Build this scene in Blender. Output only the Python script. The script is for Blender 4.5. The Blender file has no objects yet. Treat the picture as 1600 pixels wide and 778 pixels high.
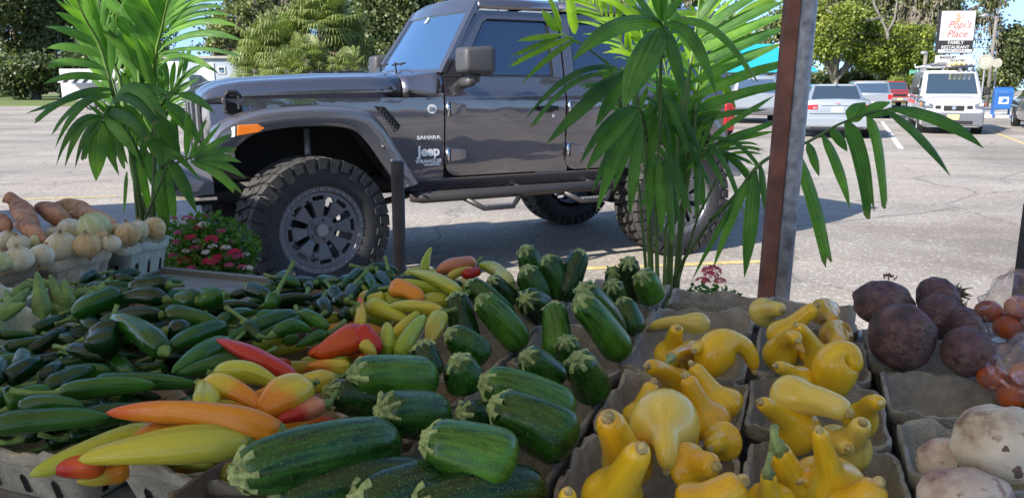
import bpy, bmesh, math, random
import numpy as np
from math import sin, cos, tan, pi, radians, atan2, sqrt
from mathutils import Vector, Matrix, noise

S = bpy.context.scene
COL = S.collection
random.seed(7)
R = random.Random(11)

# ---------------------------------------------------------------- camera
CAM_H = 1.42
PITCH = math.atan(256 / 1240)
FPX = 1240.0
cam_data = bpy.data.cameras.new('camera')
cam = bpy.data.objects.new('camera', cam_data)
COL.objects.link(cam)
cam.location = (0, 0, CAM_H)
cam.rotation_euler = (pi / 2 - PITCH, 0, 0)
cam_data.sensor_width = 36
cam_data.lens = FPX / 1600 * 36
cam_data.clip_end = 2000
cam_data.clip_start = 0.05
S.camera = cam

# ---------------------------------------------------------------- sky and sun
SUN_EL = radians(31.8)
SUN_H = Vector((-0.777, -0.629, 0)).normalized()
world = bpy.data.worlds.new('World')
S.world = world
world.use_nodes = True
wn = world.node_tree
wn.nodes.clear()
sky = wn.nodes.new('ShaderNodeTexSky')
sky.sky_type = 'NISHITA'
sky.sun_disc = False
sky.sun_elevation = SUN_EL
sky.sun_rotation = atan2(SUN_H.x, SUN_H.y)
sky.air_density = 0.8
sky.dust_density = 0.4
sky.ozone_density = 2.5
# the dusty horizon band of the sky model is far brighter than this clear morning: read the sky a few degrees higher, all round
stc = wn.nodes.new('ShaderNodeTexCoord')
smp = wn.nodes.new('ShaderNodeMapping')
smp.inputs['Scale'].default_value = (1, 1, 0.8)
smp.inputs['Location'].default_value = (0, 0, 0.14)
wn.links.new(stc.outputs['Generated'], smp.inputs[0])
wn.links.new(smp.outputs[0], sky.inputs[0])
bg = wn.nodes.new('ShaderNodeBackground')
bg.inputs['Strength'].default_value = 0.13
wo = wn.nodes.new('ShaderNodeOutputWorld')
wn.links.new(sky.outputs[0], bg.inputs[0])
wn.links.new(bg.outputs[0], wo.inputs[0])

sl = bpy.data.lights.new('sun', 'SUN')
sun = bpy.data.objects.new('sun', sl)
COL.objects.link(sun)
sl.energy = 4.4
sl.angle = radians(0.5)
sl.color = (1.0, 0.94, 0.84)
sd = Vector((SUN_H.x * cos(SUN_EL), SUN_H.y * cos(SUN_EL), sin(SUN_EL)))
sun.rotation_euler = sd.to_track_quat('Z', 'Y').to_euler()
sun.location = sd * 60

S.view_settings.view_transform = 'Standard'
S.view_settings.look = 'None'
S.view_settings.exposure = 1.22
S.view_settings.gamma = 1.0
S.render.engine = 'CYCLES'
S.cycles.max_bounces = 8
S.cycles.transparent_max_bounces = 16


# ---------------------------------------------------------------- where a pixel of a 1600 px wide view meets a plane
def at_z(px, py, z):
    X = px - 800; Y = py - 389
    fy = FPX * cos(PITCH) - Y * sin(PITCH)
    dz = -(Y * cos(PITCH) + FPX * sin(PITCH))
    t = (z - CAM_H) / dz
    return Vector((X * t, fy * t, z))


def at_y(px, py, y):
    X = px - 800; Y = py - 389
    fy = FPX * cos(PITCH) - Y * sin(PITCH)
    dz = -(Y * cos(PITCH) + FPX * sin(PITCH))
    t = y / fy
    return Vector((X * t, y, CAM_H + dz * t))


# ---------------------------------------------------------------- object helpers
def tag(o, label=None, cat=None, group=None, kind=None):
    if label: o['label'] = label
    if cat: o['category'] = cat
    if group: o['group'] = group
    if kind: o['kind'] = kind
    return o


def empty(name, loc=(0, 0, 0), rz=0.0, label=None, cat=None, group=None):
    o = bpy.data.objects.new(name, None)
    COL.objects.link(o)
    o.location = loc
    o.rotation_euler = (0, 0, rz)
    o.empty_display_size = 0.05
    return tag(o, label, cat, group)


def link(name, me, mat=None, parent=None, smooth=False):
    if mat is not None and not me.materials:
        for m in (mat if isinstance(mat, (list, tuple)) else [mat]):
            me.materials.append(m)
    if smooth:
        me.polygons.foreach_set('use_smooth', [True] * len(me.polygons))
    o = bpy.data.objects.new(name, me)
    COL.objects.link(o)
    if parent: o.parent = parent
    return o


def mk(name, verts, faces, mat=None, parent=None, smooth=False, uvs=None, fix=False):
    me = bpy.data.meshes.new(name)
    me.from_pydata([tuple(v) for v in verts], [], faces)
    if uvs is not None:
        ul = me.uv_layers.new(name='UVMap')
        vi = np.zeros(len(me.loops), dtype=np.int32)
        me.loops.foreach_get('vertex_index', vi)
        arr = np.array(uvs, dtype=np.float32)[vi]
        ul.data.foreach_set('uv', arr.ravel())
    if fix:
        bm = bmesh.new(); bm.from_mesh(me)
        bmesh.ops.recalc_face_normals(bm, faces=bm.faces)
        bm.to_mesh(me); bm.free()
    me.update()
    return link(name, me, mat, parent, smooth)


def copy_tree(o, parent=None):
    c = o.copy()
    COL.objects.link(c)
    c.parent = parent
    for ch in list(o.children):
        copy_tree(ch, c)
    return c


class MB:
    """collects shapes for one mesh"""
    def __init__(s):
        s.v = []; s.f = []
    def add(s, v, f):
        n = len(s.v)
        s.v += [Vector(q) for q in v]
        s.f += [[i + n for i in q] for q in f]
        return s
    def box(s, x0, x1, y0, y1, z0, z1, rot=None, org=(0, 0, 0)):
        v = [Vector((x, y, z)) for z in (z0, z1) for y in (y0, y1) for x in (x0, x1)]
        if rot is not None: v = [rot @ q for q in v]
        v = [q + Vector(org) for q in v]
        return s.add(v, [(0, 2, 3, 1), (4, 5, 7, 6), (0, 1, 5, 4), (2, 6, 7, 3), (0, 4, 6, 2), (1, 3, 7, 5)])
    def tube(s, pts, r, n=8, cap=True):
        v, f, _ = sweep(pts, r, n)
        return s.add(v, f)
    def cyl(s, c, axis, r, h, n=20, r2=None):
        c = Vector(c); a = Vector(axis).normalized()
        v, f, _ = sweep([c - a * h / 2, c + a * h / 2], [r, r2 if r2 is not None else r], n)
        return s.add(v, f)
    def disc_prism(s, outer, y0, y1, ax):
        return s
    def build(s, name, mat=None, parent=None, smooth=False, bevel=0, fix=True):
        o = mk(name, s.v, s.f, mat, parent, smooth, fix=fix)
        if bevel:
            b = o.modifiers.new('bevel', 'BEVEL')
            b.width = bevel; b.segments = 2; b.limit_method = 'ANGLE'; b.angle_limit = radians(40)
            b.harden_normals = False
        return o


def sweep(pts, rad, n=12, mod=None, cap=True, up=None):
    """tube along pts; rad list or number (or (ra, rb) pairs); mod(phi, t) scales the radius"""
    pts = [Vector(q) for q in pts]
    m = len(pts)
    if not isinstance(rad, (list, tuple)): rad = [rad] * m
    V = []; UV = []; F = []
    t0 = (pts[1] - pts[0]).normalized()
    ref = Vector(up) if up else (Vector((0, 0, 1)) if abs(t0.z) < 0.9 else Vector((1, 0, 0)))
    a = (ref - t0 * ref.dot(t0)).normalized()
    for i, q in enumerate(pts):
        if i == 0: t = t0
        elif i == m - 1: t = (pts[i] - pts[i - 1]).normalized()
        else:
            t = (pts[i + 1] - pts[i - 1])
            t = t.normalized() if t.length > 1e-9 else t0
        a = a - t * a.dot(t)
        a = a.normalized() if a.length > 1e-6 else t.orthogonal().normalized()
        b = t.cross(a)
        r = rad[i]
        ra, rb = r if isinstance(r, (list, tuple)) else (r, r)
        for k in range(n):
            ph = 2 * pi * k / n
            g = mod(ph, i / (m - 1)) if mod else 1.0
            V.append(q + a * (cos(ph) * ra * g) + b * (sin(ph) * rb * g))
            UV.append((k / n, i / (m - 1)))
    for i in range(m - 1):
        for k in range(n):
            k2 = (k + 1) % n
            F.append((i * n + k, i * n + k2, (i + 1) * n + k2, (i + 1) * n + k))
    if cap:
        F.append(tuple(range(n - 1, -1, -1)))
        F.append(tuple((m - 1) * n + k for k in range(n)))
    return V, F, UV


def bez(a, b, c, t):
    return a * (1 - t) ** 2 + b * 2 * t * (1 - t) + c * t * t


def bez3(a, b, c, d, t):
    s = 1 - t
    return a * s ** 3 + b * 3 * s * s * t + c * 3 * s * t * t + d * t ** 3


def loft(secs, closed=True, cap=True):
    n = len(secs[0]); V = []; F = []
    for q in secs: V += [Vector(p) for p in q]
    for i in range(len(secs) - 1):
        for k in range(n if closed else n - 1):
            k2 = (k + 1) % n
            F.append((i * n + k, i * n + k2, (i + 1) * n + k2, (i + 1) * n + k))
    if cap and closed:
        F.append(tuple(range(n - 1, -1, -1)))
        F.append(tuple((len(secs) - 1) * n + k for k in range(n)))
    return V, F


def interp(tab, x):
    if x <= tab[0][0]: return tab[0][1]
    for (a, va), (b, vb) in zip(tab, tab[1:]):
        if x <= b: return va + (vb - va) * (x - a) / (b - a)
    return tab[-1][1]


def text_obj(name, txt, size, mat, parent, mw, extrude=0.002, shear=0.0, bold=0.0, space=1.0, align='CENTER', xs=1.0):
    cu = bpy.data.curves.new(name, 'FONT')
    cu.body = txt; cu.size = size; cu.extrude = extrude; cu.shear = shear; cu.offset = bold
    cu.space_character = space; cu.align_x = align; cu.align_y = 'CENTER'; cu.resolution_u = 3
    tmp = bpy.data.objects.new('tmp', cu)
    COL.objects.link(tmp)
    dg = bpy.context.evaluated_depsgraph_get()
    me = bpy.data.meshes.new_from_object(tmp.evaluated_get(dg))
    bpy.data.objects.remove(tmp)
    if xs != 1.0: me.transform(Matrix.Diagonal((xs, 1, 1, 1)))
    me.transform(mw)
    me.materials.clear()
    me.materials.append(mat)
    return link(name, me, None, parent)


# ---------------------------------------------------------------- materials
def nt(name):
    m = bpy.data.materials.new(name); m.use_nodes = True
    t = m.node_tree; t.nodes.clear()
    o = t.nodes.new('ShaderNodeOutputMaterial')
    p = t.nodes.new('ShaderNodeBsdfPrincipled')
    t.links.new(p.outputs[0], o.inputs[0])
    return m, t, p, o


def C4(c): return (c[0], c[1], c[2], 1)


def plain(name, c, rough=0.5, metal=0.0, coat=0.0, spec=None, var=0.0, vscale=20, bump=0.0, bscale=120, emit=None):
    m, t, p, o = nt(name)
    p.inputs['Base Color'].default_value = C4(c)
    p.inputs['Roughness'].default_value = rough
    p.inputs['Metallic'].default_value = metal
    p.inputs['Coat Weight'].default_value = coat
    p.inputs['Coat Roughness'].default_value = 0.04
    if spec is not None: p.inputs['Specular IOR Level'].default_value = spec
    if var:
        tc = t.nodes.new('ShaderNodeTexCoord')
        n = t.nodes.new('ShaderNodeTexNoise'); n.inputs['Scale'].default_value = vscale; n.inputs['Detail'].default_value = 5
        t.links.new(tc.outputs['Object'], n.inputs['Vector'])
        r = t.nodes.new('ShaderNodeValToRGB')
        r.color_ramp.elements[0].position = 0.3; r.color_ramp.elements[1].position = 0.7
        r.color_ramp.elements[0].color = C4([x * (1 - var) for x in c])
        r.color_ramp.elements[1].color = C4([min(1, x * (1 + var)) for x in c])
        t.links.new(n.outputs['Fac'], r.inputs[0]); t.links.new(r.outputs[0], p.inputs['Base Color'])
    if bump:
        tc = t.nodes.new('ShaderNodeTexCoord')
        n = t.nodes.new('ShaderNodeTexNoise'); n.inputs['Scale'].default_value = bscale; n.inputs['Detail'].default_value = 4
        t.links.new(tc.outputs['Object'], n.inputs['Vector'])
        b = t.nodes.new('ShaderNodeBump'); b.inputs['Strength'].default_value = bump; b.inputs['Distance'].default_value = 0.01
        t.links.new(n.outputs['Fac'], b.inputs['Height']); t.links.new(b.outputs[0], p.inputs['Normal'])
    return m


def N(t, typ, **kw):
    n = t.nodes.new(typ)
    for k, v in kw.items(): setattr(n, k, v)
    return n


def ramp(t, fac, stops):
    r = t.nodes.new('ShaderNodeValToRGB')
    e = r.color_ramp.elements
    while len(e) < len(stops): e.new(0.5)
    for el, (p, c) in zip(e, stops):
        el.position = p; el.color = C4(c) if len(c) == 3 else c
    t.links.new(fac, r.inputs[0])
    return r.outputs[0]


def noise_tex(t, vec, scale, detail=4, rough=0.5):
    n = t.nodes.new('ShaderNodeTexNoise')
    n.inputs['Scale'].default_value = scale; n.inputs['Detail'].default_value = detail
    n.inputs['Roughness'].default_value = rough
    t.links.new(vec, n.inputs['Vector'])
    return n.outputs['Fac']


def mixc(t, fac, a, b, mode='MIX'):
    m = t.nodes.new('ShaderNodeMix'); m.data_type = 'RGBA'; m.blend_type = mode
    if isinstance(fac, (int, float)): m.inputs[0].default_value = fac
    else: t.links.new(fac, m.inputs[0])
    for s, i in ((a, 6), (b, 7)):
        if isinstance(s, tuple): m.inputs[i].default_value = C4(s)
        else: t.links.new(s, m.inputs[i])
    return m.outputs[2]


def bumpn(t, p, h, strength, dist):
    b = t.nodes.new('ShaderNodeBump'); b.inputs['Strength'].default_value = strength; b.inputs['Distance'].default_value = dist
    t.links.new(h, b.inputs['Height']); t.links.new(b.outputs[0], p.inputs['Normal'])


def mat_asphalt():
    m, t, p, o = nt('asphalt')
    tc = N(t, 'ShaderNodeTexCoord'); v = tc.outputs['Object']
    fine = noise_tex(t, v, 55, 3, 0.7)
    vor = N(t, 'ShaderNodeTexVoronoi'); vor.inputs['Scale'].default_value = 38; t.links.new(v, vor.inputs['Vector'])
    base = ramp(t, fine, [(0.32, (0.19, 0.172, 0.150)), (0.5, (0.34, 0.308, 0.272)), (0.68, (0.52, 0.475, 0.42))])
    st = N(t, 'ShaderNodeSeparateColor'); t.links.new(vor.outputs['Color'], st.inputs[0])
    chips = ramp(t, st.outputs[0], [(0.86, (0, 0, 0)), (0.92, (1, 1, 1))])
    c1 = mixc(t, chips, base, (0.5, 0.47, 0.43))
    mp = N(t, 'ShaderNodeMapping'); mp.inputs['Scale'].default_value = (0.25, 0.9, 1); mp.inputs['Rotation'].default_value = (0, 0, 0.25)
    t.links.new(v, mp.inputs[0])
    big = noise_tex(t, mp.outputs[0], 0.9, 5, 0.6)
    c2 = mixc(t, ramp(t, big, [(0.38, (0.72, 0.71, 0.7)), (0.62, (1.08, 1.05, 1.0))]), c1, c1)
    mul = mixc(t, 1.0, c1, ramp(t, big, [(0.35, (0.72, 0.71, 0.70)), (0.65, (1.0, 0.98, 0.95))]), 'MULTIPLY')
    pt = noise_tex(t, v, 0.22, 4, 0.6)
    mul = mixc(t, 1.0, mul, ramp(t, pt, [(0.40, (0.74, 0.71, 0.69)), (0.50, (1, 1, 1)), (0.62, (1.10, 1.06, 1.02))]), 'MULTIPLY')
    st2 = noise_tex(t, v, 1.7, 3, 0.5)
    mul = mixc(t, ramp(t, st2, [(0.66, (0, 0, 0)), (0.74, (0.45, 0.45, 0.45))]), mul, (0.12, 0.105, 0.095))
    wv = noise_tex(t, v, 1.2, 4, 0.6)
    ad = N(t, 'ShaderNodeVectorMath', operation='MULTIPLY_ADD'); t.links.new(v, ad.inputs[0]); ad.inputs[1].default_value = (1, 1, 1)
    cb = N(t, 'ShaderNodeCombineXYZ'); t.links.new(wv, cb.inputs[0]); t.links.new(wv, cb.inputs[1]); t.links.new(cb.outputs[0], ad.inputs[2])
    vc = N(t, 'ShaderNodeTexVoronoi', feature='DISTANCE_TO_EDGE'); vc.inputs['Scale'].default_value = 0.28; t.links.new(ad.outputs[0], vc.inputs['Vector'])
    mul = mixc(t, ramp(t, vc.outputs['Distance'], [(0.0, (0.65, 0.65, 0.65)), (0.006, (0, 0, 0))]), mul, (0.09, 0.08, 0.075))
    t.links.new(mul, p.inputs['Base Color'])
    p.inputs['Roughness'].default_value = 0.85
    bumpn(t, p, fine, 0.6, 0.012)
    return m


def mat_leafy(name, c1, c2, trans=0.35, rough=0.5, scale=6, tint=(1.3, 1.5, 0.6)):
    m, t, p, o = nt(name)
    tc = N(t, 'ShaderNodeTexCoord')
    f = noise_tex(t, tc.outputs['Object'], scale, 3)
    col = ramp(t, f, [(0.35, c1), (0.65, c2)])
    t.links.new(col, p.inputs['Base Color'])
    p.inputs['Roughness'].default_value = rough
    tr = N(t, 'ShaderNodeBsdfTranslucent')
    cc = mixc(t, 1.0, col, tint, 'MULTIPLY')
    t.links.new(cc, tr.inputs[0])
    mx = N(t, 'ShaderNodeMixShader'); mx.inputs[0].default_value = trans
    t.links.new(p.outputs[0], mx.inputs[1]); t.links.new(tr.outputs[0], mx.inputs[2])
    t.links.new(mx.outputs[0], o.inputs[0])
    return m


def mat_palm(name, c1, c2):
    """palm leaflet: lengthwise streaks paint in the shading of its pleats"""
    m, t, p, o = nt(name)
    tc = N(t, 'ShaderNodeTexCoord')
    mp = N(t, 'ShaderNodeMapping'); mp.inputs['Scale'].default_value = (17, 0.8, 1)
    t.links.new(tc.outputs['UV'], mp.inputs[0])
    f = noise_tex(t, mp.outputs[0], 1.0, 3)
    g = noise_tex(t, tc.outputs['Object'], 9, 3)
    col = ramp(t, g, [(0.3, c1), (0.7, c2)])
    col = mixc(t, 1.0, col, ramp(t, f, [(0.32, (0.55, 0.62, 0.6)), (0.68, (1.5, 1.4, 1.3))]), 'MULTIPLY')  # pleat highlights and creases put into the colour
    oi = N(t, 'ShaderNodeObjectInfo')
    col = mixc(t, 1.0, col, ramp(t, oi.outputs['Random'], [(0.0, (0.62, 0.68, 0.8)), (0.5, (1.0, 1.0, 1.0)), (1.0, (1.5, 1.35, 1.1))]), 'MULTIPLY')
    sx = N(t, 'ShaderNodeSeparateXYZ'); t.links.new(tc.outputs['UV'], sx.inputs[0])
    tip = ramp(t, sx.outputs[1], [(0.955, (0, 0, 0)), (1.0, (1, 1, 1))])
    col = mixc(t, tip, col, (0.22, 0.2, 0.08))
    t.links.new(col, p.inputs['Base Color'])
    p.inputs['Roughness'].default_value = 0.33
    bumpn(t, p, f, 0.8, 0.004)
    tr = N(t, 'ShaderNodeBsdfTranslucent')
    cc = mixc(t, 1.0, col, (1.9, 2.0, 0.55), 'MULTIPLY')
    t.links.new(cc, tr.inputs[0])
    mx = N(t, 'ShaderNodeMixShader'); mx.inputs[0].default_value = 0.5
    t.links.new(p.outputs[0], mx.inputs[1]); t.links.new(tr.outputs[0], mx.inputs[2])
    t.links.new(mx.outputs[0], o.inputs[0])
    return m


def mat_zucchini(name, dark, light, amt=0.5):
    m, t, p, o = nt(name)
    tc = N(t, 'ShaderNodeTexCoord')
    mp = N(t, 'ShaderNodeMapping'); mp.inputs['Scale'].default_value = (34, 2.2, 1)
    t.links.new(tc.outputs['UV'], mp.inputs[0])
    st = noise_tex(t, mp.outputs[0], 1.0, 3)
    sp = noise_tex(t, tc.outputs['Object'], 430, 2)
    big = noise_tex(t, tc.outputs['Object'], 16, 3)
    c = ramp(t, st, [(0.42, dark), (0.60, light)])
    c = mixc(t, ramp(t, big, [(0.35, (0, 0, 0)), (0.75, (amt, amt, amt))]), c, tuple(x * 1.9 for x in light))
    dots = ramp(t, sp, [(0.61, (0, 0, 0)), (0.69, (0.7, 0.7, 0.7))])
    c = mixc(t, dots, c, (0.22, 0.34, 0.10))
    t.links.new(c, p.inputs['Base Color'])
    p.inputs['Roughness'].default_value = 0.27
    p.inputs['Coat Weight'].default_value = 0.12; p.inputs['Coat Roughness'].default_value = 0.10; p.inputs['Specular IOR Level'].default_value = 0.4
    rr = ramp(t, noise_tex(t, tc.outputs['Object'], 60, 3), [(0.35, (0.16, 0.16, 0.16)), (0.7, (0.5, 0.5, 0.5))])
    t.links.new(rr, p.inputs['Roughness'])
    bumpn(t, p, sp, 0.12, 0.003)
    return m


def mat_squash(name, c1, c2):
    m, t, p, o = nt(name)
    tc = N(t, 'ShaderNodeTexCoord')
    big = noise_tex(t, tc.outputs['Object'], 14, 3)
    sp = noise_tex(t, tc.outputs['Object'], 210, 3)
    mp = N(t, 'ShaderNodeMapping'); mp.inputs['Scale'].default_value = (18, 2.0, 1)
    t.links.new(tc.outputs['UV'], mp.inputs[0])
    st = noise_tex(t, mp.outputs[0], 1.0, 2)
    c = ramp(t, big, [(0.3, c1), (0.7, c2)])
    c = mixc(t, 1.0, c, ramp(t, st, [(0.3, (0.9, 0.86, 0.8)), (0.7, (1.06, 1.06, 1.1))]), 'MULTIPLY')
    scar = ramp(t, sp, [(0.64, (0, 0, 0)), (0.72, (0.6, 0.6, 0.6))])
    c = mixc(t, scar, c, (0.45, 0.30, 0.08))
    grn = noise_tex(t, tc.outputs['Object'], 30, 4)
    c = mixc(t, ramp(t, grn, [(0.60, (0, 0, 0)), (0.72, (0.5, 0.5, 0.5))]), c, (0.62, 0.60, 0.12))
    t.links.new(c, p.inputs['Base Color'])
    p.inputs['Roughness'].default_value = 0.30
    p.inputs['Coat Weight'].default_value = 0.35; p.inputs['Coat Roughness'].default_value = 0.12
    bumpn(t, p, big, 0.15, 0.01)
    return m


def mat_pepper(name, c1, c2, a=0.35, b=0.65, rough=0.22):
    """skin colour runs from c1 at the stem to c2 at the tip, broken by noise"""
    m, t, p, o = nt(name)
    tc = N(t, 'ShaderNodeTexCoord')
    sx = N(t, 'ShaderNodeSeparateXYZ'); t.links.new(tc.outputs['UV'], sx.inputs[0])
    nz = noise_tex(t, tc.outputs['Object'], 22, 3)
    ad = N(t, 'ShaderNodeMath', operation='MULTIPLY_ADD'); t.links.new(nz, ad.inputs[0]); ad.inputs[1].default_value = 0.9
    sb = N(t, 'ShaderNodeMath', operation='SUBTRACT'); t.links.new(sx.outputs[1], sb.inputs[0]); sb.inputs[1].default_value = 0.45
    t.links.new(sb.outputs[0], ad.inputs[2])
    c = ramp(t, ad.outputs[0], [(a, c1), (b, c2)])
    t.links.new(c, p.inputs['Base Color'])
    p.inputs['Roughness'].default_value = rough
    cr = N(t, 'ShaderNodeMapping'); cr.inputs['Scale'].default_value = (7, 1.2, 1); t.links.new(tc.outputs['UV'], cr.inputs[0])
    bumpn(t, p, noise_tex(t, cr.outputs[0], 1.0, 4, 0.6), 0.5, 0.008)
    p.inputs['Coat Weight'].default_value = 0.15; p.inputs['Coat Roughness'].default_value = 0.05; p.inputs['Specular IOR Level'].default_value = 0.4
    return m


def mat_spots(name, base, dark, light, s1=9, s2=45, rough=0.7, bump=0.4, patch=None):
    m, t, p, o = nt(name)
    tc = N(t, 'ShaderNodeTexCoord')
    a = noise_tex(t, tc.outputs['Object'], s1, 5, 0.6)
    b = noise_tex(t, tc.outputs['Object'], s2, 5, 0.65)
    c = ramp(t, a, [(0.38, dark), (0.47, base), (0.60, light)])
    c = mixc(t, ramp(t, b, [(0.54, (0, 0, 0)), (0.62, (0.8, 0.8, 0.8))]), c, patch or dark)
    if patch: c = mixc(t, ramp(t, noise_tex(t, tc.outputs['Object'], s2 * 3, 4, 0.7), [(0.5, (0, 0, 0)), (0.6, (0.7, 0.7, 0.7))]), c, dark)
    t.links.new(c, p.inputs['Base Color']); p.inputs['Roughness'].default_value = rough
    bumpn(t, p, b, bump, 0.02 if patch else 0.006)
    return m


def mat_pulp(name, c):
    m, t, p, o = nt(name)
    tc = N(t, 'ShaderNodeTexCoord')
    a = noise_tex(t, tc.outputs['Object'], 26, 6, 0.7)
    b = noise_tex(t, tc.outputs['Object'], 160, 4, 0.7)
    col = ramp(t, a, [(0.3, tuple(x * 0.62 for x in c)), (0.55, c), (0.72, tuple(min(1, x * 1.3) for x in c))])
    t.links.new(col, p.inputs['Base Color']); p.inputs['Roughness'].default_value = 0.95
    bumpn(t, p, b, 0.9, 0.006)
    return m


def mat_paint(name, c, metal=0.55, rough=0.32, ior=1.5):
    m, t, p, o = nt(name)
    p.inputs['Base Color'].default_value = C4(c); p.inputs['Metallic'].default_value = metal
    p.inputs['Roughness'].default_value = rough
    p.inputs['Coat Weight'].default_value = 1.0; p.inputs['Coat Roughness'].default_value = 0.03; p.inputs['Coat IOR'].default_value = ior
    tc = N(t, 'ShaderNodeTexCoord')
    h = noise_tex(t, tc.outputs['Object'], 2.2, 2)
    b = N(t, 'ShaderNodeBump'); b.inputs['Strength'].default_value = 0.35; b.inputs['Distance'].default_value = 0.02
    t.links.new(h, b.inputs['Height']); t.links.new(b.outputs[0], p.inputs['Coat Normal'])
    return m


def mat_glass_dark(name, c, refl=0.3, tint=(0.75, 0.85, 1.0)):
    m, t, p, o = nt(name)
    p.inputs['Base Color'].default_value = C4(c); p.inputs['Roughness'].default_value = 0.03
    g = N(t, 'ShaderNodeBsdfGlossy'); g.inputs['Roughness'].default_value = 0.015; g.inputs['Color'].default_value = C4(tint)
    mx = N(t, 'ShaderNodeMixShader'); mx.inputs[0].default_value = refl
    t.links.new(p.outputs[0], mx.inputs[1]); t.links.new(g.outputs[0], mx.inputs[2]); t.links.new(mx.outputs[0], o.inputs[0])
    return m


def mat_wood(name, c1, c2):
    m, t, p, o = nt(name)
    tc = N(t, 'ShaderNodeTexCoord')
    mp = N(t, 'ShaderNodeMapping'); mp.inputs['Scale'].default_value = (2, 40, 10)
    t.links.new(tc.outputs['Object'], mp.inputs[0])
    a = noise_tex(t, mp.outputs[0], 1.0, 5, 0.6)
    t.links.new(ramp(t, a, [(0.3, c1), (0.7, c2)]), p.inputs['Base Color'])
    p.inputs['Roughness'].default_value = 0.8
    bumpn(t, p, a, 0.4, 0.003)
    return m


def mat_plastic_bag(name):
    m, t, p, o = nt(name)
    tb = N(t, 'ShaderNodeBsdfTransparent'); g = N(t, 'ShaderNodeBsdfGlossy')
    g.inputs['Roughness'].default_value = 0.15; g.inputs['Color'].default_value = (0.6, 0.55, 0.58, 1)
    d = N(t, 'ShaderNodeBsdfDiffuse'); d.inputs['Color'].default_value = (0.55, 0.36, 0.33, 1)
    m1 = N(t, 'ShaderNodeMixShader'); m1.inputs[0].default_value = 0.5
    t.links.new(g.outputs[0], m1.inputs[1]); t.links.new(d.outputs[0], m1.inputs[2])
    tc = N(t, 'ShaderNodeTexCoord')
    f = noise_tex(t, tc.outputs['Object'], 38, 4)
    fac = ramp(t, f, [(0.42, (0.16, 0.16, 0.16)), (0.68, (0.5, 0.5, 0.5))])
    m2 = N(t, 'ShaderNodeMixShader'); t.links.new(fac, m2.inputs[0])
    t.links.new(tb.outputs[0], m2.inputs[1]); t.links.new(m1.outputs[0], m2.inputs[2])
    t.links.new(m2.outputs[0], o.inputs[0])
    return m


M = {}
M['asphalt'] = mat_asphalt()
M['paint'] = mat_paint('granite_paint', (0.098, 0.088, 0.103), 0.65, 0.27, 2.1)
M['dkplastic'] = plain('textured_plastic', (0.05, 0.05, 0.055), 0.5, bump=0.2, bscale=300)
M['flare'] = mat_paint('flare_paint', (0.14, 0.135, 0.148), 0.5, 0.32, 1.7)
M['black'] = plain('black', (0.008, 0.008, 0.009), 0.6)
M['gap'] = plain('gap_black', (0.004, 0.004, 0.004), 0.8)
M['rubber'] = plain('rubber', (0.022, 0.022, 0.024), 0.7, var=0.25, vscale=30)
M['tread'] = plain('dusty_rubber', (0.038, 0.035, 0.033), 0.85, var=0.35, vscale=25)
M['rim'] = plain('gunmetal', (0.15, 0.15, 0.165), 0.42, metal=0.5)
M['rimcap'] = plain('cap_metal', (0.35, 0.35, 0.37), 0.3, metal=0.9)
M['chrome'] = plain('chrome', (0.75, 0.75, 0.76), 0.15, metal=1.0)
M['silver'] = plain('silver_plastic', (0.28, 0.28, 0.30), 0.4, metal=0.4)
M['grillebar'] = plain('grille_bar_metal', (0.20, 0.20, 0.21), 0.35, metal=0.5)
M['bumper'] = plain('bumper_grey', (0.15, 0.15, 0.165), 0.4, metal=0.4)
M['badge'] = plain('badge_silver', (0.78, 0.78, 0.8), 0.3, metal=0.3)
M['wglass'] = mat_glass_dark('windscreen_glass', (0.03, 0.06, 0.10), 0.62, (0.62, 0.82, 1.0))  # blue of the mirrored sky is put into the glass colour
M['sglass'] = mat_glass_dark('tinted_side_glass', (0.006, 0.008, 0.012), 0.17, (0.55, 0.75, 1.0))
M['cglass'] = mat_glass_dark('car_glass', (0.03, 0.045, 0.05), 0.25)
M['lens'] = plain('lens', (0.62, 0.64, 0.66), 0.12, metal=0.0, coat=1)
M['amber'] = plain('amber_lens', (0.85, 0.20, 0.01), 0.25, coat=0.6)
M['redlens'] = plain('red_lens', (0.55, 0.02, 0.02), 0.2, coat=0.8)
M['white'] = plain('white_paint', (0.50, 0.50, 0.50), 0.35, coat=0.5)
M['offwhite'] = plain('old_white', (0.30, 0.285, 0.24), 0.6, var=0.1, vscale=3)
M['stepmetal'] = plain('step_metal', (0.055, 0.05, 0.05), 0.45, metal=0.3)
M['palm'] = mat_palm('palm_leaf', (0.052, 0.155, 0.040), (0.150, 0.32, 0.060))
M['palmlight'] = mat_palm('palm_leaf_sunlit', (0.12, 0.26, 0.02), (0.24, 0.40, 0.04))  # sunlit fronds: sunshine through the leaf is put into the colour
M['palmstem'] = plain('palm_cane', (0.09, 0.16, 0.03), 0.5, var=0.4, vscale=8)
M['oak'] = mat_leafy('oak_leaves', (0.085, 0.105, 0.04), (0.23, 0.25, 0.10), 0.3, 0.5, 0.5)
M['darkoak'] = mat_leafy('dark_oak_leaves', (0.040, 0.062, 0.025), (0.135, 0.16, 0.06), 0.28, 0.5, 0.45)
M['bright'] = mat_leafy('bright_leaves', (0.10, 0.14, 0.022), (0.29, 0.33, 0.06), 0.4, 0.5, 0.6)
M['moss'] = mat_leafy('spanish_moss', (0.13, 0.115, 0.085), (0.24, 0.21, 0.16), 0.2, 0.9)
M['fanpalm'] = mat_leafy('fan_palm_leaves', (0.10, 0.15, 0.035), (0.24, 0.27, 0.08), 0.3, 0.5)
M['deadpalm'] = mat_leafy('dry_fan_leaves', (0.30, 0.24, 0.12), (0.42, 0.35, 0.2), 0.3, 0.7)
M['bark'] = plain('bark', (0.16, 0.14, 0.12), 0.95, var=0.35, vscale=4, bump=0.5, bscale=12)
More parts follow.
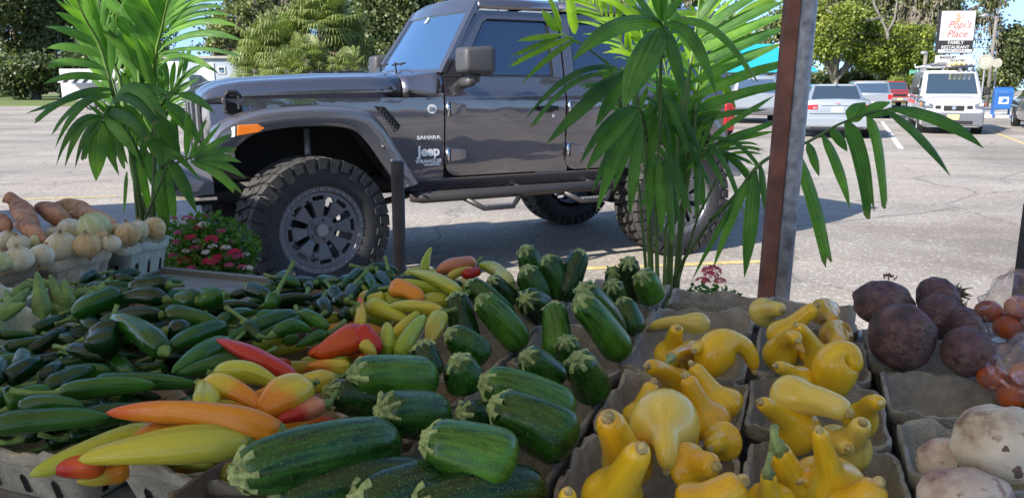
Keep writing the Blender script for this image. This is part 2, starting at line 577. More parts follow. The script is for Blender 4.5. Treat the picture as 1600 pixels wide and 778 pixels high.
M['palebark'] = plain('pale_bark', (0.17, 0.155, 0.14), 0.95, var=0.3, vscale=3)
M['grass'] = plain('grass', (0.11, 0.15, 0.03), 0.95, var=0.35, vscale=1.2)
M['zuc'] = [mat_zucchini('zucchini_skin', (0.005, 0.030, 0.005), (0.026, 0.112, 0.010), 0.35),
            mat_zucchini('zucchini_skin_light', (0.010, 0.050, 0.006), (0.060, 0.185, 0.014), 0.6),
            mat_zucchini('zucchini_skin_dark', (0.004, 0.020, 0.005), (0.014, 0.062, 0.009), 0.25)]
M['zstem'] = plain('zucchini_stem', (0.34, 0.43, 0.16), 0.6, var=0.55, vscale=90, bump=0.6, bscale=220)
M['squash'] = [mat_squash('squash_skin', (0.84, 0.50, 0.012), (0.90, 0.62, 0.03)),
               mat_squash('squash_skin_orange', (0.80, 0.42, 0.01), (0.86, 0.53, 0.02)),
               mat_squash('squash_skin_pale', (0.84, 0.60, 0.06), (0.86, 0.70, 0.18))]
M['sqstem'] = plain('squash_stem_scar', (0.58, 0.46, 0.20), 0.8, var=0.5, vscale=90, bump=0.6, bscale=240)
M['sqgreen'] = plain('squash_green_stem', (0.30, 0.38, 0.14), 0.7, var=0.4, vscale=60, bump=0.4, bscale=150)
GRN = [(0.009, 0.052, 0.006), (0.015, 0.078, 0.007), (0.005, 0.030, 0.006), (0.028, 0.115, 0.010)]
M['green'] = [mat_pepper('green_pepper_skin', g, tuple(x * 1.5 for x in g), 0.3, 0.8, 0.14) for g in GRN]
M['pstem'] = plain('pepper_stem', (0.15, 0.25, 0.06), 0.6, var=0.3, vscale=60)
YG = (0.48, 0.50, 0.045); YL = (0.62, 0.50, 0.05); OR = (0.74, 0.27, 0.02); RD = (0.50, 0.025, 0.015); RO = (0.68, 0.10, 0.012); PK = (0.62, 0.24, 0.12); GR = (0.34, 0.46, 0.03); PL = (0.55, 0.60, 0.22)
PEP = {}
def pep(a, b, lo=0.35, hi=0.65):
    k = (a, b, lo, hi)
    if k not in PEP: PEP[k] = mat_pepper('pepper_skin', a, b, lo, hi)
    return PEP[k]
M['okra'] = plain('okra_skin', (0.15, 0.25, 0.055), 0.6, var=0.3, vscale=40)
def mat_onion(name, base, dark, light):
    m, t, p, o = nt(name)
    tc = N(t, 'ShaderNodeTexCoord')
    mp = N(t, 'ShaderNodeMapping'); mp.inputs['Scale'].default_value = (16, 1.3, 1)
    t.links.new(tc.outputs['UV'], mp.inputs[0])
    st = noise_tex(t, mp.outputs[0], 1.0, 4, 0.6)
    big = noise_tex(t, tc.outputs['Object'], 22, 3)
    c = ramp(t, st, [(0.3, dark), (0.46, base), (0.7, light)])
    c = mixc(t, ramp(t, big, [(0.52, (0, 0, 0)), (0.66, (0.8, 0.8, 0.8))]), c, tuple(x * 0.85 for x in base))
    sx = N(t, 'ShaderNodeSeparateXYZ'); t.links.new(tc.outputs['UV'], sx.inputs[0])
    c = mixc(t, ramp(t, sx.outputs[1], [(0.04, (1, 1, 1)), (0.2, (0, 0, 0))]), c, dark)
    t.links.new(c, p.inputs['Base Color']); p.inputs['Roughness'].default_value = 0.34
    bumpn(t, p, st, 0.3, 0.004)
    return m
M['onion'] = [mat_onion('onion_skin', (0.66, 0.61, 0.42), (0.46, 0.34, 0.15), (0.78, 0.76, 0.62)),
              mat_onion('onion_skin_tan', (0.62, 0.44, 0.20), (0.36, 0.20, 0.07), (0.72, 0.60, 0.38)),
              mat_onion('onion_skin_green', (0.52, 0.55, 0.26), (0.34, 0.40, 0.13), (0.72, 0.72, 0.50))]
M['yam'] = mat_spots('sweet_potato_skin', (0.42, 0.19, 0.10), (0.22, 0.10, 0.06), (0.55, 0.30, 0.17), 12, 60, 0.75, 0.4)
M['yampale'] = mat_spots('sweet_potato_pale', (0.52, 0.32, 0.19), (0.3, 0.16, 0.10), (0.62, 0.42, 0.27), 12, 60, 0.75, 0.4)
M['beet'] = mat_spots('beet_skin', (0.15, 0.075, 0.085), (0.060, 0.040, 0.034), (0.24, 0.15, 0.14), 11, 26, 0.65, 1.0, (0.20, 0.135, 0.10))
M['beetroot'] = plain('beet_roots', (0.17, 0.11, 0.085), 0.9)
M['ruta'] = mat_spots('rutabaga_skin', (0.62, 0.52, 0.38), (0.26, 0.15, 0.10), (0.76, 0.68, 0.54), 9, 30, 0.6, 0.4)
M['rutapink'] = mat_spots('rutabaga_skin_purple', (0.60, 0.48, 0.38), (0.26, 0.13, 0.11), (0.72, 0.62, 0.50), 7, 32, 0.6, 0.4)
M['tomato'] = plain('orange_tomato', (0.55, 0.11, 0.02), 0.3)
M['bag'] = mat_plastic_bag('thin_plastic')
M['pulp'] = [mat_pulp('grey_pulp', (0.47, 0.43, 0.36)), mat_pulp('tan_pulp', (0.60, 0.53, 0.40)), mat_pulp('mint_pulp', (0.50, 0.60, 0.53)), mat_pulp('brown_pulp', (0.40, 0.31, 0.22)), mat_pulp('pale_grey_pulp', (0.48, 0.45, 0.38))]
M['board'] = mat_wood('weathered_board', (0.15, 0.145, 0.14), (0.33, 0.32, 0.30))
M['rust'] = plain('red_primer', (0.235, 0.095, 0.065), 0.75, var=0.35, vscale=14)
M['galv'] = plain('galvanised', (0.34, 0.35, 0.38), 0.5, metal=0.25, var=0.45, vscale=30, bump=0.3, bscale=60)
M['pipe'] = plain('dark_pipe', (0.05, 0.045, 0.045), 0.6, metal=0.2, var=0.3, vscale=15)
M['redflower'] = plain('red_petals', (0.60, 0.015, 0.10), 0.6)
M['pinkflower'] = plain('pink_petals', (0.55, 0.10, 0.25), 0.6)
M['whiteflower'] = plain('white_petals', (0.75, 0.72, 0.72), 0.6)
M['bushleaf'] = mat_leafy('bush_leaves', (0.05, 0.14, 0.02), (0.13, 0.28, 0.04), 0.35)
M['pot'] = plain('plant_pot', (0.03, 0.03, 0.03), 0.6)
M['yellowline'] = plain('faded_yellow_line', (0.52, 0.40, 0.17), 0.85, var=0.35, vscale=14)
M['whiteline'] = plain('faded_white_line', (0.62, 0.60, 0.56), 0.85, var=0.25, vscale=10)
M['tent'] = mat_leafy('tent_cloth', (0.68, 0.67, 0.64), (0.74, 0.72, 0.68), 0.56, 0.9, 6, (1.12, 1.02, 0.86))
M['teal'] = plain('teal_roof', (0.02, 0.34, 0.42), 0.5)
M['blue'] = plain('postal_blue', (0.015, 0.09, 0.30), 0.45)
M['red'] = mat_paint('red_car_paint', (0.36, 0.03, 0.03), 0.3)
M['silvercar'] = mat_paint('silver_car_paint', (0.30, 0.33, 0.37), 0.4, 0.35)
M['greycar'] = mat_paint('grey_car_paint', (0.20, 0.21, 0.23), 0.6)
M['vanwhite'] = mat_paint('van_white', (0.42, 0.42, 0.44), 0.0, 0.5)
M['plate'] = plain('plate', (0.55, 0.50, 0.22), 0.5)
M['plategreen'] = plain('plate_green_white', (0.45, 0.52, 0.42), 0.5)
M['wood'] = plain('pole_wood', (0.16, 0.145, 0.13), 0.9, var=0.3, vscale=3)
M['signred'] = plain('sign_red', (0.50, 0.07, 0.05), 0.6)
M['signblack'] = plain('sign_black', (0.02, 0.02, 0.02), 0.6)
M['wall'] = plain('trailer_wall', (0.30, 0.34, 0.41), 0.7)
M['concrete'] = plain('concrete', (0.5, 0.47, 0.42), 0.9, var=0.15, vscale=2)
# ================================================================ GROUND
def sheet(name, pts, z, mat, kind='structure', label=None):
    o = mk(name, [(p[0], p[1], z) for p in pts], [tuple(range(len(pts)))], mat)
    return tag(o, label, kind=kind)

sheet('parking_lot', [(-160, -60), (160, -60), (160, 240), (-160, 240)], 0, M['asphalt'])
def painted(name, a, b, w, mat, z=0.004):
    a = at_z(*a, 0); b = at_z(*b, 0)
    d = (b - a).normalized(); n = Vector((-d.y, d.x, 0)) * w / 2
    nseg = 14; V = []; F = []
    for i in range(nseg + 1):
        q = a + (b - a) * i / nseg
        V += [(q + n * (1 + 0.12 * R.uniform(-1, 1))) , (q - n * (1 + 0.12 * R.uniform(-1, 1)))]
    for i in range(nseg): F.append((2 * i, 2 * i + 1, 2 * i + 3, 2 * i + 2))
    for v in V: v.z = z
    o = mk(name, V, F, mat); tag(o, kind='structure')
painted('yellow_line', (-120, 316), (182, 307), 0.10, M['yellowline'])
painted('yellow_line', (820, 423), (1215, 408), 0.10, M['yellowline'])
painted('yellow_line', (1543, 203), (1640, 240), 0.12, M['yellowline'])
painted('white_line', (1378, 190), (1408, 233), 0.12, M['whiteline'])
painted('yellow_line', (-60, 172), (40, 171), 0.12, M['yellowline'])
# lawn beyond the lot, left, with a low kerb
def slab(name, pts, z0, z1, mat, kind='structure'):
    n = len(pts)
    V = [(x, y, z0) for x, y in pts] + [(x, y, z1) for x, y in pts]
    F = [tuple(range(n, 2 * n)), tuple(range(n - 1, -1, -1))] + [(i, (i + 1) % n, n + (i + 1) % n, n + i) for i in range(n)]
    o = mk(name, V, F, mat, fix=True); return tag(o, kind=kind)
slab('lawn', [(-150, 66), (4, 52), (6, 120), (-150, 140)], -0.05, 0.06, M['grass'])
slab('lawn', [(8, 62), (22, 56), (60, 75), (60, 150), (8, 150)], -0.05, 0.06, M['grass'])
slab('pavement', [(20.5, 35.8), (34, 33.2), (36, 36.6), (21.4, 39.2)], -0.05, 0.12, M['concrete'])
slab('street', [(24, 41), (110, 30), (120, 52), (28, 66)], -0.04, 0.008, plain('street_asphalt', (0.33, 0.31, 0.29), 0.9, var=0.1, vscale=0.5))

# ================================================================ OFF-ROADER
JT = radians(28.0)
jeep = empty('offroad_car', (-1.75, 6.07, 0), JT, 'lifted dark grey four-door off-roader with big mud tyres parked broadside behind the palms', 'car')

jeep.scale = (1.022, 1, 1)
YL_TAB = [(0.66, 0.735), (0.75, 0.752), (0.85, 0.768), (1.0, 0.782), (1.15, 0.790), (1.30, 0.790), (1.345, 0.786), (1.365, 0.772), (1.40, 0.764), (1.47, 0.752), (1.55, 0.735), (1.75, 0.690), (1.97, 0.635), (2.05, 0.60)]
def yl(z): return interp(YL_TAB, z)

def side_panel(name, xl, xr, zs, mat, sg, off=0.0, th=0.02, nx=10, parent=jeep, smooth=True):
    """curved body panel between edge curves xl(z), xr(z)"""
    n = nx + 1; m = len(zs)
    V = []
    for z in zs:
        a = xl(z); b = xr(z)
        for i in range(n): V.append((a + (b - a) * i / nx, sg * (yl(z) + off), z))
    F = [(j * n + i, j * n + i + 1, (j + 1) * n + i + 1, (j + 1) * n + i) for j in range(m - 1) for i in range(nx)]
    k = len(V)
    border = [i for i in range(n)] + [j * n + n - 1 for j in range(1, m)] + [(m - 1) * n + i for i in range(n - 2, -1, -1)] + [j * n for j in range(m - 2, 0, -1)]
    V2 = [Vector(v) for v in V]
    for i in border: V2.append(Vector((V[i][0], V[i][1] - sg * th, V[i][2])))
    for i in range(len(border)):
        j = (i + 1) % len(border)
        F.append((border[i], border[j], k + j, k + i))
    o = mk(name, V2, F, mat, parent, smooth, fix=True)
    if smooth:
        e = o.modifiers.new('split', 'EDGE_SPLIT'); e.split_angle = radians(35)
    return o

def frame_ring(name, outer, inner, mat, sg, off, th, parent=jeep):
    """ring between two outlines of (x, z)"""
    n = len(outer)
    V = [(x, sg * (yl(z) + off), z) for x, z in outer] + [(x, sg * (yl(z) + off), z) for x, z in inner]
    V += [(x, sg * (yl(z) + off - th), z) for x, z in outer] + [(x, sg * (yl(z) + off - th), z) for x, z in inner]
    F = []
    for i in range(n):
        j = (i + 1) % n
        F += [(i, j, n + j, n + i), (n + i, n + j, 3 * n + j, 3 * n + i), (j, i, 2 * n + i, 2 * n + j)]
    return mk(name, V, F, mat, parent, fix=True)

def lrange(a, b, n): return [a + (b - a) * i / (n - 1) for i in range(n)]

# --- dark inner shell, so panel gaps and arches read as dark
def shell_sec(x, z0, z1, inset=0.03):
    zs = lrange(z0, z1, 8)
    return [(x, -(yl(z) - inset), z) for z in zs] + [(x, yl(z) - inset, z) for z in reversed(zs)]
v, f = loft([shell_sec(0.66, 0.72, 1.30), shell_sec(0.99, 0.72, 1.30)])
b1 = MB().add(v, f)
v, f = loft([shell_sec(0.99, 0.72, 1.46), shell_sec(2.60, 0.72, 1.46)]); b1.add(v, f)
v, f = loft([shell_sec(2.60, 1.12, 1.46), shell_sec(3.64, 1.12, 1.46)]); b1.add(v, f)
b1.box(2.60, 3.64, -0.46, 0.46, 0.72, 1.14)
b1.box(-0.52, 0.68, -0.45, 0.45, 0.78, 1.30)
b1.box(0.60, 0.70, -0.74, 0.74, 0.74, 1.30)
b1.box(-0.50, 0.66, -0.52, 0.52, 1.16, 1.29)
b1.build('inner_shell', M['gap'], jeep)
# --- chassis
ch = MB()
for s in (-1, 1):
    ch.box(-0.70, 3.5, s * 0.42 - 0.05, s * 0.42 + 0.05, 0.62, 0.76)
    ch.tube([(-0.05, s * 0.50, 0.50), (0.55, s * 0.52, 0.55), (0.95, s * 0.44, 0.62)], 0.025, 8)
    ch.tube([(3.0, s * 0.50, 0.46), (2.5, s * 0.50, 0.52), (2.1, s * 0.44, 0.62)], 0.025, 8)
for xx in (0.0, 3.008):
    ch.tube([(xx, -0.72, 0.47), (xx, 0.72, 0.47)], 0.05, 10)
ch.add(*sweep([(0, -0.05, 0.47), (0, 0.05, 0.47), (0, 0.15, 0.47), (0, 0.3, 0.47), (0, 0.38, 0.47)], [0.06, 0.12, 0.15, 0.11, 0.05], 12)[:2])
ch.add(*sweep([(3.0, -0.2, 0.47), (3.0, -0.1, 0.47), (3.0, 0.0, 0.47), (3.0, 0.15, 0.47), (3.0, 0.2, 0.47)], [0.05, 0.12, 0.15, 0.12, 0.05], 12)[:2])
ch.box(0.9, 2.2, -0.35, 0.35, 0.60, 0.74)
ch.tube([(-0.28, -0.55, 0.44), (-0.28, 0.45, 0.50)], 0.02, 8)
ch.tube([(-0.12, -0.60, 0.42), (-0.12, 0.60, 0.42)], 0.016, 8)
ch.tube([(1.0, 0.12, 0.56), (2.9, 0.12, 0.5)], 0.035, 8)
ch.tube([(2.6, 0.3, 0.60), (2.9, 0.55, 0.60), (3.2, 0.55, 0.62)], 0.07, 8)
ch.build('chassis', M['black'], jeep, True)
for sg in (-1, 1):
    for xx in (0.06, 3.12):
        sh = MB(); sh.tube([(xx + 0.02, sg * 0.56, 0.50), (xx, sg * 0.54, 0.86)], 0.03, 10)
        so = sh.build('shock_absorber', M['black'], jeep, True)
        sb = MB(); sb.tube([(xx, sg * 0.54, 0.80), (xx, sg * 0.54, 1.12)], 0.022, 10); sb.build('piston', M['silver'], so, True)

# --- bonnet
def hood_sec(x):
    w = interp([(-0.62, 0.58), (-0.3, 0.625), (0.98, 0.715)], x)
    ze = interp([(-0.62, 1.30), (-0.3, 1.305), (0.72, 1.33), (0.98, 1.335)], x)
    zt = interp([(-0.62, 1.315), (-0.60, 1.365), (-0.52, 1.425), (-0.35, 1.455), (0.1, 1.485), (0.98, 1.505)], x)
    h = zt - ze
    P = [(-1.0, 0.0), (-1.0, 0.35), (-0.985, 0.60), (-0.94, 0.80), (-0.86, 0.91), (-0.76, 0.95), (-0.50, 0.965), (-0.42, 1.06), (-0.2, 1.09), (0, 1.10)]
    P = P + [(-a, c) for a, c in reversed(P[:-1])]
    return [(x, a * w, ze + c * h) for a, c in P]
v, f = loft([hood_sec(x) for x in (-0.62, -0.61, -0.585, -0.55, -0.48, -0.35, -0.1, 0.2, 0.5, 0.70)], closed=False)
hood = mk('bonnet', v, f, M['paint'], jeep, True, fix=True)
sol = hood.modifiers.new('sol', 'SOLIDIFY'); sol.thickness = 0.012; sol.offset = -1
CE = [(-.787, 1.335), (-.776, 1.365), (-.766, 1.40), (-.756, 1.45), (-.744, 1.49), (-.715, 1.51), (-.60, 1.516), (-.4, 1.52), (-.2, 1.522), (0, 1.522)]
CE = CE + [(-y, z) for y, z in reversed(CE[:-1])]
c0_ = hood_sec(0.71)
def cmix(t, x): return [(x, p[1] * (1 - t) + q[0] * t, p[2] * (1 - t) + q[1] * t) for p, q in zip(c0_, CE)]
v, f = loft([cmix(0, .71), cmix(.12, .76), cmix(.45, .84), cmix(.82, .92), cmix(1, .985)], closed=False)
cw = mk('cowl', v, f, M['paint'], jeep, True, fix=True)
sol = cw.modifiers.new('sol', 'SOLIDIFY'); sol.thickness = 0.012; sol.offset = -1
# cowl cheek fills between bonnet line and door line
for sg in (-1, 1):
    for xx in (0.75, 0.94):
        MB().cyl((xx, sg * (0.712 if xx < .8 else 0.768), 1.37), (0, 1, 0), 0.014, 0.03, 12).build('bolt', M['black'], jeep)
    side_panel('fender_side', lambda z: interp([(0.78, 0.60), (1.0, 0.56), (1.18, 0.28), (1.25, -0.2), (1.30, -0.50)], z), lambda z: 0.985, lrange(0.74, 1.332, 12), M['paint'], sg, -0.012)
    # front inner wing under the bonnet edge
    MB().add(*loft([[(-0.57, sg * 0.50, 1.10), (-0.57, sg * 0.70, 1.10), (-0.57, sg * 0.63, 1.20), (-0.57, sg * 0.60, 1.294), (-0.57, sg * 0.50, 1.294)],
                    [(-0.3, sg * 0.50, 1.16), (-0.3, sg * 0.74, 1.20), (-0.3, sg * 0.67, 1.23), (-0.3, sg * 0.645, 1.300), (-0.3, sg * 0.50, 1.300)],
                    [(0.30, sg * 0.55, 1.18), (0.30, sg * 0.775, 1.20), (0.30, sg * 0.772, 1.26), (0.30, sg * 0.772, 1.318), (0.30, sg * 0.55, 1.318)],
                    [(0.60, sg * 0.55, 1.18), (0.60, sg * 0.775, 1.20), (0.60, sg * 0.772, 1.26), (0.60, sg * 0.772, 1.325), (0.60, sg * 0.55, 1.325)]])).build('wing', M['paint'], jeep)
    # bonnet latch
    lt = MB()
    lt.box(-0.47, -0.39, sg * 0.635 - 0.02, sg * 0.635 + 0.025, 1.24, 1.30)
    lt.tube([(-0.475, sg * 0.665, 1.26), (-0.475, sg * 0.668, 1.35), (-0.455, sg * 0.668, 1.372), (-0.41, sg * 0.668, 1.372), (-0.39, sg * 0.668, 1.35), (-0.39, sg * 0.665, 1.26)], 0.017, 8)
    lt.box(-0.475, -0.385, sg * 0.65 - 0.02, sg * 0.65 + 0.02, 1.33, 1.35)
    lt.build('bonnet_latch', M['black'], jeep, bevel=0.004)
    # vent
    vent = MB()
    P = [(0.47, 1.275), (0.545, 1.27), (0.655, 1.14), (0.635, 1.10)]
    vent.add([(x, sg * (yl(z) - 0.005), z) for x, z in P] + [(x, sg * (yl(z) - 0.03), z) for x, z in P], [(0, 1, 2, 3), (4, 7, 6, 5), (0, 4, 5, 1), (1, 5, 6, 2), (2, 6, 7, 3), (3, 7, 4, 0)])
    vo = vent.build('fender_vent', M['black'], jeep)
    mesh = MB()
    for i in range(7):
        for j in range(3):
            x = 0.515 + 0.018 * i - 0.004 * j; z = 1.258 - 0.021 * i - 0.016 * j
            mesh.box(x - 0.006, x + 0.006, sg * yl(z) - 0.006, sg * yl(z) + 0.003, z - 0.005, z + 0.005)
    tag(mesh.build('vent_grid', M['dkplastic'], vo), kind='stuff')

# bonnet catches / washer cowls
for xx, yy in ((0.42, 0.30), (0.52, -0.05)):
    q = MB(); q.box(xx - 0.11, xx + 0.11, yy - 0.05, yy + 0.05, 1.495, 1.525); q.build('bonnet_vent', M['black'], jeep, bevel=0.012)

# --- grille
gr = MB()
def gface(y): return -0.63 + 0.42 * abs(y) ** 2
nby = 15
ys = [-0.40 + 0.8 * i / 14 for i in range(15)]
v, f = loft([[(gface(y) + 0.05, y, 0.96), (gface(y) + 0.05, y, 1.31)] for y in lrange(-0.6, 0.6, 13)], closed=False)
gr.add(v, f)
go = gr.build('grille_backing', M['gap'], jeep)
fr = MB()
def gbox(y0, y1, z0, z1, d0=-0.012, d1=0.04):
    m_ = (y0 + y1) / 2
    V = []
    for y in (y0, y1):
        for dx in (d0, d1):
            for z in (z0, z1): V.append((gface(y) + dx, y, z))
    fr.add(V, [(0, 1, 3, 2), (4, 6, 7, 5), (0, 4, 5, 1), (2, 3, 7, 6), (0, 2, 6, 4), (1, 5, 7, 3)])
for a, b in zip(lrange(-0.62, 0.62, 11), lrange(-0.62, 0.62, 11)[1:]):
    gbox(a, b, 1.30, 1.335); gbox(a, b, 0.93, 0.985)
for s in (-1, 1):
    gbox(*sorted((s * 0.385, s * 0.42)), 0.985, 1.30)
    for a, b in ((0.42, 0.48), (0.48, 0.56), (0.56, 0.625)): gbox(*sorted((s * a, s * b)), 0.985, 1.30, 0.006)
fro = fr.build('grille_frame', M['paint'], jeep, bevel=0.006)
sw = 0.77 / 7
for i in range(8):
    y = -0.385 + sw * i
    q = MB(); V = []
    for yy in (y - 0.014, y + 0.014):
        for dx in (-0.014, 0.012):
            for z in (0.98, 1.305): V.append((gface(yy) + dx, yy, z))
    q.add(V, [(0, 1, 3, 2), (4, 6, 7, 5), (0, 4, 5, 1), (2, 3, 7, 6), (0, 2, 6, 4), (1, 5, 7, 3)])
    q.build('grille_bar', M['grillebar'], jeep, bevel=0.004)
for s in (-1, 1):
    c = Vector((gface(0.50) + 0.01, s * 0.50, 1.215)); ax = Vector((-1, s * 0.42, 0)).normalized()
    hl = empty('headlight', c); hl.parent = jeep
    q = MB(); vv, ff, _ = sweep([ax * -0.03, ax * 0.03, ax * 0.042, ax * 0.03, ax * 0.0], [0.112, 0.112, 0.103, 0.094, 0.090], 28, cap=False); q.add(vv, ff); q.build('ring', M['silver'], hl, True)
    q = MB(); vv, ff, _ = sweep([ax * -0.01, ax * 0.02, ax * 0.034, ax * 0.04], [0.094, 0.085, 0.05, 0.01], 28); q.add(vv, ff); q.build('lens', M['lens'], hl, True)

# --- flares
FO = [(-0.60, 1.02), (-0.56, 1.145), (-0.36, 1.235), (-0.12, 1.265), (0.15, 1.27), (0.36, 1.245), (0.47, 1.17), (0.60, 0.96), (0.74, 0.735)]
FI = [(-0.56, 1.015), (-0.47, 1.03), (-0.345, 1.115), (-0.12, 1.150), (0.12, 1.150), (0.28, 1.12), (0.37, 1.04), (0.49, 0.87), (0.61, 0.70)]
RO_ = [(2.47, 0.78), (2.52, 0.95), (2.62, 1.14), (2.76, 1.24), (3.0, 1.27), (3.2, 1.26), (3.36, 1.20), (3.52, 1.02), (3.60, 0.80)]
RI_ = [(2.54, 0.74), (2.60, 0.92), (2.69, 1.06), (2.80, 1.13), (3.0, 1.155), (3.18, 1.145), (3.28, 1.09), (3.42, 0.95), (3.49, 0.78)]
def flare(FO, FI, sg, name='wheel_flare'):
    secs = []
    def cat(P, t):
        i = min(int(t), len(P) - 2); u = t - i
        p0 = P[max(i - 1, 0)]; p1 = P[i]; p2 = P[i + 1]; p3 = P[min(i + 2, len(P) - 1)]
        return tuple(0.5 * ((2 * p1[k]) + (-p0[k] + p2[k]) * u + (2 * p0[k] - 5 * p1[k] + 4 * p2[k] - p3[k]) * u * u + (-p0[k] + 3 * p1[k] - 3 * p2[k] + p3[k]) * u ** 3) for k in (0, 1))
    steps = (len(FO) - 1) * 4
    for k in range(steps + 1):
        t = k / 4
        o_ = cat(FO, t); i_ = cat(FI, t)
        e = 0.935 - 0.03 * abs(k / steps - 0.5) * 2
        mx = ((o_[0] * 2 + i_[0]) / 3, (o_[1] * 2 + i_[1]) / 3)
        secs.append([(o_[0], sg * 0.70, o_[1] + 0.02), (o_[0], sg * (e - 0.03), o_[1] + 0.004), (o_[0] * 0.9 + i_[0] * 0.1, sg * (e - 0.006), o_[1] * 0.9 + i_[1] * 0.1),
                     (mx[0], sg * e, mx[1]), (i_[0] * 0.55 + o_[0] * 0.45, sg * (e + 0.0), i_[1] * 0.55 + o_[1] * 0.45), (i_[0] * 0.93 + o_[0] * 0.07, sg * (e - 0.012), i_[1] * 0.93 + o_[1] * 0.07),
                     (i_[0], sg * (e - 0.02), i_[1]), (i_[0], sg * (e - 0.05), i_[1] + 0.01), (i_[0], sg * 0.62, i_[1] + 0.01)])
    v, f = loft(secs)
    o = mk(name, v, f, M['flare'], jeep, True, fix=True)
    e = o.modifiers.new('s', 'EDGE_SPLIT'); e.split_angle = radians(42)
    return o
for sg in (-1, 1):
    flare(FO, FI, sg); flare(RO_, RI_, sg)
    # front end of the flare: running light and amber marker
    def patch(P, off, mat, name, th=0.02, par=jeep):
        q = MB(); n = len(P)
        q.add([(x, sg * (y + off), z) for x, y, z in P] + [(x, sg * (y - th), z) for x, y, z in P], [tuple(range(n)), tuple(range(2 * n - 1, n - 1, -1))] + [(i, (i + 1) % n, n + (i + 1) % n, n + i) for i in range(n)])
        return q.build(name, mat, par, bevel=0.004)
    patch([(-0.46, 0.925, 1.105), (-0.33, 0.935, 1.125), (-0.29, 0.937, 1.150), (-0.33, 0.937, 1.175), (-0.45, 0.927, 1.172)], 0.004, M['amber'], 'side_marker')
    patch([(-0.575, 0.86, 1.075), (-0.47, 0.922, 1.10), (-0.465, 0.922, 1.165), (-0.55, 0.87, 1.14)], 0.004, M['lens'], 'running_light')
    bolts = MB()
    for (x, z) in [(0.52, 1.04), (0.58, 0.94), (0.64, 0.84), (0.69, 0.76)]: bolts.cyl((x - 0.05, sg * 0.925, z - 0.03), (0, 1, 0), 0.008, 0.02, 8)
    tag(bolts.build('flare_bolts', M['chrome'], jeep), kind='stuff')

# --- front bumper
bp = MB()
secs = []
for y in (-0.80, -0.76, -0.68, -0.5, -0.2, 0.2, 0.5, 0.68, 0.76, 0.80):
    a = abs(y)
    xf = -0.90 + (0.0 if a < 0.4 else (a - 0.4) ** 2 * 1.3)
    zt = 0.93 - 0.10 * max(0, a - 0.35) / 0.45; zb = 0.70
    if a > 0.7: zb += (a - 0.7) * 0.3; zt -= (a - 0.7) * 0.2
    secs.append([(xf + 0.02, y, zb), (xf, y, zb + 0.03), (xf + 0.01, y, zt - 0.03), (xf + 0.04, y, zt), (-0.60, y, zt), (-0.60, y, zb)])
v, f = loft(secs); bp.add(v, f)
bpo = bp.build('front_bumper', M['bumper'], jeep, True)
bpo.modifiers.new('s', 'EDGE_SPLIT').split_angle = radians(35)
tr = MB(); tr.add(*loft([[(p[0] - 0.006 + (0.02 if i in (4, 5) else 0), p[1] * 1.004, 0.695 + 0.02 * (i in (2, 3, 4))) for i, p in enumerate(s_)] for s_ in secs])); tr.build('bumper_strip', M['chrome'], jeep)
for s in (-1, 1):
    q = MB(); q.cyl((-0.865, s * 0.55, 0.80), (-1, s * 0.25, 0), 0.058, 0.03, 20); fo = q.build('fog_light', M['lens'], jeep, True)
    q = MB()
    ax = Vector((-1, s * 0.25, 0)).normalized()
    vv, ff, _ = sweep([Vector((-0.865, s * 0.55, 0.80)) + ax * d for d in (-0.02, 0.025, 0.03, 0.02)], [0.075, 0.075, 0.066, 0.06], 20, cap=False); q.add(vv, ff); q.build('bezel', M['silver'], fo, True)
    q = MB(); q.box(-0.84, -0.80, min(s * 0.64, s * 0.72), max(s * 0.64, s * 0.72), 0.76, 0.84); q.build('bumper_grid', M['dkplastic'], jeep)

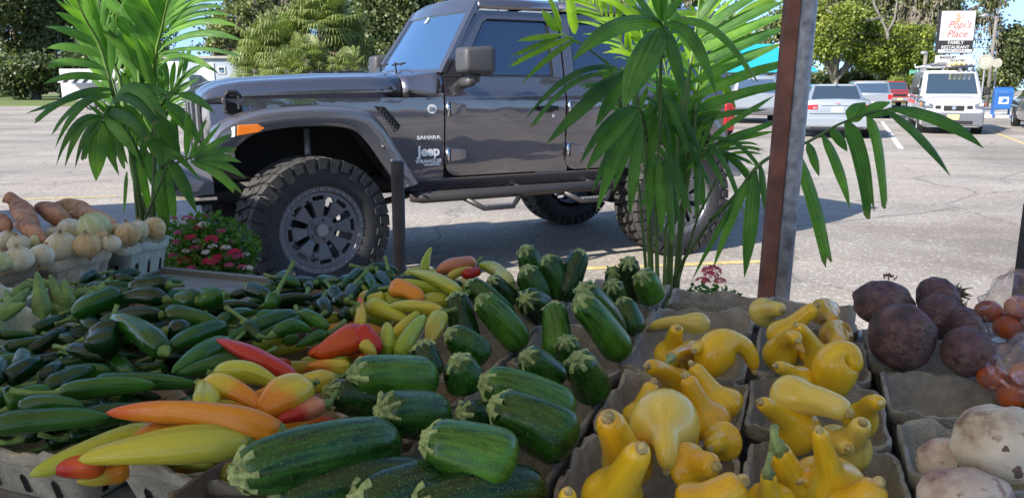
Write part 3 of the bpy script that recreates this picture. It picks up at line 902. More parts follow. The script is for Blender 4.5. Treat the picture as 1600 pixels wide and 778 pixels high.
# --- doors
def door(x0, x1, sg, rear=False):
    xr = (lambda z: x1 - interp([(0.755, 0.17), (0.77, 0.115), (0.80, 0.085), (0.86, 0.055), (0.94, 0.02), (1.0, 0.0)], z)) if not rear else (lambda z: x1 - interp([(0.755, 0.36), (0.80, 0.32), (0.9, 0.25), (1.05, 0.12), (1.18, 0.02), (1.25, 0)], z))
    xl = lambda z: x0 + interp([(0.755, 0.10), (0.765, 0.055), (0.79, 0.022), (0.83, 0.004), (0.86, 0)], z)
    zs = [0.755, 0.765, 0.78, 0.80, 0.83, 0.87, 0.93, 1.0, 1.08, 1.16, 1.24, 1.30, 1.335, 1.35, 1.36, 1.372, 1.40, 1.44, 1.475]
    d = side_panel('door', xl, xr, zs, M['paint'], sg, 0.0, 0.025, 14)
    # upper frame and glass
    if not rear:
        outer = [(x0 + 0.0, 1.478), (x0 + 0.08, 1.60), (x0 + 0.315, 1.945), (x0 + 0.36, 1.965), (x1 - 0.03, 1.965), (x1, 1.94), (x1, 1.478)]
        inner = [(x0 + 0.145, 1.482), (x0 + 0.16, 1.54), (x0 + 0.355, 1.875), (x0 + 0.40, 1.905), (x1 - 0.10, 1.905), (x1 - 0.085, 1.885), (x1 - 0.085, 1.482)]
    else:
        outer = [(x0, 1.478), (x0, 1.6), (x0, 1.94), (x0 + 0.03, 1.965), (x1 - 0.1, 1.965), (x1 - 0.03, 1.93), (x1, 1.478)]
        inner = [(x0 + 0.085, 1.482), (x0 + 0.085, 1.6), (x0 + 0.085, 1.885), (x0 + 0.10, 1.905), (x1 - 0.14, 1.905), (x1 - 0.11, 1.88), (x1 - 0.09, 1.482)]
    frame_ring('window_frame', outer, inner, M['paint'], sg, 0.0, 0.03, d)
    V = [(x, sg * (yl(z) - 0.018), z) for x, z in inner]
    mk('window', V, [tuple(range(len(V)))], M['sglass'], d)
    big = [(x + (0.012 if i < 3 else -0.012) * 0, z) for i, (x, z) in enumerate(inner)]
    cx = sum(p[0] for p in inner) / len(inner); cz = sum(p[1] for p in inner) / len(inner)
    sh = [(x + (cx - x) * 0.03, z + (cz - z) * 0.05) for x, z in inner]
    frame_ring('window_seal', inner, sh, M['black'], sg, -0.004, 0.016, d)
    # hinges
    for z in (1.25, 0.915):
        h = MB()
        h.cyl((x0 + 0.012, sg * (yl(z) + 0.014), z), (0, 0, 1), 0.013, 0.105, 12)
        hh = h.build('hinge_pin', M['chrome'], d, True)
        h = MB()
        h.add(*loft([[(x0 + 0.03, sg * (yl(z) - 0.01), z + e), (x0 + 0.03, sg * (yl(z) + 0.022), z + e * 0.95), (x0 + 0.11, sg * (yl(z) + 0.022), z + e * 0.8), (x0 + 0.155, sg * (yl(z) + 0.014), z + e * 0.6), (x0 + 0.165, sg * (yl(z) - 0.01), z + e * 0.6)] for e in (-0.052, 0.052)]))
        h.build('hinge', M['paint'], d, bevel=0.006)
    # handle
    h = MB()
    hx = x1 - 0.165
    h.box(hx - 0.085, hx + 0.085, min(sg * (yl(1.245) + 0.012), sg * (yl(1.245) + 0.042)), max(sg * (yl(1.245) + 0.012), sg * (yl(1.245) + 0.042)), 1.225, 1.262)
    h.box(hx - 0.06, hx + 0.06, min(sg * (yl(1.245) - 0.01), sg * (yl(1.245) + 0.013)), max(sg * (yl(1.245) - 0.01), sg * (yl(1.245) + 0.013)), 1.215, 1.245)
    h.build('door_handle', M['black'], d, bevel=0.01)
    MB().cyl((hx + 0.05, sg * (yl(1.18) + 0.002), 1.185), (0, 1, 0), 0.014, 0.012, 14).build('key_lock', M['chrome'], d)
    return d
for sg in (-1, 1):
    door(0.995, 1.995, sg); door(2.01, 2.88, sg, True)
    side_panel('body_corner', lambda z: interp([(.742, 1.75), (1.02, 1.93)], z), lambda z: 2.04, [.742, .80, .86, .94, 1.02], M['paint'], sg, -0.010, 0.01)
    side_panel('body_corner', lambda z: interp([(.742, 2.42), (1.2, 2.80)], z), lambda z: interp([(.742, 2.55), (1.2, 2.88)], z), [.742, .80, .9, 1.05, 1.2], M['paint'], sg, -0.010, 0.01)
    # sill, rear quarter
    side_panel('sill', lambda z: 0.70, lambda z: 2.50, [0.66, 0.69, 0.72, 0.742], M['paint'], sg, 0.0, 0.03)
    side_panel('rear_quarter', lambda z: interp([(1.0, 3.40), (1.2, 3.34), (1.24, 3.0), (1.27, 2.895), (1.5, 2.895)], z), lambda z: 3.66, [0.86, 1.0, 1.1, 1.2, 1.24, 1.27, 1.33, 1.35, 1.365, 1.40, 1.475], M['paint'], sg)
    frame_ring('quarter_frame', [(2.90, 1.478), (2.88, 1.965), (3.55, 1.965), (3.64, 1.478)], [(3.00, 1.52), (2.98, 1.90), (3.47, 1.90), (3.54, 1.52)], M['paint'], sg, 0, 0.04)
    mk('quarter_window', [(x, sg * (yl(z) - 0.02), z) for x, z in [(3.00, 1.52), (2.98, 1.90), (3.47, 1.90), (3.54, 1.52)]], [(0, 1, 2, 3)], M['sglass'], jeep)

# tailgate and back
tg = MB(); tg.box(3.60, 3.67, -0.74, 0.74, 0.80, 1.47); tg.build('tailgate', M['paint'], jeep, bevel=0.02)
v, f = loft([[(3.64, -0.735, 1.478), (3.64, 0.735, 1.478)], [(3.55, -0.63, 1.96), (3.55, 0.63, 1.96)]], closed=False)
mk('rear_window', v, f, M['sglass'], jeep)
for s in (-1, 1):
    q = MB(); q.box(3.61, 3.72, min(s * 0.66, s * 0.80), max(s * 0.66, s * 0.80), 1.02, 1.26); q.build('tail_light', M['redlens'], jeep, bevel=0.01)
rb = MB(); rb.add(*loft([[(3.62, y, 0.62), (3.84 - 0.25 * max(0, abs(y) - 0.6), y, 0.62), (3.86 - 0.25 * max(0, abs(y) - 0.6), y, 0.72), (3.80 - 0.2 * max(0, abs(y) - 0.6), y, 0.80), (3.62, y, 0.80)] for y in (-0.86, -0.78, -0.6, 0.6, 0.78, 0.86)]))
rb.build('rear_bumper', M['silver'], jeep, bevel=0.01)
ff_ = MB()
for s in (-1, 1): ff_.box(3.2, 3.5, min(s * .3, s * .5), max(s * .3, s * .5), .62, .8)

# --- roof
def roof_sec(x, dz=0.0):
    dz += 0.025
    P = [(-0.650, 1.955), (-0.648, 1.985), (-0.63, 2.015), (-0.59, 2.035), (-0.4, 2.055), (0, 2.06)]
    P = P + [(-a, c) for a, c in reversed(P[:-1])]
    return [(x, a * 1.015, c + dz) for a, c in P] + [(x, 0.60, 1.955 + dz), (x, -0.60, 1.955 + dz)]
v, f = loft([roof_sec(1.325, -0.01)] + [roof_sec(x) for x in (1.34, 1.7, 2.0)])
mk('roof', v, f, M['paint'], jeep, True, fix=True)
v, f = loft([roof_sec(x) for x in (2.006, 2.8, 3.5, 3.56)] + [roof_sec(3.59, -0.03)])
mk('roof_panel', v, f, M['paint'], jeep, True, fix=True)

# --- windscreen
def ws(t, s_):  # t 0..1 up the pillar, s_ -1..1 across
    x = 0.985 + (1.30 - 0.985) * t; y = (0.748 + (0.645 - 0.748) * t) * s_; z = 1.505 + (2.01 - 1.505) * t
    x -= 0.075 * (1 - s_ * s_)
    return Vector((x, y, z))
def ws_strip(t0, t1, s0, s1, n, mat, name, th=0.035, par=jeep):
    V = []
    nrm = Vector((-0.83, 0, 0.55))
    for t in (t0, t1):
        for k in range(n + 1):
            V.append(ws(t, s0 + (s1 - s0) * k / n))
    for t in (t0, t1):
        for k in range(n + 1):
            V.append(ws(t, s0 + (s1 - s0) * k / n) - nrm * th)
    m1 = n + 1; F = []
    for k in range(n):
        F.append((k, k + 1, m1 + k + 1, m1 + k)); F.append((2 * m1 + k, 3 * m1 + k, 3 * m1 + k + 1, 2 * m1 + k + 1))
        F.append((k, 2 * m1 + k, 2 * m1 + k + 1, k + 1)); F.append((m1 + k, m1 + k + 1, 3 * m1 + k + 1, 3 * m1 + k))
    F.append((0, m1, 3 * m1, 2 * m1)); F.append((n, 2 * m1 + n, 3 * m1 + n, m1 + n))
    o = mk(name, V, F, mat, par, fix=True)
    return o
wf = ws_strip(0.90, 1.04, -1.0, 1.0, 12, M['paint'], 'windscreen_frame', 0.05)
for s in (-1, 1):
    P = []
    for t in (0, 0.25, 0.5, 0.75, 1.0, 1.04):
        c = ws(t, s * 0.95); e = ws(t, s * 1.0)
        i_ = ws(t, s * 0.915)
        nrm = Vector((-0.83, 0, 0.55))
        P.append([i_, c + nrm * 0.014, e + nrm * 0.004, e + Vector((0.035, 0, 0)) , c + Vector((0.07, -s * 0.02, 0)), i_ - nrm * 0.04])
    v, f = loft(P); o = mk('pillar', v, f, M['paint'], wf, True, fix=True); o.modifiers.new('s', 'EDGE_SPLIT').split_angle = radians(50)
ws_strip(-0.02, 0.06, -0.96, 0.96, 12, M['paint'], 'lower_rail', 0.05, wf)
g = ws_strip(0.055, 0.905, -0.925, 0.925, 14, M['wglass'], 'windscreen_glass', 0.006)
g.location = Vector((0.83, 0, -0.55)) * 0.012
V = [ws(0.80, -0.55 + 0.10 * a) + Vector((-0.83, 0, 0.55)) * 0.004 for a in ()]
st = MB(); a0 = ws(0.88, 0.02); a1 = ws(0.80, 0.0)
st.add([ws(0.80, 0.06), ws(0.80, -0.03), ws(0.86, -0.05), ws(0.885, -0.02), ws(0.885, 0.02), ws(0.83, 0.035)], [(0, 1, 2, 3, 4, 5)])
so = st.build('windscreen_sticker', M['white'], g); so.location = Vector((-0.83, 0, 0.55)) * 0.008
# wipers
for (s0, s1) in ((0.66, 0.30), (0.10, -0.26)):
    w = MB()
    a = ws(0.02, s0 - 0.2) + Vector((-0.03, 0, 0.005)); bq = ws(0.11, s1 + 0.1) + Vector((-0.03, 0, 0.012))
    w.tube([a, a + Vector((-0.01, 0, 0.07)), bq], 0.008, 6)
    w.tube([ws(0.10, s0) + Vector((-0.035, 0, 0.02)), ws(0.12, s1) + Vector((-0.035, 0, 0.02))], 0.007, 6)
    w.build('wiper', M['black'], jeep)
ant = MB(); ant.tube([(0.55, 0.60, 1.48), (0.58, 0.61, 1.62)], 0.004, 5); ant.build('antenna', M['black'], jeep)
# mirrors
for s in (-1, 1):
    mo = empty('mirror', (1.14, s * 0.98, 1.585)); mo.parent = jeep
    v, f = loft([[(-0.115 + ex, -s * 0.10, -0.085), (-0.115 + ex, s * 0.10, -0.08), (-0.115 + ex, s * 0.10, 0.09), (-0.115 + ex, -s * 0.10, 0.095)] for ex in (0.0,)] +
                [[(0.06, -s * 0.12, -0.10), (0.06, s * 0.115, -0.095), (0.06, s * 0.115, 0.10), (0.06, -s * 0.12, 0.105)],
                 [(0.11, -s * 0.12, -0.10), (0.11, s * 0.115, -0.095), (0.11, s * 0.115, 0.10), (0.11, -s * 0.12, 0.105)]])
    o = mk('mirror_case', v, f, M['dkplastic'], mo, fix=True)
    bv = o.modifiers.new('b', 'BEVEL'); bv.width = 0.035; bv.segments = 4
    for p_ in o.data.polygons: p_.use_smooth = True
    MB().add([(0.112, -s * 0.09, -0.075), (0.112, s * 0.09, -0.07), (0.112, s * 0.09, 0.08), (0.112, -s * 0.09, 0.08)], [(0, 1, 2, 3)]).build('mirror_glass', M['sglass'], mo)
    q = MB(); q.add(*sweep([Vector((-0.02, -s * 0.02, -0.14)), Vector((0.0, -s * 0.10, -0.145)), Vector((0.01, -s * 0.22, -0.15))], [0.035, 0.036, 0.04], 12)[:2])
    q.add(*sweep([Vector((-0.0, 0, -0.15)), Vector((0, 0, -0.08))], [0.03, 0.04], 10)[:2])
    q.build('mirror_arm', M['dkplastic'], mo, True)
# badges (near side)
def side_m(x, z, sg=-1, off=0.003):
    # text plane -> side of the car; text runs along +x for the near side
    return Matrix.Translation((x, sg * (yl(z) - 0.012 + off), z)) @ Matrix.Rotation(pi / 2, 4, 'X')
text_obj('badge', 'Jeep', 0.098, M['badge'], jeep, side_m(0.868, 0.945), 0.0015, 0, 0.0035)
text_obj('badge', 'SAHARA', 0.036, M['badge'], jeep, side_m(0.868, 1.045), 0.003, 0, 0.0007, 1.0, xs=1.3)
text_obj('badge', 'WRANGLER', 0.036, M['badge'], jeep, side_m(0.868, 0.873), 0.003, 0, 0.0012, 1.0, xs=1.02)
text_obj('badge', 'UNLIMITED', 0.021, M['badge'], jeep, side_m(0.895, 0.848), 0.002, 0, 0.001, 1.0, xs=1.2)
bd = MB(); bd.cyl((0.895, -(yl(1.25) - 0.012), 1.25), (0, 1, 0), 0.034, 0.008, 24).build('trail_badge', M['badge'], jeep)
text_obj('badge', 'TRAIL', 0.016, M['signblack'], jeep, side_m(0.895, 1.256, off=0.0055), 0.001)
text_obj('badge', 'RATED', 0.016, M['signblack'], jeep, side_m(0.895, 1.240, off=0.0055), 0.001)

# --- side steps
for sg in (-1, 1):
    q = MB(); q.tube([(0.72, sg * 0.80, 0.63), (0.78, sg * 0.86, 0.625), (2.40, sg * 0.86, 0.625), (2.46, sg * 0.80, 0.63)], 0.043, 14)
    for xx in (0.95, 1.6, 2.25): q.tube([(xx, sg * 0.86, 0.63), (xx, sg * 0.45, 0.66)], 0.025, 8)
    so = q.build('side_step', M['stepmetal'], jeep, True)
    for x0 in (1.10, 1.93):
        q = MB(); q.tube([(x0, sg * 0.87, 0.60), (x0 + 0.12, sg * 0.94, 0.525), (x0 + 0.36, sg * 0.94, 0.525), (x0 + 0.46, sg * 0.87, 0.60)], 0.021, 10)
        lp = q.build('drop_step', M['stepmetal'], so, True)
        q = MB()
        for i in range(9):
            for yy in (-0.014, 0.014): q.box(x0 + 0.13 + 0.025 * i, x0 + 0.145 + 0.025 * i, sg * 0.94 + yy - 0.004, sg * 0.94 + yy + 0.004, 0.54, 0.552)
        tag(q.build('step_studs', M['silver'], jeep), kind='stuff')

# --- wheels
def make_wheel(parent, loc, steer, sg, name='wheel', Rt=0.480, W=0.32):
    """wheel axis along y, outer face at sg * W / 2"""
    w = empty(name, loc, steer); w.parent = parent
    # tyre
    prof = [(-0.42, 0.285), (-0.47, 0.30), (-0.50, 0.36), (-0.495, 0.415), (-0.46, 0.452), (-0.30, 0.462), (0, 0.464), (0.30, 0.462), (0.46, 0.452), (0.495, 0.415), (0.50, 0.36), (0.47, 0.30), (0.42, 0.285)]
    nseg = 56
    secs = []
    for k in range(nseg + 1):
        a = 2 * pi * k / nseg
        secs.append([(cos(a) * r, y * W, sin(a) * r) for y, r in prof])
    v, f = loft(secs, closed=False); mk('tyre', v, f, M['rubber'], w, True, fix=True)
    # tread blocks
    q = MB()
    nb = 34
    def block(a0, a1, y0, y1, r0, r1, skew=0.0, side=False):
        V = []
        for r in (r0, r1):
            for (aa, yy) in ((a0, y0), (a1, y0), (a1 + skew, y1), (a0 + skew, y1)):
                V.append((cos(aa) * r, yy, sin(aa) * r))
        q.add(V, [(0, 3, 2, 1), (4, 5, 6, 7), (0, 1, 5, 4), (1, 2, 6, 5), (2, 3, 7, 6), (3, 0, 4, 7)])
    for k in range(nb):
        da = 2 * pi / nb; a = k * da
        for s in (-1, 1):
            ln = 0.05 if k % 2 else 0.0
            block(a + (0.5 * da if s > 0 else 0), a + da * (0.82 + (0.5 if s > 0 else 0)), s * W * 0.27, s * W * (0.50), 0.44, Rt, 0.03 * s)
            # shoulder lug down the sidewall
            a0 = a + (0.5 * da if s > 0 else 0)
            V = []
            for (aa, r, yy) in ((a0, 0.452, s * W * 0.50), (a0 + da * 0.7, 0.452, s * W * 0.50), (a0 + da * 0.66, 0.405 - ln * 0.5, s * W * 0.515), (a0 + da * 0.04, 0.405 - ln * 0.5, s * W * 0.515)):
                V.append((cos(aa) * r, yy, sin(aa) * r))
            for (aa, r, yy) in ((a0, Rt - 0.004, s * W * 0.512), (a0 + da * 0.7, Rt - 0.004, s * W * 0.512), (a0 + da * 0.66, 0.41 - ln * 0.5, s * W * 0.53), (a0 + da * 0.04, 0.41 - ln * 0.5, s * W * 0.53)):
                V.append((cos(aa) * r, yy, sin(aa) * r))
            q.add(V, [(0, 3, 2, 1), (4, 5, 6, 7), (0, 1, 5, 4), (1, 2, 6, 5), (2, 3, 7, 6), (3, 0, 4, 7)])
        block(a + da * 0.1, a + da * 0.62, -W * 0.24, -W * 0.02, 0.43, Rt + 0.002, 0.06)
        block(a + da * 0.45, a + da * 0.95, W * 0.02, W * 0.24, 0.43, Rt + 0.002, 0.06)
    tag(q.build('tread', M['tread'], w), kind='stuff')
    # raised sidewall lettering ribs (plain)
    y = sg * W * 0.42
    # rim barrel + lip
    q = MB(); secs = []
    for k in range(49):
        a = 2 * pi * k / 48
        secs.append([(cos(a) * r, yy, sin(a) * r) for r, yy in ((0.252, -sg * W * 0.42), (0.240, 0), (0.245, sg * W * 0.33), (0.250, sg * W * 0.40), (0.262, sg * W * 0.445), (0.292, sg * W * 0.455), (0.298, sg * W * 0.43))])
    v, f = loft(secs, closed=False); q.add(v, f)
    rim = q.build('rim', M['rim'], w, True); rim.modifiers.new('s', 'EDGE_SPLIT').split_angle = radians(35)
    # ring with oval slots: 8 sectors, slot at the spoke tips
    yo = sg * W * 0.41; yi = sg * W * 0.33
    q = MB()
    def prism(P, ya, yb):
        n = len(P)
        q.add([(r * cos(a), ya, r * sin(a)) for r, a in P] + [(r * cos(a), yb, r * sin(a)) for r, a in P],
              [tuple(range(n)), tuple(range(2 * n - 1, n - 1, -1))] + [(i, (i + 1) % n, n + (i + 1) % n, n + i) for i in range(n)])
    for k in range(8):
        a = 2 * pi * k / 8 + 0.07
        h = 2 * pi / 16
        # outer ring arc pieces
        for j in range(6):
            a0 = a - h + 2 * h * j / 6; a1 = a0 + 2 * h / 6
            prism([(0.232, a0), (0.256, a0), (0.256, a1), (0.232, a1)], yo, yi)
        # slot sides and the bridge between slots
        prism([(0.196, a - h * 0.50), (0.234, a - h * 0.46), (0.234, a - h * 0.80), (0.206, a - h * 0.70)], yo, yi)
        prism([(0.196, a + h * 0.50), (0.206, a + h * 0.70), (0.234, a + h * 0.80), (0.234, a + h * 0.46)], yo, yi)
        prism([(0.190, a - h * 0.55), (0.205, a - h * 0.50), (0.205, a + h * 0.50), (0.190, a + h * 0.55)], yo, yi)
        prism([(0.222, a - h * 1.22), (0.234, a - h * 1.22), (0.234, a - h * 0.78), (0.222, a - h * 0.78)], yo, yi)
    ring = q.build('rim_ring', M['rim'], rim)
    for k in range(8):
        a = 2 * pi * k / 8 + 0.07; h = 2 * pi / 16
        q = MB()
        P = [(0.07, a - 0.36), (0.12, a - 0.245), (0.197, a - h * 0.68), (0.197, a + h * 0.68), (0.12, a + 0.245), (0.07, a + 0.36)]
        n = len(P)
        q.add([(r * cos(t), sg * (W * 0.41 - (0.022 if r < 0.1 else 0.01 if r < 0.15 else 0)), r * sin(t)) for r, t in P] + [(r * cos(t), sg * W * 0.24, r * sin(t)) for r, t in P],
              [tuple(range(n)), tuple(range(2 * n - 1, n - 1, -1))] + [(i, (i + 1) % n, n + (i + 1) % n, n + i) for i in range(n)])
        q.build('spoke', M['rim'], rim, bevel=0.004)
    q = MB()
    for k in range(32):
        a = 2 * pi * k / 32; q.cyl((0.274 * cos(a), sg * W * 0.455, 0.274 * sin(a)), (0, 1, 0), 0.0065, 0.014, 6)
    tag(q.build('rim_bolts', M['rimcap'], w), kind='stuff')
    q = MB(); q.cyl((0, sg * W * 0.30, 0), (0, 1, 0), 0.095, 0.05, 28)
    for k in range(5):
        a = 2 * pi * k / 5; q.cyl((0.068 * cos(a), sg * W * 0.39, 0.068 * sin(a)), (0, 1, 0), 0.011, 0.03, 6)
    hb = q.build('hub', M['rim'], rim, bevel=0.004)
    q = MB(); q.cyl((0, sg * W * 0.38, 0), (0, 1, 0), 0.042, 0.03, 24); q.cyl((0, sg * W * 0.435, 0), (0, 1, 0), 0.034, 0.006, 24)
    q.build('centre_cap', M['rimcap'], rim)
    q = MB(); q.cyl((0, sg * 0.0, 0), (0, 1, 0), 0.165, 0.02, 28); q.build('brake_disc', M['dkplastic'], w)
    return w
WY = 0.865
make_wheel(jeep, (0, -WY, 0.474), radians(9), -1)
make_wheel(jeep, (3.008, -WY, 0.474), 0, -1)
make_wheel(jeep, (0, WY, 0.474), radians(9), 1)
make_wheel(jeep, (3.008, WY, 0.474), 0, 1)
spw = make_wheel(jeep, (3.86, 0, 1.12), radians(90), -1, 'spare_wheel')
# ================================================================ STALL TABLE
TG = radians(20)
TZ = 0.80
def UV(u, v, z=TZ): return Vector((u * cos(TG) + v * sin(TG), -u * sin(TG) + v * cos(TG), z))
tbl = empty('market_table', UV(-0.5, 1.4, 0), -TG, 'long low stall table of weathered grey boards under all the produce', 'table')
def to_t(u, v, z): return Vector((u + 0.5, v - 1.4, z))
nb = 9; v0, v1 = 0.42, 2.045
for i in range(nb):
    a = v0 + (v1 - v0) * i / nb; b = v0 + (v1 - v0) * (i + 1) / nb - 0.006
    q = MB(); V = []
    n = 16
    secs = []
    for k in range(n + 1):
        u = -2.9 + 4.4 * k / n
        w1 = 0.006 * sin(u * 3.1 + i) if i == nb - 1 else 0
        secs.append([to_t(u, a, TZ - 0.03), to_t(u, b + w1, TZ - 0.03), to_t(u, b + w1, TZ + 0.001 * sin(u * 5 + i)), to_t(u, a, TZ + 0.001 * sin(u * 5 + i))])
    v, f = loft(secs); q.add(v, f); q.build('plank', M['board'], tbl)
q = MB()
q.box(-2.4, 2.0, 0.642, 0.668, TZ - 0.032, TZ + 0.016)
q.box(-2.4, 2.0, -0.995, -0.97, TZ - 0.10, TZ + 0.0)
q.build('edge_board', M['board'], tbl)
for x in (-2.2, -0.3, 1.8):
    for y in (-0.85, 0.55):
        MB().box(x - 0.04, x + 0.04, y - 0.04, y + 0.04, 0, TZ - 0.031).build('leg', M['board'], tbl)

# ---------------------------------------------------------------- pulp baskets
def basket(u0, u1, v0, v1, mat, label, z=TZ, h=0.09, group='moulded pulp tills on the stall', slots=True, rz=0.0):
    cu_, cv_ = (u0 + u1) / 2, (v0 + v1) / 2
    root = empty('pulp_basket', UV(cu_, cv_, z + 0.002), -TG + rz, label, 'basket', group)
    a, b = (u1 - u0) / 2, (v1 - v0) / 2
    rr = random.Random(int(abs(u0 * 977 + v0 * 331) * 100))
    def ring(a, b, z, rad, wob=0.0):
        P = []
        for (sx, sy) in ((1, -1), (1, 1), (-1, 1), (-1, -1)):
            cx, cy = sx * (a - rad), sy * (b - rad)
            base = atan2(sy, sx)
            for k in range(5):
                an = base - pi / 4 + (pi / 2) * k / 4
                P.append((cx + rad * cos(an), cy + rad * sin(an)))
            # straight run to the next corner
            nx, ny = {(1, -1): (1, 1), (1, 1): (-1, 1), (-1, 1): (-1, -1), (-1, -1): (1, -1)}[(sx, sy)]
            p0 = P[-1]
            nb_ = atan2(ny, nx) - pi / 4
            p1 = (nx * (a - rad) + rad * cos(nb_), ny * (b - rad) + rad * sin(nb_))
            for k in range(1, 13):
                t = k / 13; P.append((p0[0] + (p1[0] - p0[0]) * t, p0[1] + (p1[1] - p0[1]) * t))
        out = []
        for i, (x, y) in enumerate(P):
            w = wob * 0.6 * (noise.noise(Vector((x * 18 + u0 * 7, y * 18 + v0 * 9, z * 7))) + .5 * noise.noise(Vector((x * 95 + u0 * 7, y * 95, z * 60))))
            out.append(Vector((x * (1 + w * 1.2), y * (1 + w * 1.2), z + w * 0.6 * (1 if z > h * 0.5 else 0))))
        return out
    tp = 0.80
    secs = [ring(a * tp * 0.97, b * tp * 0.97, 0.0, 0.02), ring(a * tp, b * tp, 0.006, 0.022), ring(a * 0.93, b * 0.93, h * 0.72, 0.026, 0.015),
            ring(a * 0.965, b * 0.965, h * 0.74, 0.028, 0.02), ring(a * 0.985, b * 0.985, h * 0.80, 0.028, 0.03), ring(a * 0.995, b * 0.995, h * 0.985, 0.028, 0.05), ring(a * 0.975, b * 0.975, h * 1.0, 0.028, 0.05), ring(a * 0.93, b * 0.93, h * 0.985, 0.026, 0.04),
            ring(a * 0.90, b * 0.90, h * 0.72, 0.024, 0.015), ring(a * tp * 0.95, b * tp * 0.95, 0.010, 0.02)]
    v, f = loft(secs)
    o = mk('tray', v, f, mat, root, True, fix=True)
    o.modifiers.new('s', 'EDGE_SPLIT').split_angle = radians(50)
    if slots:
        q = MB()
        for s in (-1, 1):
            for i in range(3):
                y = b * (-0.5 + 0.5 * i)
                x0 = s * (a * (tp + 0.015)); x1 = s * (a * 0.905)
                zb, zt = h * 0.12, h * 0.42
                def xs(zz): return s * (a * (tp + (0.93 - tp) * (zz / (h * 0.72))) + 0.0015)
                q.add([(xs(zb), y - 0.006, zb), (xs(zb), y + 0.006, zb), (xs(zt), y + 0.006, zt), (xs(zt + 0.008), y, zt + 0.008), (xs(zt), y - 0.006, zt)], [(0, 1, 2, 3, 4)])
                x = a * (-0.5 + 0.5 * i)
                def ys(zz): return s * (b * (tp + (0.93 - tp) * (zz / (h * 0.72))) + 0.0015)
                q.add([(x - 0.006, ys(zb), zb), (x + 0.006, ys(zb), zb), (x + 0.006, ys(zt), zt), (x, ys(zt + 0.008), zt + 0.008), (x - 0.006, ys(zt), zt)], [(0, 1, 2, 3, 4)])
        tag(q.build('slots', M['gap'], root), kind='stuff')
        for s in (-1, 1):
            for i in range(2):
                y = b * (-0.25 + 0.5 * i)
                q = MB(); q.add(*loft([[(s * (a * tp + 0.001), y - 0.022, 0.01), (s * (a * tp + 0.007), y - 0.012, 0.01), (s * (a * tp + 0.007), y + 0.012, 0.01), (s * (a * tp + 0.001), y + 0.022, 0.01)],
                             [(s * (a * 0.93), y - 0.026, h * 0.70), (s * (a * 0.945), y - 0.018, h * 0.70), (s * (a * 0.945), y + 0.018, h * 0.70), (s * (a * 0.93), y + 0.026, h * 0.70)]]))
                q.build('rib', mat, root)
    return root
PU = M['pulp']
G0, T1, MT, BR, PG = PU
# squash columns
basket(-0.295, -0.075, 1.915, 2.075, G0, 'empty grey till at the far end of the left squash row, below the red flower')
basket(-0.305, -0.075, 1.70, 1.90, G0, 'grey till holding a single squash lying on its side')
basket(-0.31, -0.07, 1.43, 1.685, G0, 'grey till of squash with one crookneck hooking to the right')
basket(-0.285, -0.06, 1.135, 1.41, G0, 'grey till behind the round pale squash in the left squash row')
basket(-0.28, -0.05, 0.90, 1.12, G0, 'grey till under the round pale squash with its neck hanging down')
basket(-0.275, -0.045, 0.66, 0.885, G0, 'nearest grey till of the left squash row, cut by the photo edge')
basket(-0.06, 0.145, 1.80, 2.06, G0, 'farthest grey till of the right squash row, against the tent pole')
basket(-0.062, 0.15, 1.50, 1.785, G0, 'second grey till from the tent pole in the right squash row')
basket(-0.058, 0.16, 1.22, 1.485, G0, 'grey till under the long squash lying across in the right squash row')
basket(-0.045, 0.165, 0.94, 1.205, G0, 'nearest grey till of the right squash row')
basket(0.152, 0.37, 1.60, 1.86, G0, 'grey till heaped with dark beets')
basket(0.165, 0.37, 1.365, 1.58, PG, 'empty pale grey till in front of the beets')
basket(0.17, 0.385, 1.13, 1.345, PG, 'empty pale grey till beside the rutabagas')
basket(0.18, 0.40, 0.88, 1.11, PG, 'grey till under the rutabagas in the right front corner')
# zucchini columns
for i, (a, b) in enumerate([(1.90, 2.10), (1.67, 1.885), (1.36, 1.655), (1.10, 1.345), (0.84, 1.085)]):
    basket(-0.515, -0.305 + 0.01 * (i > 1), a, b, G0, ['half empty grey till with five small upright zucchini at the back', 'dark grey till behind the tall zucchini pair', 'dark grey till right of the crossed zucchini', 'dark grey till with two short upright zucchini', 'empty looking grey till at the right end of the big zucchini'][i])
for i, (a, b) in enumerate([(1.80, 2.05), (1.52, 1.79), (1.25, 1.51), (0.98, 1.24), (0.72, 0.97)]):
    basket(-0.75, -0.525, a, b, BR if i > 2 else G0, ['grey till under the three tallest zucchini at the back', 'grey till under the zucchini beside the pale peppers', 'grey till under the middle zucchini', 'brown till under the large pale striped zucchini', 'brown till under the nearest dark zucchini'][i])
# pepper rows
k = 0
PL_ = [(-0.99, -0.765, 1.66, 1.92, 'brown till of mixed pale and orange peppers at the back'), (-0.99, -0.765, 1.38, 1.65, 'brown till of red and yellow peppers in the middle'),
       (-1.00, -0.765, 1.08, 1.36, 'brown till of orange peppers behind the big zucchini'), (-0.93, -0.66, 0.80, 1.06, 'pale till under the long yellow peppers in front'),
       (-1.24, -1.0, 1.56, 1.80, 'brown till of dark speckled jalapenos at the table edge'), (-1.24, -1.01, 1.28, 1.55, 'brown till of long green peppers in the middle'), (-1.25, -1.01, 1.0, 1.27, 'brown till with a twisted green pepper'),
       (-1.50, -1.25, 1.30, 1.55, 'brown till of glossy green peppers behind'), (-1.50, -1.26, 1.02, 1.29, 'brown till with the dark squat pepper in it'), (-1.76, -1.51, 1.36, 1.60, 'brown till of flat green peppers beside the okra'),
       (-1.20, -0.945, 0.77, 1.03, 'brown till with torn rim in the left front corner'), (-1.50, -1.22, 0.76, 1.0, 'brown till of shiny green peppers at the left edge of the photo')]
for (a, b, c, d, lab) in PL_:
    basket(a, b, c, d, T1 if ('pale' in lab or 'corner' in lab) else BR, lab)
basket(-2.02, -1.77, 1.18, 1.44, MT, 'mint till heaped with okra', h=0.10)
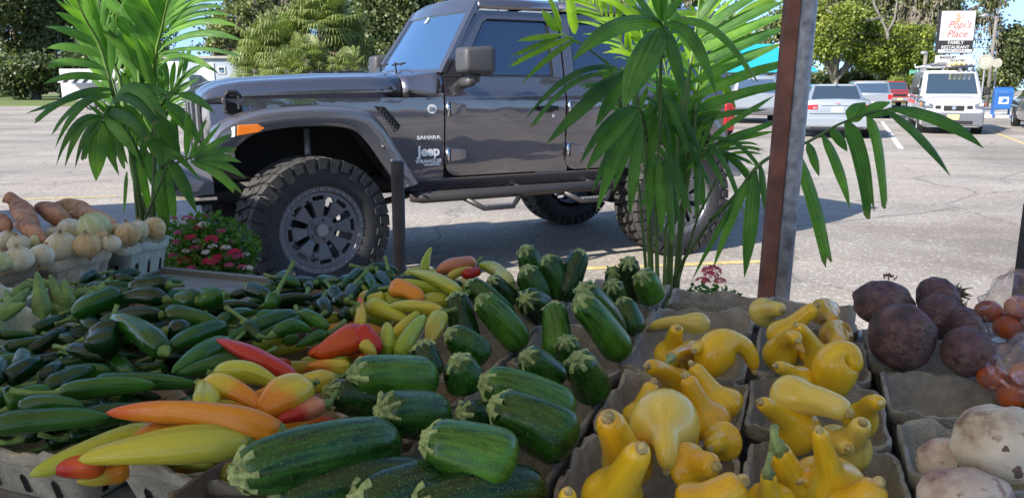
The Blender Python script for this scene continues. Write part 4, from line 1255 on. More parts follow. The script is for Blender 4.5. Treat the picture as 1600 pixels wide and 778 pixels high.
basket(-1.765, -1.53, 1.10, 1.345, MT, 'pale mint till at the left edge below the okra', h=0.09)
basket(-2.24, -2.01, 1.37, 1.61, BR, 'brown till of white onions at the left edge', h=0.115)
basket(-2.24, -2.00, 1.63, 1.865, T1, 'tan till with slit sides full of white onions', h=0.115)
basket(-2.22, -1.98, 1.885, 2.085, MT, 'mint green till with slit sides holding two tan onions', h=0.115)
basket(-2.50, -2.26, 1.52, 1.76, BR, 'brown till under the upright sweet potatoes', h=0.115)
basket(-2.50, -2.26, 1.78, 2.0, T1, 'tan till under the pale sweet potatoes', h=0.115)
basket(0.385, 0.60, 1.62, 1.85, G0, 'grey till holding a bag of orange tomatoes')
basket(0.385, 0.60, 1.37, 1.60, G0, 'grey till holding the nearer bag of tomatoes')

# ---------------------------------------------------------------- produce builders
def px_seg(x1, y1, z1, x2, y2, z2): return at_z(x1, y1, z1), at_z(x2, y2, z2)
CNT = {}
def thing(kind, loc, label, cat, group=None):
    return empty(kind, loc, 0, label, cat, group)

def zucchini(x1, y1, z1, x2, y2, z2, r, mi=0, bow=0.0, label='', sc=1.0):
    a, b = px_seg(x1, y1, z1, x2, y2, z2)
    d = (b - a); L = d.length; dn = d / L
    r *= 0.90
    root = thing('zucchini', (a + b) / 2, label, 'zucchini', 'zucchini heaped in the middle tills')
    A = a - root.location; B = b - root.location
    side = dn.cross(Vector((0, 0, 1))).normalized()
    up = side.cross(dn)
    rr = random.Random(int(x1 * 7 + y1))
    bend = up * (0.05 * L) + side * (bow * L)
    n = 22; pts = []; rad = []
    for i in range(n + 1):
        t = i / n
        pts.append(A + (B - A) * t + bend * (4 * t * (1 - t)) * 0.5)
        if t < 0.12: k = 0.62 + 0.22 * (t / 0.12) ** 0.7
        elif t < 0.76: k = 0.84 + 0.19 * sin((t - 0.12) / 0.64 * pi / 2)
        else: k = 1.03 * sqrt(max(0.0, 1 - ((t - 0.76) / 0.242) ** 2.1))
        rad.append(max(0.0015, r * k))
    ph0 = rr.random() * 6
    mod = lambda ph, t: 1 + 0.028 * cos(5 * ph + ph0) * (1 - t * 0.6) + 0.04 * cos(2 * ph + ph0) * sin(t * 3) + 0.035 * sin(t * 5 + ph0)
    v, f, uv = sweep(pts, rad, 26, mod)
    mk('body', v, f, M['zuc'][mi], root, True, uv)
    # star stem: a short flared stalk with lobes that spread over the shoulder
    ax = (pts[0] - pts[1]).normalized()
    s_ = ax.orthogonal().normalized(); u_ = ax.cross(s_)
    nl = rr.choice([6, 7, 7, 8]); K = nl * 6; V = []; F = []
    tilt = side * rr.uniform(-0.25, 0.25) + up * rr.uniform(-0.1, 0.25)
    rings = [(0.98, -0.30, 1.0), (0.86, -0.10, 0.95), (0.60, 0.12, 0.55), (0.46, 0.24, 0.4), (0.42, 0.34, 0.35), (0.34, 0.36, 0.3), (0.05, 0.33, 0.0)]
    amp = [rr.uniform(0.7, 1.25) for _ in range(nl)]
    for (kr, kz, kl) in rings:
        for k in range(K):
            ph = 2 * pi * k / K
            am = amp[int(k / 6) % nl]
            lobe = 0.5 + 0.5 * cos(nl * ph)
            g = 1 + kl * (lobe ** 0.8 * 0.62 * am - 0.36)
            ridge = 0.10 * r * (lobe - 0.3) * kl
            q = pts[0] + (s_ * cos(ph) + u_ * sin(ph)) * (r * 0.72 * kr * g * sc) + ax * (r * kz * 0.9 + ridge) + tilt * (max(0, kz) * r)
            V.append(q)
    for i in range(len(rings) - 1):
        for k in range(K):
            k2 = (k + 1) % K; F.append((i * K + k, i * K + k2, (i + 1) * K + k2, (i + 1) * K + k))
    F.append(tuple((len(rings) - 1) * K + k for k in range(K)))
    mk('stem', V, F, M['zstem'], root, True, fix=True)
    return root

ZL = [
 (378, 738, .975, 622, 692, .94, .043, 0, .02, 'largest dark zucchini, lying level in the front, ragged stem hanging at the left'),
 (436, 782, .93, 680, 755, .90, .040, 2, .0, 'dark shiny zucchini under the largest one at the bottom edge'),
 (562, 788, .94, 790, 752, .90, .042, 2, .0, 'dark shiny zucchini second from the bottom left edge'),
 (650, 795, .93, 850, 772, .90, .042, 2, .0, 'dark zucchini cut by the bottom edge of the photo'),
 (672, 692, .98, 806, 730, .95, .0445, 1, .0, 'pale striped zucchini with a worn patch near its stem in the front'),
 (778, 636, .975, 900, 696, .93, .045, 0, .03, 'plump speckled zucchini whose star stem touches the one behind it'),
 (760, 598, .98, 895, 650, .92, .040, 1, .03, 'long light green zucchini behind the plump speckled one'),
 (722, 648, .95, 790, 655, .92, .028, 2, .0, 'small nearly black zucchini with a spiky stem, wedged in the middle'),
 (600, 646, .97, 690, 655, .93, .042, 0, .0, 'short thick zucchini just above the largest one'),
 (515, 615, .965, 600, 632, .93, .034, 2, .0, 'dark zucchini next to the orange peppers'),
 (556, 588, .985, 680, 598, .95, .042, 1, .0, 'thick zucchini with a yellowish flank lying level in the middle'),
 (660, 538, .985, 672, 590, .93, .029, 2, .0, 'dark upright zucchini left of the pair in the middle'),
 (703, 522, .99, 760, 565, .94, .031, 0, .0, 'zucchini with a pale star stem left of the crossed ones'),
 (714, 564, .985, 732, 612, .93, .035, 0, .0, 'upright zucchini facing the camera in the middle of the heap'),
 (752, 468, 1.0, 818, 545, .90, .034, 1, .0, 'long leaning zucchini with an open pale stem, under the dull green one'),
 (735, 444, 1.0, 800, 510, .92, .032, 0, .0, 'zucchini lying behind the long leaning one'),
 (714, 462, 1.0, 730, 545, .90, .032, 2, .0, 'dark zucchini with a cut green stem beside the yellow peppers'),
 (822, 558, .975, 872, 600, .92, .033, 0, .0, 'zucchini pointing at the camera above the long light green one'),
 (903, 560, .985, 930, 622, .90, .034, 0, .0, 'short upright zucchini nearest the left squash row'),
 (884, 532, .98, 898, 590, .90, .028, 0, .0, 'small upright zucchini behind the short one'),
 (866, 478, .99, 872, 560, .90, .032, 1, .0, 'green zucchini standing left of the tall pair'),
 (907, 470, 1.02, 975, 560, .90, .036, 1, .0, 'front one of the tall pair of leaning zucchini, with a sunlit edge'),
 (912, 452, 1.03, 965, 530, .90, .034, 0, .0, 'rear one of the tall pair of leaning zucchini'),
 (822, 422, 1.0, 842, 475, .92, .038, 0, .0, 'zucchini with a broad star stem in front of the tallest three'),
 (822, 468, .98, 850, 490, .93, .038, 2, .0, 'round looking zucchini pointing at the camera, left of the empty till'),
 (821, 390, 1.03, 838, 450, .93, .033, 0, .0, 'leftmost of the three tallest zucchini at the back'),
 (856, 404, 1.02, 882, 470, .92, .034, 0, .0, 'middle one of the three tallest zucchini at the back'),
 (907, 396, 1.03, 882, 472, .92, .034, 2, .0, 'rightmost of the three tallest zucchini, leaning right over sunlit ground'),
 (956, 444, .985, 968, 490, .90, .031, 0, .0, 'left zucchini of the small upright cluster by the palm canes'),
 (983, 409, 1.01, 985, 470, .90, .033, 2, .0, 'topmost zucchini of the small cluster by the palm canes'),
 (1003, 430, .99, 1022, 470, .92, .036, 1, .0, 'right zucchini of the small cluster, catching light on its shoulder'),
 (973, 472, .965, 990, 525, .90, .034, 0, .0, 'lowest zucchini of the small cluster, above the single squash'),
 (958, 426, .98, 965, 460, .90, .030, 0, .0, 'rearmost zucchini half hidden in the small cluster'),
 (768, 438, .985, 800, 475, .92, .028, 2, .0, 'small dark zucchini between the pale pepper and the broad star stem'),
]
for a in ZL: zucchini(*a[:9], label=a[9])

def squash(x1, y1, z1, x2, y2, z2, rn, rb, mi=0, hook=0.0, side_=0.0, label='', green=False, hookv=None, neck=0.42):
    """x1.. stem end of the neck, x2.. blossom end of the bulb"""
    rn *= 0.70; rb *= 0.90; neck = neck + (0.04 if hookv is None else 0)
    a, b = px_seg(x1, y1, z1, x2, y2, z2)
    root = thing('yellow_squash', (a + b) / 2, label, 'squash', 'yellow crookneck squash in the right-hand tills')
    A = a - root.location; B = b - root.location
    B = B + (B - A).normalized() * rb * 0.45
    d = B - A; L = d.length; dn = d / L
    s = dn.cross(Vector((0, 0, 1)))
    s = s.normalized() if s.length > 1e-4 else Vector((1, 0, 0))
    up = s.cross(dn)
    c1 = A + d * 0.35 + up * hook * L + s * side_ * L
    c2 = A + d * 0.65 + up * hook * 0.3 * L
    if hookv is not None: c1 = A + Vector(hookv[0]); c2 = A + Vector(hookv[1])
    n = 26; pts = []; rad = []
    for i in range(n + 1):
        t = i / n
        pts.append(bez3(A, c1, c2, B, t))
        if t < neck: k = rn * (0.80 + 0.20 * (t / neck)) + (rb - rn) * 0.12 * (t / neck) ** 2
        else:
            u = (t - neck) / (1 - neck)
            k0 = rn + (rb - rn) * 0.12
            k = k0 + (rb - k0) * (0.5 - 0.5 * cos(min(1, u / 0.6) * pi)) ** 0.85 if u < 0.6 else rb * sqrt(max(0, 1 - ((u - 0.6) / 0.402) ** 2.2))
        if t < 0.14: k *= 0.42 + 0.58 * sqrt(max(0, 1 - (1 - t / 0.14) ** 2))
        rad.append(max(k, 0.002))
    rr = random.Random(int(x1 * 3 + y1)); p0 = rr.random() * 6
    mod = lambda ph, t: 1 + 0.014 * cos(3 * ph + p0) + 0.018 * cos(2 * ph + p0 + t * 3) + 0.008 * cos(8 * ph)
    v, f, uv = sweep(pts, rad, 26, mod)
    mk('body', v, f, M['squash'][mi], root, True, uv)
    ax = (pts[0] - pts[2]).normalized()
    q = MB()
    if green:
        sd_ = ax.orthogonal().normalized()
        P = [pts[0] - ax * 0.004, pts[0] + ax * 0.012, pts[0] + ax * 0.022 + sd_ * 0.004, pts[0] + ax * 0.032 + sd_ * 0.010]
        q.add(*sweep(P, [rn * 0.72, rn * 0.34, rn * 0.26, rn * 0.30], 20, lambda ph, t: 1 + 0.16 * cos(5 * ph))[:2])
        q.build('stem', M['sqgreen'], root, True)
    else:
        P = [pts[0] - ax * .001, pts[0] + ax * 0.002, pts[0] + ax * 0.007, pts[0] + ax * 0.009]
        q.add(*sweep(P, [rn * 0.38, rn * 0.36, rn * 0.26, rn * 0.10], 20, lambda ph, t: 1 + 0.12 * cos(5 * ph + p0) * t + 0.05 * cos(9 * ph))[:2])
        q.build('stem', M['sqstem'], root, True)
    return root

SQ = [
 (1016, 512, .90, 1100, 512, .90, .020, .033, 2, .18, 0, 'lone squash lying across its till, the farthest in the left squash row'),
 (1059, 512, .985, 1048, 560, .91, .022, .037, 0, .1, 0, 'squash with its blunt stem end facing up, above the one with the green stem'),
 (1048, 560, .965, 1085, 560, .91, .018, .033, 1, .1, 0, 'squash with a green stalk pointing forward', True),
 (1085, 548, .97, 1130, 555, .92, .020, .033, 0, .15, 0, 'squash with a bent neck left of the hooked one'),
 (1012, 572, .975, 1070, 612, .90, .024, .034, 1, .1, 0, 'squash with a scarred end facing left in the left squash row'),
 (1072, 588, .98, 1110, 665, .90, .023, .040, 1, .0, 0, 'long narrow squash leaning down to the right in the left squash row'),
 (1082, 570, .97, 1132, 640, .90, .022, .042, 0, .0, 0, 'squash half behind the long narrow one'),
 (1020, 598, .96, 1000, 655, .90, .023, .034, 0, .0, 0, 'squash left of and behind the round pale one'),
 (950, 652, 1.02, 985, 735, .90, .033, .038, 1, .0, 0, 'upright thick-necked squash at the left end of the squash row'),
 (1002, 700, 1.02, 950, 790, .90, .028, .044, 0, .0, 0, 'squash leaning left in front of the upright thick-necked one'),
 (1118, 728, .95, 1082, 732, .93, .026, .038, 1, .1, 0, 'ball shaped squash with its neck turned away, right of the hanging neck'),
 (1160, 752, .97, 1088, 800, .93, .032, .040, 1, .0, 0, 'squash with a big brown stem scar at the bottom edge'),
 (888, 768, .97, 880, 820, .90, .018, .03, 0, .0, 0, 'pointed tip of a squash rising at the bottom edge'),
 (1222, 485, .96, 1190, 490, .93, .026, .036, 2, .1, 0, 'pale squash at the back left of the right squash row'),
 (1275, 478, 1.0, 1212, 530, .92, .024, .032, 0, .0, 0, 'long squash pointing up to the right toward the pole'),
 (1303, 505, .95, 1285, 488, .92, .022, .035, 1, .1, 0, 'squash behind the long one at the right'),
 (1245, 508, 1.0, 1288, 575, .91, .019, .038, 0, .08, 0, 'slim-necked squash leaning to the left in the right squash row'),
 (1247, 532, .985, 1216, 565, .91, .021, .036, 0, .3, 0, 'squash with its neck nodding to the right in the right squash row'),
 (1312, 545, .95, 1305, 525, .92, .028, .036, 1, .1, 0, 'warty squash with a knob facing right near the beets'),
 (1213, 572, .965, 1250, 600, .92, .019, .031, 0, .1, 0, 'small squash with its stem end toward the camera'),
 (1325, 645, .965, 1225, 622, .95, .030, .038, 2, .12, 0, 'longest squash, lying across the others in the right squash row'),
 (1188, 628, .975, 1250, 680, .90, .021, .041, 0, .05, 0, 'squash with its neck raised to the left below the longest one'),
 (1376, 630, .975, 1340, 668, .90, .020, .030, 0, .2, 0, 'squash with its neck sticking out to the right, by the empty till'),
 (1348, 660, .97, 1325, 705, .90, .024, .036, 2, .0, 0, 'squash with a pointed tip below the longest one'),
 (1214, 698, .98, 1242, 765, .90, .025, .036, 0, .0, 0, 'squash with a round green star on its end', True),
 (1200, 738, .99, 1205, 800, .90, .015, .037, 0, .0, 0, 'squash with a curled green stalk at the bottom edge', True),
 (1280, 672, 1.02, 1305, 775, .90, .018, .046, 0, .0, 0, 'tall upright slim-necked squash at the bottom right'),
 (1372, 755, .96, 1335, 800, .92, .030, .038, 1, .0, 0, 'squash leaning right with a ragged end at the bottom'),
 (1325, 700, .93, 1300, 690, .90, .02, .03, 2, .0, 0, 'squash tucked underneath at the front of the right row'),
]
SQ += [
 (1095, 618, .925, 1120, 632, .91, .020, .033, 0, .1, 0, 'squash low behind the long narrow one, against the till side'),
 (1030, 690, .92, 1065, 690, .91, .022, .034, 1, .1, 0, 'squash tucked beneath the hanging neck of the round pale one'),
 (1240, 590, .93, 1275, 600, .91, .020, .033, 0, .1, 0, 'squash low between the small one and the curled crookneck'),
 (1262, 560, .93, 1235, 548, .91, .020, .032, 1, .1, 0, 'squash half hidden between the two nodding necks'),
 (1250, 750, .93, 1275, 752, .91, .022, .036, 1, .1, 0, 'squash low between the green star one and the tall slim one'),
 (1110, 700, .92, 1130, 690, .91, .020, .032, 0, .1, 0, 'squash at the back right corner behind the ball shaped one'),
]
for a in SQ: squash(a[0], a[1], a[2], a[3], a[4], a[5], a[6], a[7], a[8], a[9], a[10], a[11], len(a) > 12)
# hooked ones
squash(1178, 578, .925, 1122, 590, .915, .022, .040, 0, 0, 0, 'squash bent like a hook with its neck ending at the right', False, [(-0.004, 0.01, 0.065), (-0.08, 0.005, 0.07)], 0.36)
squash(1335, 582, .955, 1305, 615, .91, .026, .042, 0, 0, 0, 'crookneck whose neck curls over to the right near the beet till', False, [(0.005, 0.02, 0.045), (-0.03, 0.02, 0.04)], 0.34)
squash(1042, 732, .935, 1042, 650, .955, .022, .053, 2, 0, 0, 'round pale squash, shiny and ball shaped, its neck hanging straight down', False, [(0.0, -0.0, 0.05), (0.0, 0.05, 0.02)], 0.42)

# ---------------------------------------------------------------- peppers
def pepper(a, b, r, mat, root_kind, label, cat, group, bow=0.12, prof='taper', stem=True, curl=None, sr=0.10, n=18, seg=14, stemlen=0.03, lumps=0.04, smat=None):
    root = thing(root_kind, (a + b) / 2, label, cat, group)
    A = a - root.location; B = b - root.location
    d = B - A; L = max(d.length, 1e-4); dn = d / L
    s = dn.cross(Vector((0, 0, 1))); s = s.normalized() if s.length > 1e-4 else Vector((1, 0, 0))
    up = s.cross(dn)
    rr = R
    bs = rr.uniform(-1, 1) * bow * L if curl is None else curl * L
    pts = []; rad = []
    for i in range(n + 1):
        t = i / n
        pts.append(A + d * t + up * (bow * L * 0.7 * sin(t * pi)) + s * (bs * sin(t * pi)))
        if prof == 'taper':      # banana / long pepper: shoulder then taper to a point
            k = (0.55 + 0.45 * sin(min(1, t / 0.22) * pi / 2)) * (1 - 0.30 * t) * sqrt(max(0, 1 - t ** 3.2))
        elif prof == 'jal':      # blunt
            k = (0.70 + 0.30 * sin(min(1, t / 0.2) * pi / 2)) * (1 - 0.18 * t) * sqrt(max(0, 1 - t ** 5))
        else:                    # bell
            k = (0.55 + 0.45 * sin(min(1, t / 0.25) * pi / 2)) * (0.98 - 0.08 * t) * sqrt(max(0, 1 - t ** 7))
        rad.append(max(0.0012, r * k))
    p0 = rr.random() * 6
    ft = rr.uniform(0.84, 1.0)
    mod = lambda ph, t: (1 + lumps * cos(3 * ph + p0 + t * 1.5)) * (1 + lumps * 0.6 * sin(t * 9 + p0)) * (ft + (1 - ft) * abs(cos(ph)))
    v, f, uv = sweep(pts, rad, seg, mod)
    mk('body', v, f, mat, root, True, uv)
    if stem:
        ax = (pts[0] - pts[1]).normalized()
        cv = (Vector((rr.uniform(-1, 1), rr.uniform(-1, 1), rr.uniform(-0.2, 1)))).normalized()
        P = [pts[0] - ax * 0.003, pts[0] + ax * 0.003, pts[0] + ax * 0.012, pts[0] + ax * stemlen * 0.6 + cv * 0.006, pts[0] + ax * stemlen + cv * 0.016]
        v, f, _ = sweep(P, [r * 0.56, r * 0.48, 0.0048, 0.0036, 0.0050], 8)
        mk('stem', v, f, smat or M['pstem'], root, True)
    return root

BG = 'long banana peppers among the green ones'
def bp_(x1, y1, z1, x2, y2, z2, r, ma, label, bow=0.1, prof='taper', curl=None, stem=True, lumps=0.075):
    a, b = px_seg(x1, y1, z1, x2, y2, z2)
    return pepper(a, b, r, ma, 'banana_pepper', label, 'pepper', BG, bow, prof, stem, curl, n=22, seg=18, lumps=lumps)
bp_(388, 690, .955, 122, 718, .945, .028, pep((0.44, 0.47, 0.07), (0.56, 0.50, 0.035), .2, .7), 'long yellow-green pepper lying across the very front, stem end to the right', .06, curl=-.05)
bp_(250, 680, .93, 46, 742, .925, .024, pep(YG, YG), 'yellow-green pepper whose thin tip points lower left', .05, curl=.0)
bp_(160, 728, .925, 62, 730, .925, .018, pep(RO, RD), 'red-orange pepper tip poking out left of the front yellow one', .0, curl=0, stem=False)
bp_(200, 735, .90, 120, 752, .905, .015, pep(OR, YL), 'orange pepper tip beneath the front yellow one', .0, curl=0, stem=False)
bp_(436, 672, .965, 166, 645, .985, .022, pep(OR, RO, .5, .95), 'long bright orange pepper with a dark red tip at the left', .10, curl=-.04)
bp_(318, 668, .95, 198, 696, .95, .021, pep(OR, OR), 'short twisted orange pepper under the long orange one', .14, curl=.0, lumps=.1)
bp_(372, 672, .945, 285, 694, .94, .026, pep(RO, OR), 'fat red-orange pepper behind the short twisted one', .05, lumps=.1)
bp_(320, 640, .975, 325, 600, .965, .022, pep(YG, OR), 'bent pepper, yellow with an orange flank, at the left of the mid heap', .1, lumps=.12)
bp_(322, 604, .98, 412, 640, .965, .020, pep(YL, OR), 'yellow to orange pepper pointing right and down', .16, curl=.0, lumps=.1)
bp_(342, 582, .975, 440, 603, .97, .021, pep(YG, YG), 'smooth lime pepper just under the bright red one', .14, curl=.0)
bp_(522, 592, .965, 388, 622, .96, .019, pep(YL, OR, .4, .9), 'dull yellow-orange pepper lying level behind the ribbed one', .04, curl=-.02)
bp_(480, 605, .985, 405, 648, .965, .031, pep(YL, OR), 'broad ribbed yellow-orange pepper with pale streaks', .05, prof='jal', lumps=.12)
bp_(505, 632, .965, 432, 658, .96, .018, pep(PK, RD), 'pinkish pepper with a red tip beside the dark zucchini', .02, curl=0)
bp_(460, 592, .955, 338, 530, 1.0, .0185, pep(RD, RD), 'bright red pepper pointing up left over the green ones', .06, curl=-.03)
bp_(575, 528, .975, 492, 556, .965, .030, pep(RD, RO, .2, .6), 'large red-orange pepper above the thick zucchini', .08, prof='taper', lumps=.08)
bp_(560, 520, .99, 592, 552, .965, .022, pep(RD, RD), 'short bright red pepper wedged beside the lime ones', .05, prof='jal', stem=False)
bp_(562, 515, .96, 562, 464, 1.005, .0135, pep(YL, RO, .5, .8), 'thin orange pepper standing upright with a red tip', .0, curl=.03, stem=False)
bp_(575, 478, .98, 640, 502, .965, .020, pep(YG, YG), 'yellow-green pepper right of the upright orange one', .06)
bp_(690, 486, .985, 602, 480, .985, .016, pep(YL, YG), 'yellow pepper lying level behind the crossed lime pair', .10)
bp_(604, 556, .95, 605, 503, 1.0, .021, pep(GR, YG), 'lime pepper standing upright beside the red ones', .0, curl=0, stem=False)
bp_(622, 556, .955, 664, 492, 1.0, .0185, pep(GR, GR), 'lime pepper leaning right, in front of its twin', .04, curl=0, stem=False)
bp_(618, 528, .95, 655, 487, .99, .017, pep(YL, YG), 'duller yellow pepper leaning behind the lime one', .03, curl=0, stem=False)
bp_(690, 492, .98, 668, 540, .95, .023, pep(YG, YL), 'dull olive-yellow pepper beside the upright zucchini', .03)
bp_(614, 450, .995, 662, 470, .985, .020, pep(OR, OR), 'short wrinkled orange pepper in the back heap', .08, prof='jal', lumps=.14)
bp_(718, 458, .99, 638, 424, 1.0, .018, pep(YG, YG), 'long lime-yellow pepper slanting down right in the back heap', .05)
bp_(690, 458, .97, 612, 440, .985, .016, pep(GR, YG), 'green-yellow pepper under the slanting one', .06)
bp_(664, 428, .97, 674, 386, 1.03, .014, pep(GR, GR), 'lime pepper tip sticking straight up from the back heap', .0, curl=-.08, stem=False)
bp_(738, 412, .985, 682, 424, .98, .022, pep(PK, PK), 'peach coloured blunt pepper at the back edge', .10, prof='jal')
bp_(700, 434, .97, 738, 418, .98, .012, pep(YL, YL), 'small yellow pepper in front of the peach coloured one', .05, stem=False)
bp_(724, 430, .975, 750, 424, .975, .014, pep(RD, RD), 'small round red pepper at the back edge', .0, prof='bell', stem=False)
bp_(690, 430, .965, 672, 438, .965, .012, pep(RD, RO), 'small red tip left of the peach coloured pepper', .0, prof='jal', stem=False)
bp_(790, 438, .965, 748, 414, .985, .019, pep(PL, GR), 'pale green pepper at the back edge', .1, prof='jal')
bp_(798, 446, .965, 775, 424, .985, .018, pep(PL, PL), 'whitish pepper behind the small dark zucchini', .1, prof='jal')
bp_(546, 574, .945, 480, 572, .95, .015, pep(YL, OR), 'dull yellow pepper under the large red-orange one', .05)
bp_(565, 536, .985, 588, 556, .965, .013, pep(YL, YL), 'tiny yellow pepper on top of the red one', .05, stem=False)
bp_(520, 546, .95, 482, 554, .95, .017, pep(PK, RO), 'dull pink-orange pepper left of the large red-orange one', .03)
bp_(600, 470, .97, 572, 472, .97, .02, pep(YG, YG), 'stubby yellow pepper beside the upright orange one', .03, prof='jal')
bp_(650, 470, .97, 560, 470, .965, .02, pep(GR, YG), 'half-buried lime pepper in the back heap', .03)
bp_(700, 470, .965, 640, 478, .96, .02, pep(YG, YG), 'yellow-green blunt pepper left of the cut zucchini', .03, prof='jal')

GP = {
 'front': 'long green peppers heaped in the left front tills',
 'mid': 'green peppers heaped in the middle tills',
 'back': 'green peppers heaped at the table edge',
 'far': 'small green jalapenos beside the metal stake'}
def gp(x1, y1, z1, x2, y2, z2, r, label, grp='front', prof='jal', bow=.08, mi=None, curl=None, stem=True, sl=0.035, lumps=.06):
    a, b = px_seg(x1, y1, z1, x2, y2, z2)
    m_ = M['green'][mi if mi is not None else R.randrange(4)]
    return pepper(a, b, r * .88, m_, 'green_pepper', label, 'pepper', GP[grp], bow, prof, stem, curl, n=16, seg=14, stemlen=sl, lumps=lumps)
gp(-5, 665, .955, 172, 652, .955, .021, 'longest dark green pepper lying along the front till rim', 'front', 'jal', .03, 1, 0)
gp(36, 634, .96, 132, 636, .96, .019, 'plump green pepper just above the longest dark one', 'front', 'jal', .05, 1, 0, False)
gp(98, 612, .97, 244, 602, .965, .019, 'long green pepper with its thin stem curling left', 'front', 'jal', .05, 3, 0, True, .07)
gp(75, 606, .96, 150, 575, .965, .019, 'green pepper slanting up right behind the stemmed one', 'front', 'jal', .05, 0, 0)
gp(10, 628, .955, 88, 608, .955, .018, 'blunt green pepper at the left below the glossy upright ones', 'front', 'jal', .05, 3, 0, False)
gp(14, 592, .96, 66, 562, .97, .0215, 'glossy dark pepper leaning up right at the left edge', 'front', 'jal', .04, 2, 0, False)
gp(32, 582, .96, 38, 548, .975, .020, 'rounded pepper tip standing behind the glossy leaning one', 'front', 'jal', .02, 0, 0, False)
gp(-6, 596, .96, 4, 560, .97, .018, 'dark pepper tip cut by the left edge of the photo', 'front', 'jal', .02, 2, 0, False)
gp(72, 590, .96, 96, 570, .965, .019, 'blackish pepper catching blue light behind the leaning one', 'front', 'jal', .02, 2, 0, False)
gp(150, 596, .955, 310, 600, .95, .018, 'thin dark pepper running right below the squat one', 'front', 'jal', .03, 1, 0)
gp(130, 655, .945, 250, 640, .94, .020, 'dark pepper half under the long orange one', 'front', 'jal', .03, 0, 0)
gp(205, 590, .95, 152, 604, .95, .016, 'small green pepper in the shade left of centre', 'front', 'jal', .03, 0, 0)
gp(170, 512, .99, 158, 552, .96, .037, 'squat dark green pepper shaped like a small bell', 'mid', 'bell', .0, 2, 0, True, .05, .12)
gp(256, 548, .98, 172, 500, .99, .028, 'fat glossy green pepper right of the squat one', 'mid', 'jal', .08, 1, 0)
gp(112, 545, .955, 160, 560, .95, .017, 'blackish pepper with a blue sheen below the squat one', 'mid', 'jal', .05, 2, 0)
gp(262, 520, .975, 300, 520, .97, .032, 'dark rounded pepper with a tall curled stem', 'mid', 'bell', .02, 2, 0, True, .06, .08)
gp(350, 512, .98, 262, 545, .975, .024, 'green pepper slanting left below the curled stem', 'mid', 'jal', .06, 1, 0)
gp(360, 535, .97, 268, 582, .965, .024, 'green pepper with a sharp tip at the lower left', 'mid', 'taper', .06, 3, 0)
gp(392, 560, .97, 275, 585, .96, .020, 'long dark green pepper under the bright red one', 'mid', 'taper', .04, 1, 0)
gp(185, 465, .985, 112, 492, .97, .032, 'large dark wrinkled pepper beside the okra', 'back', 'jal', .07, 1, 0, True, .03, .08)
gp(258, 468, .985, 182, 470, .98, .024, 'dark curved pepper behind the large wrinkled one', 'back', 'taper', .12, 2, 0)
gp(262, 446, .99, 200, 452, .98, .027, 'shiny dark pepper with a dry stem, highest at the back left', 'back', 'jal', .06, 2, 0)
gp(250, 492, .98, 155, 500, .97, .022, 'long dark pepper lying level in the back heap', 'back', 'taper', .05, 2, 0)
gp(310, 470, .99, 272, 472, .98, .027, 'heart shaped glossy green pepper with a point to the right', 'back', 'jal', .05, 1, 0)
gp(345, 462, .995, 308, 478, .98, .029, 'glossy mid green pepper with a folded top', 'back', 'jal', .1, 3, 0, True, .03, .12)
gp(262, 490, .98, 345, 510, .97, .022, 'broad flat dark pepper under the folded one', 'back', 'jal', .06, 1, 0)
gp(430, 462, 1.0, 420, 482, .98, .020, 'green pepper with a thin stem standing straight up', 'back', 'jal', .0, 3, 0, True, .075)
gp(388, 452, .99, 425, 468, .985, .020, 'dark pepper by the table lip, pointing right', 'back', 'jal', .06, 2, 0)
gp(340, 505, .985, 402, 488, .98, .016, 'curved pepper with a blue sheen left of the bright one', 'back', 'taper', .12, 1, 0)
gp(400, 500, .985, 460, 492, .98, .018, 'long green pepper pointing right in the back heap', 'mid', 'taper', .05, 3, 0)
gp(465, 492, .98, 352, 530, .97, .021, 'long tapering green pepper, centre of the heap', 'mid', 'taper', .05, 1, 0)
gp(480, 502, .975, 400, 528, .97, .017, 'slim pepper alongside the long tapering one', 'mid', 'taper', .05, 0, 0)
gp(428, 522, .985, 486, 518, .975, .019, 'arched green pepper like a crescent', 'mid', 'taper', .25, 3, 0)
gp(470, 492, .985, 514, 512, .975, .018, 'bright green pepper tip pointing to the torn till flap', 'mid', 'jal', .06, 3, 0)
gp(452, 525, .98, 456, 540, .965, .020, 'green pepper seen end-on like a ball', 'mid', 'jal', .0, 1, 0, False)
gp(510, 520, .965, 462, 542, .955, .014, 'thin green pepper resting on the torn flap', 'mid', 'taper', .05, 3, 0)
gp(385, 505, .985, 408, 535, .96, .017, 'small green pepper above the bright red one', 'mid', 'taper', .04, 0, 0, True, .05)
for (x1, y1, x2, y2) in [(552, 452, 540, 480), (520, 455, 535, 478), (504, 472, 512, 495), (542, 470, 520, 474), (548, 488, 530, 500)]:
    gp(x1, y1, .98, x2, y2, .965, .020, 'speckled dark jalapeno with brown scarring near the upright orange pepper', 'back', 'jal', .05, 2, 0)
for i, (x1, y1, x2, y2) in enumerate([(563, 425, 534, 450), (572, 432, 590, 462), (592, 430, 612, 458), (582, 420, 622, 424), (608, 428, 610, 442), (552, 448, 545, 462), (600, 452, 570, 470)]):
    gp(x1, y1, .985, x2, y2, .97, .018, ['leftmost jalapeno of the small back heap by the stake', 'jalapeno lying in front of the small back heap', 'shiny jalapeno pointing down right near the stake', 'jalapeno with a hooked stem touching the stake', 'tiny round jalapeno under the hooked stem', 'jalapeno end half buried in the small back heap', 'dark jalapeno at the foot of the small back heap'][i], 'far', 'jal', .05, i % 3, 0, True, .045)
gp(612, 440, .965, 664, 436, .975, .012, 'dark flat pepper tucked under the lime tip', 'far', 'jal', .05, 2, 0)

